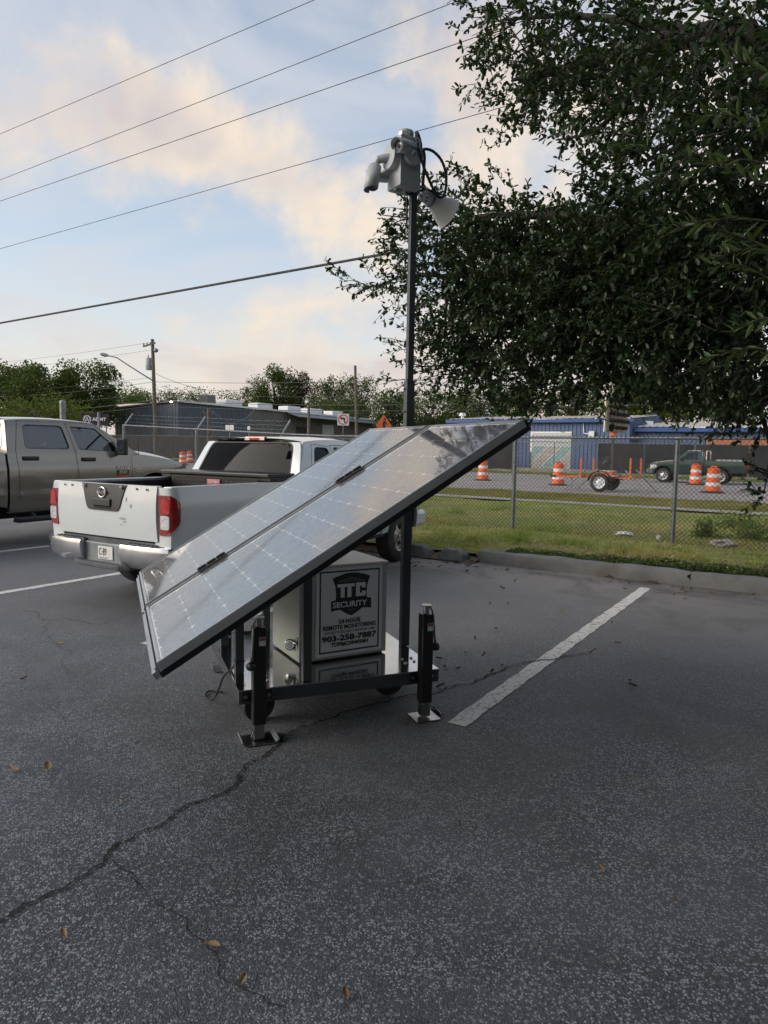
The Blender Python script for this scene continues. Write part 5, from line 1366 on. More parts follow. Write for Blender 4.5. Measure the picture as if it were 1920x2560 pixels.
# step bumper: two chrome ends, a recessed centre with plate, pads on top
M_PAD = pm('bumper_pad', (.075, .085, .095), .75, 0, .3, 8, .4, 60, dirt=(.17, .17, .16), damt=.5)
M_BGREY = pm('bumper_grey', (.20, .22, .235), .55, .3, .3, 5, .2, 20, dirt=(.10, .10, .10), damt=.5)
def bumper():
    for s in (1, -1):
        prof = [(.0, .675), (-.02, .69), (-.035, .685), (-.045, .64), (-.035, .54), (-.01, .47), (.03, .455)]
        path = [(xr - .05, .30), (xr - .055, .50), (xr - .02, .80), (xr + .02, .90), (xr + .10, .955), (xr + .32, .965)]
        nrm = [(-1, 0), (-1, .02), (-.9, .3), (-.7, .7), (-.2, 1), (0, 1)]
        V = []; F = []; m = len(prof)
        for (x, y), n_ in zip(path, nrm):
            l = math.hypot(*n_)
            for d, z in prof: V.append((x + n_[0] / l * -d * 1.2, s * (y + n_[1] / l * -d * 1.2), z))
        for i in range(len(path) - 1):
            for j in range(m - 1): F.append((i * m + j, (i + 1) * m + j, (i + 1) * m + j + 1, i * m + j + 1))
        F.append(tuple(range(m))); F.append(tuple((len(path) - 1) * m + j for j in range(m)))
        b = MB().raw(V, F).build('bumper_end', M_CHROME, tr, smooth='auto', angle=50)
        MB().prism([(xr - .04, s * .31, .672), (xr - .045, s * .50, .672), (xr - .01, s * .80, .672), (xr + .04, s * .90, .672), (xr + .12, s * .88, .672), (xr + .05, s * .72, .672), (xr + .02, s * .31, .672)], (0, 0, 0), (0, 0, .022)).build('step_pad', M_PAD, b, bevel=.005)
        for k in range(7): MB().box((xr + .0, s * (.36 + k * .062), .697), (.07, .022, .008)).build('pad_rib', M_PAD, b, bevel=.003)
    MB().bounds((xr - .035, -.31, .46), (xr + .06, .31, .672)).build('bumper_centre', M_BGREY, tr, bevel=.015)
    MB().bounds((xr + .0, -.74, .60), (xr + .12, .74, .716)).build('bumper_backing', M_PAD, tr, bevel=.01)
    MB().prism([(xr - .11, -.28, .425), (xr - .10, .36, .425), (xr - .04, .50, .425), (xr + .08, .52, .425), (xr + .08, -.40, .425), (xr - .04, -.38, .425)], (0, 0, 0), (0, 0, .055)).build('hitch_step', M_PAD, tr, bevel=.015)
    MB().box((xr - .056, .44, .575), (.02, .075, .05)).build('bumper_hole', M_BLACK, tr, bevel=.02)
    pl = MB().box((xr - .042, -.02, .572), (.008, .225, .13)).build('licence_plate', M_WHITE, tr, bevel=.006)
    link('plate_lettering', text_mesh('C·89', .10, offset=.001, sx=.60), M_INK, pl, loc=(xr - .0475, .015, .578), rot=(R(90), 0, R(-90)))
    MB().box((xr - .0465, .0, .522), (.002, .12, .006)).build('plate_legend', M_INK, pl)
bumper()
# tool chest across the bed
M_TREAD = pm('tread_black', (.022, .023, .025), .38, .3, .2, 20)
tb = empty('tool_chest', (frx, fry, 0), fhd); tag(tb, 'black diamond plate tool chest across the white pickup bed', 'tool box')
MB().bounds((.33, -.70, .95), (.74, .70, 1.30)).build('box', M_TREAD, tb, bevel=.01)
lid = MB().bounds((.30, -.865, 1.30), (.765, .865, 1.345)).build('lid', M_TREAD, tb, bevel=.012)
for s in (-1, 1): MB().bounds((.33, s * .70, 1.262), (.74, s * .865, 1.302)).build('wing', M_TREAD, tb, bevel=.006)
mb = MB()
for i in range(34):
    for j in range(5):
        y = -.67 + i * .04; z = 1.10 + j * .04; k = 1 if (i + j) % 2 else -1
        mb.bar((.328, y - .012, z - .012 * k), (.328, y + .012, z + .012 * k), .006, .006)
tp = mb.build('tread_pattern', M_TREAD, tb); tp['kind'] = 'stuff'
lb = MB().box((.318, -.02, 1.225), (.008, .21, .066)).build('maker_label', pm('label_red', (.42, .02, .03), .4), tb, bevel=.003)
MB().box((.3145, -.02, 1.225), (.004, .198, .054)).build('label_border', M_WHITE, lb); MB().box((.3128, -.02, 1.225), (.004, .190, .046)).build('label_field', pm('label_red', (.42, .02, .03), .4), lb)
link('label_lettering', text_mesh('CRAFTSMAN', .040, offset=.001, sx=.74), M_WHITE, lb, loc=(.3095, -.02, 1.226), rot=(R(90), 0, R(-90)))

# ---- tan pickup at the left
PT = paint('paint_bronze', (.200, .184, .162), .6, .22, .05, (.12, .105, .085), .18)
RMP = dict(W=1.01, xr=-1.30, xb=.92, xc0=.96, xtr=1.06, xt=2.62, xw=3.46, xdf=3.28, xf=4.80, xfa=3.79, zr=.60, zbelt=1.50, zrail=1.48, zroof=2.06, zcowl=1.47, zhf=1.24,
           zbb=.58, r=.42, ra=.56, tum=.17, zs=1.12, paint=PT, ytail=.82, ztg=.86, zbedbot=.70, lamp=(.95, 1.36), lampx=.14, zarch=.57, flare=.02, bulge=.10, taper=.20,
           doors=[dict(o=[(1.12, .76), (2.15, .70), (2.14, 1.50), (2.06, 1.99), (1.22, 1.99), (1.10, 1.52)], w=rpoly([(1.26, 1.55), (2.06, 1.54), (1.99, 1.93), (1.30, 1.93)], .07), h=(1.33, 1.40)),
                  dict(o=[(2.165, .70), (3.24, .70), (3.24, 1.38), (3.18, 1.48), (2.68, 1.93), (2.5, 1.99), (2.075, 1.99), (2.155, 1.50)], w=rpoly([(2.22, 1.54), (3.08, 1.50), (2.62, 1.91), (2.14, 1.93)], .04), h=(2.38, 1.38))],
           mirror=(3.0, 1.60), mirror_s=(.22, .30), seats=(1.6, 2.45), rear_w=rpoly([(-.86, 1.54), (.86, 1.54), (.75, 1.96), (-.75, 1.96)], .08),
           rim=pm('rim_steel', (.45, .45, .44), .35, .8, .1, 6), wstyle='steel', tw=.27, rocker_m=PT, crease=[(1.30, .016, .012), (.86, .012, .012)])
rmx, rmy, rmh = -7.124, 10.243, R(60.2)
tr2, ys2, _, tg2, surf2 = pickup(RMP, (rmx, rmy, .0), rmh, 'tan_pickup')
tag(tr2, 'bronze tan crew cab pickup with black door handles at the left edge', 'pickup')
# side step, antenna, badges on the right side
MB().tube([(1.0, -1.03, .46), (1.05, -1.06, .44), (3.1, -1.06, .44), (3.2, -1.03, .46)], .045, 10).build('side_step', M_BLACK, tr2, smooth='auto')
for x in (1.35, 2.8): MB().bar((x, -1.04, .45), (x, -.85, .60), .05).build('step_bracket', M_BLACK, tr2)
an = MB().lathe([(0, .05), (.02, .045), (.03, 0)], 10, (3.50, -.93, 1.43)).build('antenna', M_BLACK, tr2, smooth=True)
MB().tube([(3.50, -.93, 1.45), (3.49, -.93, 1.80)], .005, 5).build('antenna_rod', M_BLACK, an)
yb = -(ys2(3.0, 1.12) + .006)
bd = MB().box((3.06, yb, 1.14), (.26, .008, .085)).build('side_badge', M_INK, tr2, bevel=.003)
link('badge_lettering', text_mesh('2500', .075, offset=.001, sx=1.2), M_CHROME, bd, loc=(3.06, yb - .006, 1.143), rot=(R(90), 0, 0))
link('badge_name', text_mesh('RAM', .085, offset=.002, sx=1.5), M_CHROME, bd, loc=(3.06, yb - .006, 1.225), rot=(R(90), 0, 0))
MB().box((3.06, yb - .004, 1.078), (.24, .004, .026)).build('badge_band', pm('badge_red', (.5, .04, .03), .4), bd)
for k in (0, 1): MB().box((3.42, -(ys2(3.42, 1.17) + .005), 1.155 + k * .04), (.17, .006, .014 + .006 * k)).build('fender_badge', M_CHROME, tr2)
MB().bar((1.0, -.55, 2.05), (1.0, -.55, 2.14), .12).build('roof_antenna', M_BLACK, tr2, bevel=.02)

# ---- green pickup on the road
PG = paint('paint_green', (.012, .038, .030), .3, .3, .05, (.07, .065, .055), .3)
GRP = dict(W=.87, xr=-1.25, xb=.78, xc0=.80, xtr=.98, xt=1.62, xw=2.28, xdf=2.06, xf=3.42, xfa=2.72, zr=.50, zbelt=1.15, zrail=1.16, zroof=1.70, zcowl=1.13, zhf=.98,
           zbb=.46, r=.37, ra=.46, tum=.15, zs=.92, paint=PG, ytail=.70, ztg=.70, zbedbot=.56, lamp=(.78, 1.10), lampx=.14, zarch=.42, flare=.035, flare_m=PG, clear=True, glass=M_GLASSC,
           doors=[dict(o=[(.98, .56), (2.02, .56), (2.02, 1.05), (1.96, 1.14), (1.62, 1.58), (1.52, 1.63), (1.04, 1.63), (.97, 1.16)], w=rpoly([(1.05, 1.20), (1.90, 1.19), (1.56, 1.57), (1.08, 1.58)], .05), h=(1.12, 1.06))],
           mirror=(1.86, 1.24), seats=(1.25,), rear_w=rpoly([(-.62, 1.19), (.62, 1.19), (.55, 1.60), (-.55, 1.60)], .06), rim=pm('rim_bright', (.55, .56, .57), .3, .7, .1, 6), bumper_m=pm('bumper_dark', (.10, .11, .115), .6), rr=.60)
g0 = at_z(1648, 1206, .135); g1 = at_z(1808, 1211, .135)
gd = (g0 - g1); gdir = -KD
gscale = 1.0
gr, *_ = pickup(GRP, (0, 0, .137), 0, 'green_pickup')
gr.rotation_euler = (0, 0, math.atan2(gdir.y, gdir.x)); ctr = (g0 + g1) / 2
# local right side towards the camera?  heading -KD puts the camera on its left side
left = Vector((-gdir.y, gdir.x, 0))
gr.location = ctr - gdir * (GRP['xfa'] / 2) - left * (GRP['W'] - .1); gr.location.z = .137
tag(gr, 'dark green pickup driving behind the orange drums on the road', 'pickup')
cp = MB().bounds((-.95, -.5, .85), (.3, .5, 1.24)).build('cargo_box', pm('cargo_grey', (.3, .3, .29), .6), gr, bevel=.02)
MB().tube([(.70, -.72, 1.18), (.70, -.72, 1.66), (.70, .72, 1.66), (.70, .72, 1.18)], .03, 8).build('headache_rack', pm('rack_white', (.6, .6, .58), .5), gr)

# ================================================================== SECURITY TRAILER
TY = .374
FLc = Vector((-.794, 3.735, 0)); tu = Vector((math.cos(TY), math.sin(TY), 0)); tv = Vector((-math.sin(TY), math.cos(TY), 0))
TRL = empty('security_trailer', FLc + tu * .62 + tv * .62, TY)
tag(TRL, 'solar powered security camera trailer with tilted panels and a tall mast', 'trailer')
M_TGREY = pm('trailer_grey', (.058, .064, .072), .38, .2, .12, 5, .05, 50, dirt=(.11, .105, .10), damt=.25, dscale=4)
M_DECK = pm('deck_plate', (.50, .50, .50), .10, 1.0, .10, 2.5, .012, 14, dirt=(.30, .28, .26), dscale=5, damt=.3, rvar=.05)
M_JACK = pm('jack_black', (.010, .010, .011), .38, 0, .3, 8)
M_ZINC = pm('zinc', (.34, .34, .33), .28, 1.0, .25, 12, .1, 60)
M_CABI = pm('cabinet_beige', (.36, .385, .35), .45, 0, .05, 4, .05, 90)
# deck
def spline(pts, n=6):
    out = []; P = [Vector(p) for p in pts]
    for i in range(len(P) - 1):
        p0 = P[max(i - 1, 0)]; p1 = P[i]; p2 = P[i + 1]; p3 = P[min(i + 2, len(P) - 1)]
        for k in range(n):
            t = k / n; out.append(.5 * ((2 * p1) + (p2 - p0) * t + (2 * p0 - 5 * p1 + 4 * p2 - p3) * t * t + (3 * p1 - p0 - 3 * p2 + p3) * t ** 3))
    out.append(P[-1]); return out
spline_ = spline
dk = MB().bounds((-.62, -.62, .281), (.62, .62, .287)).build('deck_plate', M_DECK, TRL)
for nm, a, b in (('front', (-.62, -.60, .243), (.62, -.60, .243)), ('back', (-.62, .60, .243), (.62, .60, .243)), ('l', (-.60, -.579, .243), (-.60, .579, .243)), ('r', (.60, -.579, .243), (.60, .579, .243))):
    MB().bar(a, b, .042 if nm in ('l', 'r') else .042, .074, up=(0, 0, 1)).build('deck_rail', M_TGREY, TRL, bevel=.003) if False else MB().bounds((min(a[0], b[0]) - (.02 if nm in 'lr' else 0), min(a[1], b[1]) - (0 if nm in 'lr' else .02), .205), (max(a[0], b[0]) + (.02 if nm in 'lr' else 0), max(a[1], b[1]) + (0 if nm in 'lr' else .02), .2805)).build('deck_rail', M_TGREY, TRL, bevel=.003)
for y in (-.2, .2): MB().bounds((-.578, y - .02, .21), (.578, y + .02, .279)).build('deck_crossbar', M_TGREY, TRL)
for (x, y) in ((-.50, -.50), (-.43, -.50), (-.50, -.42), (-.43, -.43), (.46, -.46), (.53, -.44), (.47, -.38), (.54, -.37), (.50, .50), (-.5, .5)):
    MB().lathe([(0, .009), (.009, .008), (.011, 0)], 8, (x, y, .287)).build('deck_bolt', M_ZINC, TRL, smooth='auto')
# swivel casters
for (x, y, a) in ((-.46, -.37, .2), (.44, -.22, -.3), (-.45, .42, .1), (.45, .42, -.1)):
    c = empty('caster', (x, y, 0), a, TRL)
    MB().lathe([(.055, -.022), (.075, -.026), (.097, -.022), (.103, -.008), (.103, .008), (.097, .022), (.075, .026), (.055, .022)], 30, (0, 0, .103), (0, 1, 0), closed=True).build('tyre', M_RUBBER, c, smooth='auto')
    MB().lathe([(0, -.03), (.02, -.03), (.025, -.012), (.058, -.012), (.058, .012), (.025, .012), (.02, .03), (0, .03)], 24, (0, 0, .103), (0, 1, 0)).build('hub', pm('hub_grey', (.08, .08, .085), .5), c, smooth='auto')
    MB().bounds((-.03, -.042, .09), (.03, -.036, .195)).bounds((-.03, .036, .09), (.03, .042, .195)).bounds((-.05, -.045, .19), (.05, .045, .2045)).build('fork', M_JACK, c, bevel=.002)
# drop-leg jacks
def jack(x, y, rz, lift, crank_rz):
    j = empty('jack', (x, y, 0), rz, TRL)
    MB().bounds((-.036, -.036, .105), (.036, .036, .655)).build('outer_tube', M_JACK, j, bevel=.005)
    MB().bounds((-.029, -.029, .02), (.029, .029, .1045)).build('drop_leg', M_ZINC, j, bevel=.003)
    V = []; F = []
    prof = [(-.105, .028), (-.085, .006), (.085, .006), (.105, .028)]
    for yy in (-.075, .075):
        for a, z in prof: V.append((a, yy, z))
    F = [(0, 1, 5, 4), (1, 2, 6, 5), (2, 3, 7, 6)]
    fp = MB().raw(V, F).build('foot_plate', M_ZINC, j); fp.modifiers.new('thick', 'SOLIDIFY').thickness = .006
    MB().tube([(-.036, -.045, .075), (-.05, -.05, .05), (-.036, -.052, .028)], .004, 6).tube([(.03, -.04, .07), (.07, -.05, .06), (.09, -.055, .03)], .003, 6).build('spring_pin', M_ZINC, j)
    MB().lathe([(0, .058), (.032, .055), (.032, .045), (.018, .043), (.018, 0)], 14, (0, 0, .655)).build('crank_head', M_ZINC, j, smooth='auto')
    ca = Matrix.Rotation(crank_rz, 3, 'Z')
    pts = [(0, 0, .700), (.02, 0, .698), (.038, 0, .68), (.045, 0, .64), (.058, 0, .50), (.062, 0, .47)]
    ck = MB().tube([ca @ Vector(p) for p in pts], .0075, 8).build('crank_arm', M_ZINC, j, smooth=True)
    MB().lathe([(0, -.022), (.022, -.02), (.026, 0), (.022, .02), (0, .022)], 12, ca @ Vector((.063, 0, .447)), ca @ Vector((1, 0, 0))).build('crank_knob', M_BLACK, ck, smooth=True)
    MB().bounds((-.085, .036, .222), (.085, .041, .278)).build('mount_plate', M_JACK, j, bevel=.002)
    for s in (-1, 1): MB().lathe([(0, .012), (.010, .010), (.012, 0)], 8, (s * .064, .036, .25), (0, -1, 0)).build('mount_bolt', M_ZINC, j, smooth='auto')
    lb = MB().bounds((-.005, -.038, .555), (.032, -.0365, .605)).build('warning_label', M_WHITE, j)
    MB().bounds((-.003, -.0387, .583), (.030, -.0382, .603)).build('label_band', pm('label_warn', (.30, .10, .11), .5), lb)
    return j
jack(-.517, -.662, 0, 0, math.pi + .7); jack(.504, -.662, 0, 0, -.15); jack(-.50, .662, math.pi, 0, .4); jack(.50, .662, math.pi, 0, -.4)
# posts that carry the panels
PL, TH = 1.96, .549
PX0, PY0, PZ0 = -1.10, -1.553, .773
def pan_z(x): return PZ0 + (x - PX0) * math.tan(TH)
for (x, y) in ((-.565, -.305), (-.22, -.575), (-.22, .575), (-.565, .305)):
    MB().bounds((x - .026, y - .026, .287), (x + .026, y + .026, pan_z(x) - .085)).build('panel_post', M_TGREY, TRL, bevel=.004)
    if x < -.5: MB().bounds((x - .03, y - .03, .36), (x + .03, y + .03, .366)).build('zip_tie', M_BLACK, TRL)
for k, y in enumerate((-.305, .305)): MB().bar((-.60, y, pan_z(-.60) - .115), (.52, y, pan_z(.52) - .115), .04, .04).build('support_beam', M_JACK, TRL, bevel=.003)
MB().bounds((.587, -.099, .287), (.645, -.041, 2.11)).build('mast_outer_tube', M_TGREY, TRL, bevel=.004)
MB().bounds((.5945, -.0915, 2.112), (.6375, -.0485, 3.345)).build('mast_inner_tube', M_TGREY, TRL, bevel=.003)
for z in (1.2, 1.9, 2.05): MB().lathe([(0, .01), (.008, .009), (.010, 0)], 8, (.583, -.07, z), (-1, 0, 0)).build('mast_bolt', M_ZINC, TRL)
MB().tube(spline_([(-.58, -.31, .37), (-.60, -.26, .30), (-.64, -.20, .24), (-.68, -.05, .05), (-.72, .10, .012), (-.68, .20, .012), (-.60, .15, .012)]), .006, 6).build('ground_cable', M_BLACK, TRL, smooth=True)

# ---- solar panels
def m_cell():
    m = bpy.data.materials.new('solar_cell'); m.use_nodes = True; nt = m.node_tree; p = nt.nodes['Principled BSDF']; L = nt.links
    t = nd(nt, 'ShaderNodeTexCoord'); s = nd(nt, 'ShaderNodeSeparateXYZ'); L.new(t.outputs['Object'], s.inputs[0])
    def stripes(pitch, duty):
        a = nd(nt, 'ShaderNodeMath', operation='MULTIPLY'); L.new(s.outputs[1], a.inputs[0]); a.inputs[1].default_value = 1 / pitch
        f = nd(nt, 'ShaderNodeMath', operation='FRACT'); L.new(a.outputs[0], f.inputs[0])
        g = nd(nt, 'ShaderNodeMath', operation='LESS_THAN'); L.new(f.outputs[0], g.inputs[0]); g.inputs[1].default_value = duty
        return g.outputs[0]
    mx = nd(nt, 'ShaderNodeMix', data_type='RGBA'); L.new(stripes(.0174, .12), mx.inputs[0]); mx.inputs[6].default_value = (.014, .016, .028, 1); mx.inputs[7].default_value = (.70, .70, .71, 1)
    n = nd(nt, 'ShaderNodeTexNoise'); mp = nd(nt, 'ShaderNodeMapping'); mp.inputs[3].default_value = (3, 260, 3); L.new(t.outputs['Object'], mp.inputs[0]); L.new(mp.outputs[0], n.inputs['Vector']); n.inputs['Scale'].default_value = 1
    bp = nd(nt, 'ShaderNodeBump'); bp.inputs['Strength'].default_value = .02; bp.inputs['Distance'].default_value = .001; L.new(n.outputs['Fac'], bp.inputs['Height'])
    L.new(mx.outputs[2], p.inputs['Base Color']); p.inputs['Roughness'].default_value = .35; p.inputs['Specular IOR Level'].default_value = .3
    return m
M_CELL = m_cell()
M_BACK = pm('backsheet', (.80, .81, .82), .5)
M_PFRAME = pm('panel_frame_dark', (.32, .33, .34), .5, .1, .08, 4)
M_PSILV = pm('panel_frame_silver', (.46, .48, .50), .34, .9, .15, 5)
def m_pglass():
    m = bpy.data.materials.new('panel_glass'); m.use_nodes = True; nt = m.node_tree; nt.nodes.clear(); L = nt.links
    tr = nd(nt, 'ShaderNodeBsdfTransparent'); gl = nd(nt, 'ShaderNodeBsdfGlossy'); gl.inputs['Roughness'].default_value = .05
    t = nd(nt, 'ShaderNodeTexCoord'); mp = nd(nt, 'ShaderNodeMapping'); mp.inputs[3].default_value = (2, 320, 2); L.new(t.outputs['Object'], mp.inputs[0])
    n = nd(nt, 'ShaderNodeTexNoise'); L.new(mp.outputs[0], n.inputs['Vector']); n.inputs['Scale'].default_value = 1
    bp = nd(nt, 'ShaderNodeBump'); bp.inputs['Strength'].default_value = .03; bp.inputs['Distance'].default_value = .001; L.new(n.outputs['Fac'], bp.inputs['Height'])
    lwt = nd(nt, 'ShaderNodeLayerWeight'); lwt.inputs[0].default_value = .5; pw = nd(nt, 'ShaderNodeMath', operation='POWER'); L.new(lwt.outputs['Facing'], pw.inputs[0]); pw.inputs[1].default_value = 1.8
    fr = nd(nt, 'ShaderNodeMath', operation='MULTIPLY_ADD'); L.new(pw.outputs[0], fr.inputs[0]); fr.inputs[1].default_value = .70; fr.inputs[2].default_value = .05
    mx = nd(nt, 'ShaderNodeMixShader'); L.new(fr.outputs[0], mx.inputs[0]); L.new(tr.outputs[0], mx.inputs[1]); L.new(gl.outputs[0], mx.inputs[2])
    o = nd(nt, 'ShaderNodeOutputMaterial'); L.new(mx.outputs[0], o.inputs[0]); return m
M_PGLASS = m_pglass()
PW_ = 1.036
cp_ = .1595; ch = .0140; hc = .0784
cellp = [(-hc + ch, -hc), (hc - ch, -hc), (hc, -hc + ch), (hc, hc - ch), (hc - ch, hc), (-hc + ch, hc), (-hc, hc - ch), (-hc, -hc + ch)]
cell_me = MB().raw([(x, y, 0) for x, y in cellp], [tuple(range(8))]).mesh('cell'); cell_me.materials.append(M_CELL)
for k, y0 in enumerate((0.0, PW_ + .047)):
    sp = empty('solar_panel', (PX0, PY0 + y0, PZ0), 0, TRL); sp.rotation_euler = (0, -TH, 0)
    sp['label'] = 'solar panel nearer to the camera' if k == 0 else 'solar panel on the far side of the hinges'
    t = .036
    MB().bounds((0, 0, -t), (PL, .014, .002)).build('side_frame', M_PFRAME, sp, bevel=.0015)
    MB().bounds((0, PW_ - .014, -t), (PL, PW_, .002)).build('side_frame', M_PFRAME, sp, bevel=.0015)
    MB().bounds((0, .0145, -t), (.014, PW_ - .0145, .002)).build('end_frame', M_PSILV, sp, bevel=.0015)
    MB().bounds((PL - .014, .0145, -t), (PL, PW_ - .0145, .002)).build('end_frame', M_PSILV, sp, bevel=.0015)
    MB().bounds((.001, .001, .0022), (PL - .001, .011, .0045)).build('frame_lip', M_PSILV, sp); MB().bounds((.001, PW_ - .011, .0022), (PL - .001, PW_ - .001, .0045)).build('frame_lip', M_PSILV, sp)
    MB().bounds((.0145, .0145, -.012), (PL - .0145, PW_ - .0145, -.007)).build('backsheet', M_BACK, sp)
    for i in range(12):
        for j in range(6):
            o = link('cell', cell_me, None, sp, loc=(PL / 2 + (i - 5.5) * cp_, PW_ / 2 + (j - 2.5) * cp_, -.0045))
    MB().raw([(.014, .014, -.001), (PL - .014, .014, -.001), (PL - .014, PW_ - .014, -.001), (.014, PW_ - .014, -.001)], [(0, 1, 2, 3)]).build('glass', M_PGLASS, sp)
    # black tray below
    MB().bounds((-.012, .004, -.064), (PL + .012, .040, -.0375)).build('tray_rail', M_JACK, sp, bevel=.003); MB().bounds((-.012, PW_ - .040, -.064), (PL + .012, PW_ - .004, -.0375)).build('tray_rail', M_JACK, sp, bevel=.003)
    MB().bounds((-.020, .004, -.064), (-.0125, PW_ - .004, -.010)).build('tray_end', M_PSILV, sp, bevel=.002); MB().bounds((-.040, .004, -.058), (-.0205, PW_ - .004, -.024)).build('tray_channel', M_PSILV, sp, bevel=.004)
    MB().bounds((PL + .0125, .004, -.064), (PL + .020, PW_ - .004, -.006)).build('tray_end', M_JACK, sp, bevel=.002)
    for x in (.45, 1.0, 1.5): MB().bounds((x - .02, .041, -.075), (x + .02, PW_ - .041, -.0385)).build('tray_crossbar', M_JACK, sp)
    MB().box((1.0, PW_ / 2, -.065), (.14, .11, .03)).build('junction_box', M_BLACK, sp, bevel=.005)
    if k == 0:
        MB().bounds((.0, PW_ + .015, -.03), (PL, PW_ + .032, -.004)).build('hinge_rail', M_PSILV, sp, bevel=.002)
        for x in (.42, 1.36):
            h = MB().bounds((x - .09, PW_ - .02, .0047), (x + .09, PW_ + .02, .012)).bounds((x - .09, PW_ + .027, .0047), (x + .09, PW_ + .067, .012)).build('hinge', M_JACK, sp, bevel=.002)
            for q in (-.06, 0, .06): MB().cyl((x + q - .026, PW_ + .0235, .013), (x + q + .026, PW_ + .0235, .013), .011, 10).build('hinge_knuckle', M_JACK, h, smooth='auto')

# ---- control cabinet
cb = empty('cabinet', (-.185, -.285, .287), .14, TRL)
CW, CDp, CH = .62, .48, .618
MB().bounds((.035, .0, .012), (CW, CDp, CH - .012)).build('body', M_CABI, cb, bevel=.006)
MB().bounds((-.0, -.008, CH - .0115), (CW + .008, CDp + .008, CH + .004)).build('top_cover', pm('cabinet_top', (.62, .58, .50), .4), cb, bevel=.004)
MB().bounds((.05, .02, 0), (CW - .02, CDp - .02, .0118)).build('plinth', M_BLACK, cb)
dr_ = MB().bounds((-.004, .003, .012), (.029, CDp - .003, CH - .0135)).build('door', M_CABI, cb, bevel=.005)
MB().bounds((-.012, .02, .10), (-.0042, .05, .17)).build('hasp', M_ZINC, cb, bevel=.002)
pk = MB().lathe([(0, -.014), (.030, -.014), (.037, -.009), (.037, .009), (.030, .014), (0, .014)], 26, (-.030, .085, .115), (-.7, -.7, .1)).build('padlock', M_CHROME, cb, smooth='auto')
MB().tube([(-.025, .055, .13), (-.03, .035, .14), (-.02, .02, .137), (-.012, .012, .13)], .006, 8).build('shackle', M_CHROME, pk, smooth=True)
MB().lathe([(.0, .003), (.018, .003), (.02, 0)], 16, (-.041, .074, .116), (-.7, -.7, .1)).build('lock_face', M_ZINC, pk)
# printed sign
SW, SH_ = .475, .572
SX0, SZ0 = .108, .030
M_SIGN = pm('sign_white', (.70, .72, .73), .4); M_NAVY = pm('sign_navy', (.012, .022, .075), .4); M_SHDW = pm('sign_shade', (.10, .105, .11), .4)
sg = MB().bounds((SX0, -.0025, SZ0), (SX0 + SW, -.0003, SZ0 + SH_)).build('sign_panel', M_SIGN, cb)
def S2(u, v, y): return (SX0 + u * SW, y, SZ0 + v * SH_)
def flat(poly, nm, m, lay, holes=()):
    y = -.0032 - .0007 * lay
    return shell(poly, list(holes), lambda u, v: S2(u, v, y), .5).build(nm, m, sg)
flat([(.045, .036), (.955, .036), (.955, .964), (.045, .964)], 'sign_border', M_NAVY, 0, [[(.067, .054), (.933, .054), (.933, .946), (.067, .946)]])
cx = .52
def sym(pts): return [(cx + x, y) for x, y in pts] + [(cx - x, y) for x, y in pts[::-1] if x > 1e-6]
flat(sym([(0, .935), (.09, .928), (.20, .905), (.262, .888), (.285, .878), (.268, .84), (.240, .78), (.232, .70), (.238, .62), (.225, .58), (.17, .52), (.09, .475), (0, .440)]), 'shield', M_INK, 0)
flat(sym([(0, .885), (.19, .842), (.19, .822), (0, .862)]), 'shield_chevron', M_SHDW, 1)
flat(sym([(0, .850), (.13, .824), (.10, .818), (0, .838)]), 'shield_chevron', M_SHDW, 1)
flat(sym([(0, .497), (.11, .530), (.08, .531), (0, .510)]), 'shield_point', M_SHDW, 1)
flat([(.215, .505), (.27, .515), (.52, .523), (.77, .515), (.825, .505), (.825, .622), (.77, .632), (.52, .64), (.27, .632), (.215, .622)], 'banner', M_INK, 2)
flat([(cx - .012, .672), (cx + .012, .672), (cx + .010, .775), (cx - .010, .775)], 'shield_line', M_SHDW, 1)
def txt(s, v, h, m, wid, nm, lay=3, off=.0012, u=.5):
    me = text_mesh(s, h * SH_ / .70, offset=off)
    xs = [q.co.x for q in me.vertices]; k = wid * SW / (max(xs) - min(xs)); c = (max(xs) + min(xs)) / 2; yy = [q.co.y for q in me.vertices]; cy_ = (max(yy) + min(yy)) / 2
    for q in me.vertices: q.co.x = (q.co.x - c) * k; q.co.y -= cy_
    return link(nm, me, m, sg, loc=S2(u, v, -.0032 - .0007 * lay), rot=(R(90), 0, 0))
# the three big letters as cut shapes
flat([(cx - .20, .815), (cx + .045, .815), (cx + .045, .785), (cx + .008, .785), (cx + .008, .655), (cx - .052, .655), (cx - .052, .785), (cx - .085, .785), (cx - .085, .655), (cx - .145, .655), (cx - .145, .785), (cx - .20, .785)][::-1] if False else
     [(cx - .215, .81), (cx - .215, .775), (cx - .165, .775), (cx - .165, .655), (cx - .105, .655), (cx - .105, .775), (cx - .065, .775), (cx - .065, .655), (cx - .005, .655), (cx - .005, .775), (cx + .045, .775), (cx + .045, .81)], 'letter_tt', M_SIGN, 3)
flat(rpoly([(cx + .065, .655), (cx + .215, .655), (cx + .215, .715), (cx + .155, .715), (cx + .155, .69), (cx + .125, .69), (cx + .125, .775), (cx + .155, .775), (cx + .155, .75), (cx + .215, .75), (cx + .215, .812), (cx + .065, .812)], .012), 'letter_c', M_SIGN, 3)
txt('SECURITY', .577, .062, M_SIGN, .52, 'banner_lettering', 4)
txt('24 HOUR', .385, .048, M_INK, .33, 'sign_line')
txt('REMOTE MONITORING', .322, .048, M_INK, .80, 'sign_line')
txt('INFO@TTCSECURITYSERVICES.COM', .262, .030, M_INK, .76, 'sign_line', off=.0002)
txt('903-258-7887', .197, .062, M_INK, .83, 'sign_line', off=.0018)
txt('TDPS#C09405501', .125, .042, M_INK, .57, 'sign_line')

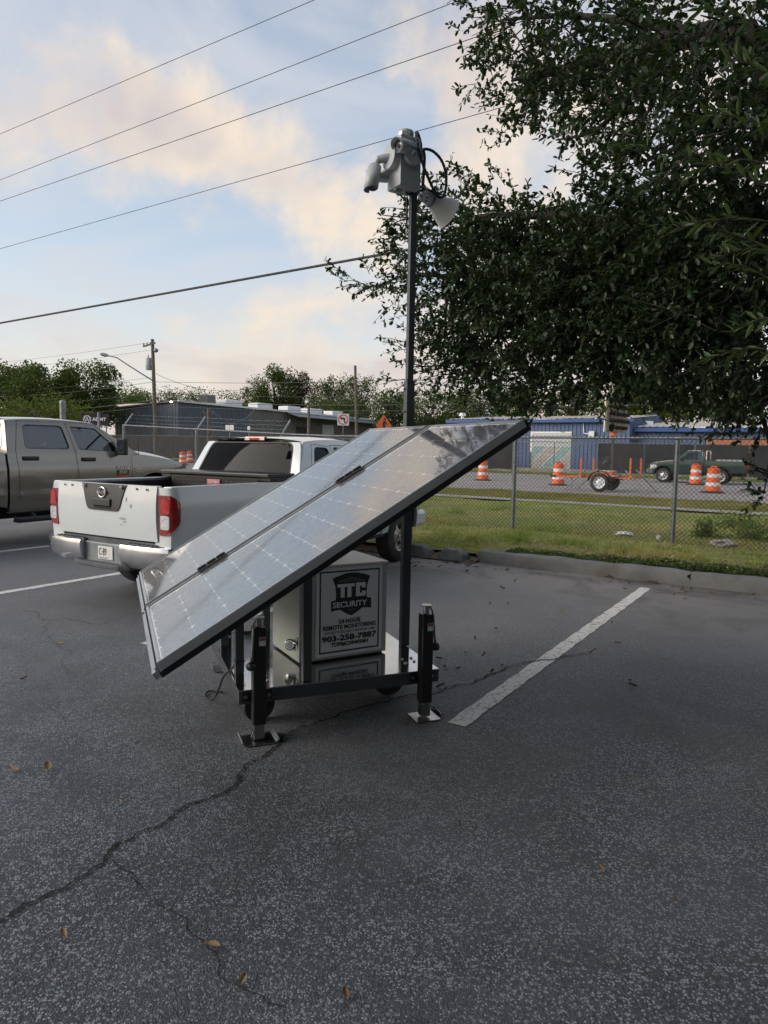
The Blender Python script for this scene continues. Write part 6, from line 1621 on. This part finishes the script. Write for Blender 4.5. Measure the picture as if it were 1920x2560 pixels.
# ---- camera head on the mast
cyaw, syaw = math.cos(-TY), math.sin(-TY)
hb_ = Vector((.616, -.07, 3.333))
def hd(x, y, z): return hb_ + Vector((x * cyaw - y * syaw, x * syaw + y * cyaw, z))
def hv(x, y, z): return Vector((x * cyaw - y * syaw, x * syaw + y * cyaw, z))
TRI = (Matrix.Translation(TRL.location) @ Matrix.Rotation(TY, 4, 'Z')).inverted()
def hp(zx, zy, y=0.0): return TRI @ at_y(850 + zx / 4.1475, 300 + zy / 4.1475, 4.699 + y)
M_CAM = pm('camera_white', (.45, .48, .50), .38, 0, .04, 5)
M_CAMG = pm('camera_grey', (.36, .39, .41), .42, 0, .05, 4)
rb = Matrix.Rotation(-TY + R(32), 3, 'Z')
bc = hp(672, 475, -.065)
bx_ = MB().box((0, 0, 0), (.150, .150, .315), rb).build('camera_housing', M_CAMG, TRL, loc=bc, bevel=.006)
nR = rb @ Vector((0, -1, 0)); nL = rb @ Vector((-1, 0, 0))
MB().box(tuple(nL * .0785), (.008, .154, .308), rb).build('housing_lid', M_CAM, bx_, bevel=.003)
MB().box(tuple(nL * .05 + nR * .0 + Vector((0, 0, -.161))), (.05, .03, .012), rb).build('cable_port', M_ZINC, bx_, bevel=.003)
MB().lathe([(0, .052), (.050, .048), (.053, .040), (.053, .006), (.048, 0)], 26, tuple(Vector((0, 0, .162))), (0, 0, 1)).build('antenna_dome', M_CAM, bx_, smooth='auto')
MB().lathe([(.0545, .030), (.0545, .012)], 26, (0, 0, .162)).build('dome_band', M_CHROME, bx_, smooth='auto')
def bullet(base, d, r, L, hood, nm, mount):
    d = Vector(d).normalized(); c = empty(nm, base, 0, TRL)
    MB().lathe([(0, -L / 2), (r * .8, -L / 2), (r, -L / 2 + .01), (r, L / 2 - .006), (r * .94, L / 2), (r * .86, L / 2 - .004)], 28, (0, 0, 0), d).build('body', M_CAM, c, smooth='auto')
    MB().lathe([(r * .86, L / 2 - .004), (r * .8, L / 2 - .010), (r * .78, L / 2 - .012)], 28, (0, 0, 0), d).build('bezel', M_BLACK, c, smooth='auto')
    MB().lathe([(r * .79, L / 2 - .011), (r * .4, L / 2 - .006), (0, L / 2 - .004)], 24, (0, 0, 0), d).build('lens', pm('lens_grey', (.20, .22, .24), .1, coat=1), c, smooth=True)
    MB().lathe([(r * .32, L / 2 - .004), (r * .2, L / 2 - .001), (0, L / 2)], 20, (0, 0, 0), d).build('lens_core', M_BLACK, c, smooth=True)
    hu = Vector(hood).normalized(); hu = (hu - d * hu.dot(d)).normalized(); hs = d.cross(hu)
    V = []; F = []; n = 16
    for i in range(n + 1):
        a = R(-100 + 200 * i / n)
        for l, q in ((-L * .38, r * 1.14), (L / 2 + r * .75, r * 1.20)): 
            l2 = l - (0 if l < 0 else r * .5 * (abs(i / n - .5) * 2) ** 2)
            V.append(d * l2 + (hu * math.cos(a) + hs * math.sin(a)) * q)
    for i in range(n): F.append((2 * i, 2 * i + 1, 2 * i + 3, 2 * i + 2))
    h = MB().raw(V, F).build('sun_hood', M_CAM, c, smooth=True); h.modifiers.new('thick', 'SOLIDIFY').thickness = .004
    V = []; F = []
    for i in range(n + 1):
        a = R(-98 + 196 * i / n)
        for l, q in ((L * .30, r * 1.10), (L / 2 + r * .73, r * 1.155)):
            l2 = l - (0 if l < L * .4 else r * .5 * (abs(i / n - .5) * 2) ** 2)
            V.append(d * l2 + (hu * math.cos(a) + hs * math.sin(a)) * q)
    for i in range(n): F.append((2 * i, 2 * i + 1, 2 * i + 3, 2 * i + 2))
    MB().raw(V, F).build('hood_lining', M_BLACK, c, smooth=True)
    for (a, b, q, m) in mount: MB().cyl(Vector(a) - Vector(base), Vector(b) - Vector(base), q, 20).build('bracket', m, c, smooth='auto')
    return c
b1 = hp(700, 290, -.15)
m1 = bc + nR * .075 + Vector((0, 0, .035))
bullet(b1, hv(-.66, -.72, -.16), .040, .18, (0, 0, 1), 'bullet_camera', [(m1, m1 + nR * .030, .062, M_CAMG), (m1 + nR * .03, b1, .020, M_CAMG)])
b2 = hp(348, 585, -.12)
m2 = bc + nL * .083 + Vector((0, 0, .03)); k2 = hp(395, 412, -.11)
bullet(b2, hv(-.12, -.30, -.95), .041, .16, hv(-.8, -.5, 0), 'bullet_camera', [(m2, m2 + nL * .045, .078, M_CAM), (m2 + nL * .03, k2, .025, M_CAMG), (k2, hp(372, 470, -.11), .016, M_CAMG)])
b3 = hp(400, 590, -.02)
bullet(b3, hv(-1, .15, .12), .032, .13, (0, 0, 1), 'bullet_camera', [(b3, bc + nL * .08 + Vector((0, .04, -.02)), .025, M_CAM)])
# horn loudspeaker
hr = hp(905, 800, .03); hax = hv(.80, .42, -.42).normalized()
hs_ = empty('horn_speaker', hr, 0, TRL)
MB().lathe([(0, -.05), (.03, -.05), (.044, -.035), (.044, .03), (.034, .05), (.033, .065)], 26, (0, 0, 0), hax).build('driver', M_CAM, hs_, smooth='auto')
MB().lathe([(.036, .040), (.050, .062), (.066, .095), (.084, .135), (.099, .180), (.106, .187), (.105, .192), (.095, .184), (.080, .135), (.06, .095), (.042, .075), (.02, .06), (0, .06)], 34, (0, 0, 0), hax).build('horn', pm('horn_grey', (.48, .49, .47), .45, 0, .05, 6), hs_, smooth='auto')
MB().lathe([(.046, .028), (.052, .036), (.046, .044)], 26, (0, 0, 0), hax).build('clamp_ring', M_GALV, hs_, smooth=True)
MB().bar(hp(850, 712, 0) - hr, hp(1040, 765, .0) - hr, .035, .008).build('bracket', M_BLACK, hs_, bevel=.002)
MB().lathe([(0, .012), (.010, .01), (.012, 0)], 10, hp(900, 800, -.03) - hr, hv(0, -1, 0)).build('bracket_bolt', M_ZINC, hs_)
# cables
cb1 = spline([hp(845, 400, .05), hp(838, 250, .05), hp(812, 150, .0), hp(793, 128, -.08), hp(792, 190, -.13), hp(815, 310, -.14), hp(860, 460, -.12), hp(910, 590, -.09), hp(960, 700, -.06), hp(1010, 785, -.03), hp(1052, 802, -.01), hp(1086, 755, .01), hp(1102, 640, .02), hp(1088, 510, .02), hp(1040, 400, .02), hp(965, 325, .02), hp(900, 302, .02), hp(862, 305, .03)], 5)
rr_ = [.0098 if i % 2 else .0085 for i in range(len(cb1))]
MB().tube(cb1, rr_, 10).build('conduit_cable', M_BLACK, TRL, smooth=True)
MB().tube(spline([hp(862, 300, .03), hp(875, 380, .04), hp(872, 480, .04), hp(865, 590, .05), hp(858, 680, .05)]), .011, 8).build('conduit_cable', M_BLACK, TRL, smooth=True)
MB().cyl(hp(684, 680, -.06), hp(684, 720, -.06), .014, 12).build('cable_gland', M_BLACK, TRL)
MB().tube(spline([hp(684, 715, -.06), hp(690, 755, -.05), hp(725, 768, -.05), hp(765, 740, -.04), hp(810, 725, -.02), hp(860, 735, .0)]), .0075, 8).build('signal_cable', M_BLACK, TRL, smooth=True)
MB().tube(spline([hp(780, 760, -.03), hp(830, 775, -.02), hp(870, 815, .0), hp(900, 850, .0)]), .004, 6).build('signal_cable', M_BLACK, TRL, smooth=True)
MB().bounds((.575, -.06, 3.1), (.585, -.05, 3.3)).build('mast_clip', M_BLACK, TRL)

# ================================================================== OAK TREE
oak_base = Vector((6.6, 4.6, .05))
oak = empty('oak_tree', oak_base); tag(oak, 'large dark oak whose leafy branches hang over the right side', 'tree')
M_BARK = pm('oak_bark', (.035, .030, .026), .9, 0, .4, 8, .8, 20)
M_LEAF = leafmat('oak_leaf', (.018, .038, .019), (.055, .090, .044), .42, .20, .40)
M_LEAF_LIT = leafmat('oak_leaf_lit', (.040, .075, .024), (.090, .135, .045), .36, .25, .55)  # lighter leaf copy: the light that near sprays catch, put into the colour
MB().tube([Vector((0, 0, -.2)), Vector((.05, 0, .9)), Vector((-.1, .05, 1.9)), Vector((-.25, .1, 2.7))], [.42, .32, .28, .26], 14).build('trunk', M_BARK, oak, smooth=True)
fork = oak_base + Vector((-.25, .1, 2.6))
# leafy lobes: sight-line column and row, distance, radius (m), leaves per cubic metre factor
lobes = [(1280, 60, 6.2, .38, 1), (1330, 150, 6.0, .5, 1), (1300, 20, 6.4, .3, .8), (1420, 60, 5.8, .6, 1), (1400, 190, 5.8, .30, 1), (1315, 280, 6.0, .15, .8), (1520, 180, 5.4, .6, 1), (1530, 260, 5.5, .24, .7),
         (1640, 90, 5.0, .6, .9), (1620, 280, 5.0, .5, .75), (1760, 160, 4.6, .55, .8), (1850, 60, 4.2, .5, .9), (1760, 330, 4.4, .4, .7), (1880, 300, 4.0, .45, .9),
         (1350, 575, 6.2, .16, .9), (1470, 570, 6.0, .24, 1), (1600, 520, 5.6, .36, 1), (1700, 500, 5.0, .55, 1), (1830, 480, 4.6, .55, 1), (1900, 400, 4.2, .45, 1),
         (1030, 545, 6.6, .26, .7), (1120, 520, 6.6, .34, .9), (1200, 560, 6.4, .45, 1), (1300, 610, 6.3, .42, 1.1), (1420, 650, 6.0, .5, 1.2), (1560, 620, 5.6, .65, 1.2), (1700, 640, 5.2, .65, 1.2), (1850, 640, 4.8, .65, 1.2),
         (1010, 640, 6.7, .26, .7), (1060, 690, 6.7, .38, .9), (950, 712, 6.9, .17, .5), (1150, 690, 6.5, .55, 1.1), (1280, 720, 6.3, .62, 1.2), (1420, 750, 6.0, .65, 1.2), (1570, 760, 5.7, .7, 1.2), (1720, 780, 5.3, .7, 1.2), (1870, 780, 5.0, .7, 1.2),
         (1130, 780, 6.6, .36, 1), (1190, 850, 6.5, .45, 1.1), (1110, 860, 6.7, .28, .8), (1310, 860, 6.3, .55, 1.2), (1450, 870, 6.1, .42, 1.6), (1600, 860, 5.8, .36, 1.7), (1750, 870, 5.5, .42, 1.5), (1890, 880, 5.2, .45, 1.3),
         (1090, 915, 6.7, .24, .9), (1170, 930, 6.6, .28, 1), (1250, 940, 6.5, .22, 1), (1350, 945, 6.4, .30, 1.1), (1325, 1010, 6.4, .10, .9), (1460, 925, 6.3, .22, 1.2), (1560, 905, 6.2, .14, 1.2), (1660, 955, 6.2, .24, 1.2), (1730, 960, 6.0, .2, 1.2), (1840, 965, 5.9, .24, 1.2), (1700, 1000, 6.0, .10, .9), (1770, 1020, 6.0, .13, 1), (1850, 1045, 5.9, .15, 1),
         (1915, 1070, 5.8, .14, 1), (1915, 1180, 5.8, .05, .6), (1900, 1235, 6.0, .05, .5), (1910, 1010, 5.8, .2, 1)]
tips = []
TW = MB()
def add_twigs(c, rad, ntw, nlf, spread, leafl, outC, outT, outN, outL, r0=.0035, tw=TW, out_dir=None):
    c = np.array(c)
    for _ in range(ntw):
        d = rand_dirs(1)[0]; p = c + d * rad * rng.random() ** .45
        g = d * .5 + rand_dirs(1)[0] * .6 + np.array([-.35, -.05, -.10]) if out_dir is None else np.array(out_dir) + rand_dirs(1)[0] * .45
        g /= np.linalg.norm(g); L = rng.uniform(.14, .30) * spread
        q = p + g * L + np.array([0, 0, -.04 * L])
        if tw is not None and rng.random() < .85:
            tw.tube([Vector(p), Vector((p + q) / 2 + np.array([0, 0, .01])), Vector(q)], [r0, r0 * .8, r0 * .4], 3, False)
        t = rng.random(nlf) ** .8
        b = p[None] * (1 - t[:, None]) + q[None] * t[:, None]
        td = g[None] * .55 + rand_dirs(nlf) * .85
        nn = np.tile([0, 0, 1.], (nlf, 1)) + rng.normal(0, .55, (nlf, 3))
        outC.append(b); outT.append(td); outN.append(nn); outL.append(rng.uniform(.55, 1.35, nlf) * leafl)
Cs, Ts, Ns, Ls = [], [], [], []
lobe_pos = []
for (px, py, dist, rad, dn) in lobes:
    p = at_y(px, py, dist); lobe_pos.append((p, rad))
    ntw = int((52 if py < 560 else 74) * dn * (rad / .45) ** 2.1) + 4
    add_twigs(p - oak_base, rad, ntw, 15, 1.0, .052, Cs, Ts, Ns, Ls)
# inner boughs further back that close the crown
for k in range(46):
    px = rng.uniform(1230, 1930); py = rng.uniform(600 - (px - 1230) * .06, 900)
    p = at_y(px, py, rng.uniform(6.8, 7.8)); add_twigs(p - oak_base, .42, 34, 13, 1.2, .075, Cs, Ts, Ns, Ls, .004, None)
for k in range(14):
    px = rng.uniform(1450, 1930); py = rng.uniform(0, 330)
    p = at_y(px, py, rng.uniform(6.2, 7.2)); add_twigs(p - oak_base, .35, 22, 13, 1.2, .065, Cs, Ts, Ns, Ls, .004, None)
# stray sprigs that reach out of the crown to the left
for (px, py, dist, dx, dz) in ((1180, 10, 6.4, -1, .05), (1280, 245, 6.1, -1, .15), (1270, 330, 6.1, -1, .1), (1010, 520, 6.7, -1, .6), (1060, 500, 6.7, -.6, .9), (870, 702, 7.0, -1, .15), (905, 712, 6.9, -1, .1), (985, 700, 6.8, -1, .1),
                               (1010, 865, 6.8, -1, .1), (1000, 955, 6.8, -1, .05), (1040, 985, 6.8, -1, .0), (1000, 600, 6.7, -1, .4), (1180, 480, 6.6, -.5, .9)):
    p = at_y(px, py, dist) - oak_base
    add_twigs(p, .07, 4, 12, 1.0, .048, Cs, Ts, Ns, Ls, .004, TW, (dx, 0, dz))
C = np.concatenate(Cs); T_ = np.concatenate(Ts); Nn = np.concatenate(Ns); Ll = np.concatenate(Ls)
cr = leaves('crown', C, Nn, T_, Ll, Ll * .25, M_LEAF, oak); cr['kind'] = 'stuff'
# unseen canopy added over and behind the camera to shade the near ground
Cs, Ts, Ns, Ls = [], [], [], []
for k in range(560):
    a = rng.uniform(0, 2 * math.pi); q = 8.6 * math.sqrt(rng.random())
    x = 4.0 + q * math.cos(a); y = -.8 + q * math.sin(a) * .95
    z = rng.uniform(2.2 if y < -2.2 else 3.6, 7.4)
    # the crown stays clear of the open sky ahead of the camera
    if y > -.4 and x < .9 + max(0, y) * .60 + (z - 1.65) * .10 and (z - 1.65) < max(.6, y + 1.2) * 1.05: continue
    add_twigs(np.array([x, y, z]) - np.array(oak_base), rng.uniform(.7, 1.1), 26, 11, 1.8, .13, Cs, Ts, Ns, Ls, .004, None)
C = np.concatenate(Cs); T_ = np.concatenate(Ts); Nn = np.concatenate(Ns); Ll = np.concatenate(Ls)
cr2 = leaves('shade_canopy', C, Nn, T_, Ll, Ll * .30, M_LEAF, oak, quad=True); cr2['kind'] = 'stuff'
TW.build('twigs', M_BARK, oak)['kind'] = 'stuff'
# limbs: from the fork out to the lobes
limb_pts = []
def limb(path, r0, r1, n=9):
    P = spline([Vector(p) - oak_base for p in path], 6); m = len(P)
    limb_pts.extend(P)
    MB().tube(P, [r0 + (r1 - r0) * i / (m - 1) for i in range(m)], n).build('limb', M_BARK, oak, smooth=True)
limb([fork, at_y(2050, 760, 5.2), at_y(1760, 770, 5.5), at_y(1560, 750, 5.8), at_y(1380, 720, 6.1), at_y(1230, 690, 6.4), at_y(1080, 690, 6.6)], .15, .012)
limb([at_y(1700, 770, 5.6), at_y(1600, 830, 5.8), at_y(1520, 880, 6.0), at_y(1400, 910, 6.2), at_y(1250, 930, 6.4)], .06, .010)
limb([fork, at_y(2100, 450, 4.8), at_y(1900, 120, 4.7), at_y(1700, 95, 5.1), at_y(1530, 140, 5.6), at_y(1380, 180, 5.9), at_y(1280, 200, 6.1)], .13, .012)
limb([at_y(1780, 100, 4.9), at_y(1620, 60, 5.3), at_y(1420, 40, 5.9), at_y(1250, 50, 6.2)], .05, .008)
limb([at_y(1700, 95, 5.1), at_y(1640, 180, 5.2), at_y(1560, 260, 5.4), at_y(1480, 330, 5.6), at_y(1390, 350, 5.9)], .04, .006)
limb([fork, at_y(2000, 560, 4.9), at_y(1780, 560, 5.1), at_y(1560, 560, 5.6), at_y(1400, 540, 6.0), at_y(1220, 540, 6.4), at_y(1090, 560, 6.6)], .11, .008)
limb([fork, at_y(2050, 980, 5.6), at_y(1850, 960, 5.7), at_y(1650, 950, 6.0), at_y(1480, 950, 6.2)], .10, .012)
limb([at_y(1870, 960, 5.7), at_y(1905, 1040, 5.8), at_y(1925, 1130, 5.8), at_y(1910, 1230, 5.9)], .03, .004)
limb([fork, fork + Vector((-2.0, -1.5, 1.5)), fork + Vector((-4.0, -3.0, 2.4)), fork + Vector((-6.0, -4.0, 2.8))], .16, .02)
limb([fork, fork + Vector((1.5, -2.5, 1.6)), fork + Vector((2.5, -5.0, 2.6))], .16, .02)
limb([fork, fork + Vector((.8, .5, 1.8)), fork + Vector((1.2, 1.0, 3.8))], .18, .03)
# boughs that tie every leafy lobe to its limb
for p, rad in lobe_pos:
    q = p - oak_base; best = min(limb_pts, key=lambda t: (t - q).length + .6 * max(0, q.x - t.x)); d = q - best
    if d.length < .05: continue
    P = spline([best, best.lerp(q, .5) + Vector((0, random.uniform(-.06, .06), .10 * d.length)), q, q + d.normalized() * rad * .8 + Vector((-.25 * rad, 0, -.1 * rad))], 5); m_ = len(P)
    MB().tube(P, [.017 - .0135 * i / (m_ - 1) for i in range(m_)], 6, False).build('bough', M_BARK, oak, smooth=True)
    for k in range(5):
        i0 = random.randint(m_ // 3, m_ - 2); e_ = Vector(rand_dirs(1)[0]) * rad * .75 + Vector((-.15, 0, 0))
        MB().tube([P[i0], P[i0] + e_ * .5 + Vector((0, 0, .03)), P[i0] + e_], [.006, .0045, .002], 5, False).build('branchlet', M_BARK, oak, smooth=True)
# near sprays at the right edge: leaves large enough to be told apart
lf = MB().raw([(0, 0, 0), (.25, .11, .03), (.6, .125, .035), (1, 0, -.03), (.6, -.125, .035), (.25, -.11, .03)], [(0, 1, 2), (0, 2, 3), (0, 3, 4), (0, 4, 5)]).mesh('leaf'); lf.materials.append(M_LEAF_LIT)
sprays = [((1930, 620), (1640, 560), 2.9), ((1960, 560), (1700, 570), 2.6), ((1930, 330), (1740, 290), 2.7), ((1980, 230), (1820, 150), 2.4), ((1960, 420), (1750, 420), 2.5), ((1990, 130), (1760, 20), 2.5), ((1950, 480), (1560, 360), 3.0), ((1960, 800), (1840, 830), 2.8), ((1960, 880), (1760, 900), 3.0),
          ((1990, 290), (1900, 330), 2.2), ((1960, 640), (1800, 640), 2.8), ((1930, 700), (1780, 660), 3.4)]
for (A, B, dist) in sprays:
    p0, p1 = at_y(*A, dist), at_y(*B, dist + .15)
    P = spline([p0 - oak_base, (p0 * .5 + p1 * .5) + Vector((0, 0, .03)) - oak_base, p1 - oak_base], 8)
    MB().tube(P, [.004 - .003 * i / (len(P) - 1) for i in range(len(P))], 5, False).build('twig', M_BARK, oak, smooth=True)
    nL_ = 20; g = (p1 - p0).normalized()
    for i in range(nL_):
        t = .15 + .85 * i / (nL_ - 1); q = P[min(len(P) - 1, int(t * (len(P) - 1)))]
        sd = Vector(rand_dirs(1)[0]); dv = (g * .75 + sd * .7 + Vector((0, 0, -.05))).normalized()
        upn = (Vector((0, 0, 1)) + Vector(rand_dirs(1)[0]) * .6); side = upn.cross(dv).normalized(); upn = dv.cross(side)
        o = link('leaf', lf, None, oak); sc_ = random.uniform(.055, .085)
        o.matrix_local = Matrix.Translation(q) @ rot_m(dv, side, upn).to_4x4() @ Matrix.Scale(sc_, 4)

# ================================================================== LITTER
M_DRY = [pm('dry_leaf_a', (.16, .10, .05), .8, 0, .3, 30), pm('dry_leaf_b', (.24, .17, .09), .8, 0, .3, 30), pm('dry_leaf_c', (.09, .06, .04), .8, 0, .3, 30)]
dl_me = []
for k in range(3):
    V = []; F = []
    for i in range(7):
        x = i / 6; w = .22 * math.sin(math.pi * min(.98, x + .02)) ** .8
        for s in (-1, 0, 1): V.append((x - .5, s * w, .10 * abs(s) * (1 + .4 * k) + .12 * math.sin(x * 3.1 + k) * (k - .6)))
    for i in range(6):
        for j in range(2): F.append((i * 3 + j, (i + 1) * 3 + j, (i + 1) * 3 + j + 1, i * 3 + j + 1))
    me = MB().raw(V, F).mesh('fallen_leaf'); me.materials.append(M_DRY[k]); dl_me.append(me)
spots = [(530, 2375, .055, 1), (605, 2463, .05, 1), (865, 2495, .05, 0), (1503, 2178, .045, 0), (158, 2345, .05, 1), (118, 1927, .085, 1), (35, 1932, .06, 1), (1585, 1948, .04, 1), (1640, 1978, .03, 2), (1150, 2068, .03, 2), (345, 1862, .03, 2),
         (1097, 1650, .06, 2), (1112, 1672, .06, 0), (1145, 1675, .05, 2), (1100, 1720, .06, 2), (1478, 1637, .06, 1), (1487, 1628, .045, 1), (1545, 1612, .06, 1), (1660, 1652, .04, 1), (1306, 1728, .035, 1), (1255, 1668, .05, 2), (1230, 1683, .05, 2), (1163, 1635, .05, 2), (1210, 1640, .05, 2), (1188, 1600, .05, 2),
         (1405, 1527, .06, 1), (1402, 1540, .05, 1), (1530, 1560, .05, 2), (1240, 1575, .05, 2), (1270, 1512, .06, 2), (1225, 1512, .06, 2), (1582, 1718, .06, 2), (1575, 1706, .06, 2), (1713, 1500, .06, 0), (1255, 1472, .07, 2), (1395, 1445, .07, 1), (1515, 1443, .09, 0), (1528, 1446, .09, 2), (1640, 1460, .09, 2), (1625, 1457, .08, 2), (1570, 1458, .07, 2), (1320, 1480, .05, 1), (150, 1615, .07, 1), (60, 1700, .05, 2), (300, 2010, .03, 1), (1690, 2260, .03, 2)]
for k in range(95):
    a = random.uniform(-6.5, 1.5) if k < 60 else random.uniform(-6.2, -4.2); p = lw(a, 9.12 - abs(random.gauss(0, .45)), 0); spots.append((None, p, random.uniform(.04, .085), random.choice((0, 1, 2, 2))))
for px, py, sz, k in spots:
    p = at_z(px, py) if px is not None else py
    o = link('fallen_leaf', dl_me[k]); o.location = (p.x, p.y, .012 + sz * .06); o.rotation_euler = (random.uniform(-.25, .25), random.uniform(-.2, .2), random.uniform(0, 6.3)); o.scale = (sz, sz, sz)
    tag(o, 'small dry brown leaf lying on the asphalt', 'fallen leaf', 'dry leaves scattered on the asphalt')
gl2 = leafmat('green_fallen', (.05, .08, .02), (.06, .09, .02))
# rubbish in the grass behind the kerb
def crumple(name, loc, size, mat, lab, cat, seed, flat_=.5):
    bm = bmesh.new(); bmesh.ops.create_icosphere(bm, subdivisions=3, radius=1.0); rr = random.Random(seed)
    ks = [(Vector((rr.gauss(0, 1), rr.gauss(0, 1), rr.gauss(0, 1))).normalized(), rr.uniform(2, 5), rr.uniform(0, 6)) for _ in range(7)]
    for v in bm.verts:
        k = 1 + sum(.10 * math.sin(d.dot(v.co) * f * 1.6 + ph) for d, f, ph in ks); v.co = Vector((v.co.x * size[0] * k, v.co.y * size[1] * k, max(-.05, v.co.z * size[2] * k * flat_ * 2 * .5 + size[2] * .35)))
    me = bpy.data.meshes.new(name); bm.to_mesh(me); bm.free()
    o = link(name, me, mat, loc=loc); tag(o, lab, cat); return o
pb = at_z(1562, 1338, .16); crumple('plastic_bag', (pb.x, pb.y, .15), (.16, .09, .085), pm('bag_white', (.62, .60, .54), .45), 'crumpled white plastic bag in the grass behind the kerb', 'bag', 3)
pb = at_z(1645, 1350, .16)
cu = empty('plastic_cup', (pb.x, pb.y, .19), .6); cu.rotation_euler = (0, R(80), 1.1)
MB().lathe([(0, -.05), (.028, -.05), (.040, .055), (.043, .058), (.038, .055), (.026, -.046), (0, -.046)], 18).build('cup', pm('cup_pale', (.50, .52, .50), .3), cu, smooth='auto')
tag(cu, 'pale plastic cup lying left of the right fence post', 'cup')
pb = at_z(1808, 1362, .16)
crumple('concrete_chunk', (pb.x, pb.y, .13), (.19, .12, .15), pm('chunk_grey', (.34, .32, .29), .9, 0, .2, 8, .5, 30), 'pale broken block lying in the weeds right of the fence post', 'block', 11)
M_WEED = leafmat('weed_leaf', (.06, .10, .025), (.13, .17, .05), .6, .3, .2)
# weeds around it
for (px, py, lab) in ((1765, 1345, 'leafy weed growing left of the pale block by the fence'), (1880, 1350, 'dense green weed at the right edge behind the kerb'), (1850, 1320, 'bushy weed against the fence behind the pale block')):
    p = at_z(px, py, .15); e = empty('weed', (p.x, p.y, .13)); n = 900
    r_ = .22 if px < 1800 else .5
    d = rand_dirs(n, 0, 1); Cc = d * (rng.random(n) ** .7 * (.6 + .7 * np.abs(np.sin(np.arctan2(d[:, 1], d[:, 0]) * 2.5 + px))))[:, None] * np.array([r_, r_, .34])
    leaves('foliage', Cc, np.tile([0, 0, 1.], (n, 1)) + rng.normal(0, .5, (n, 3)), d + rand_dirs(n) * .6, rng.uniform(.03, .06, n), .014, M_WEED, e)
    mb = MB()
    for i in range(14): q = Vector(d[i]) * r_ * .8; mb.tube([(0, 0, 0), (q.x * .6, q.y * .6, .15), (q.x, q.y, .26)], .003, 4, False)
    mb.build('stems', M_COVER, e); tag(e, lab, 'weed', 'weeds along the fence')
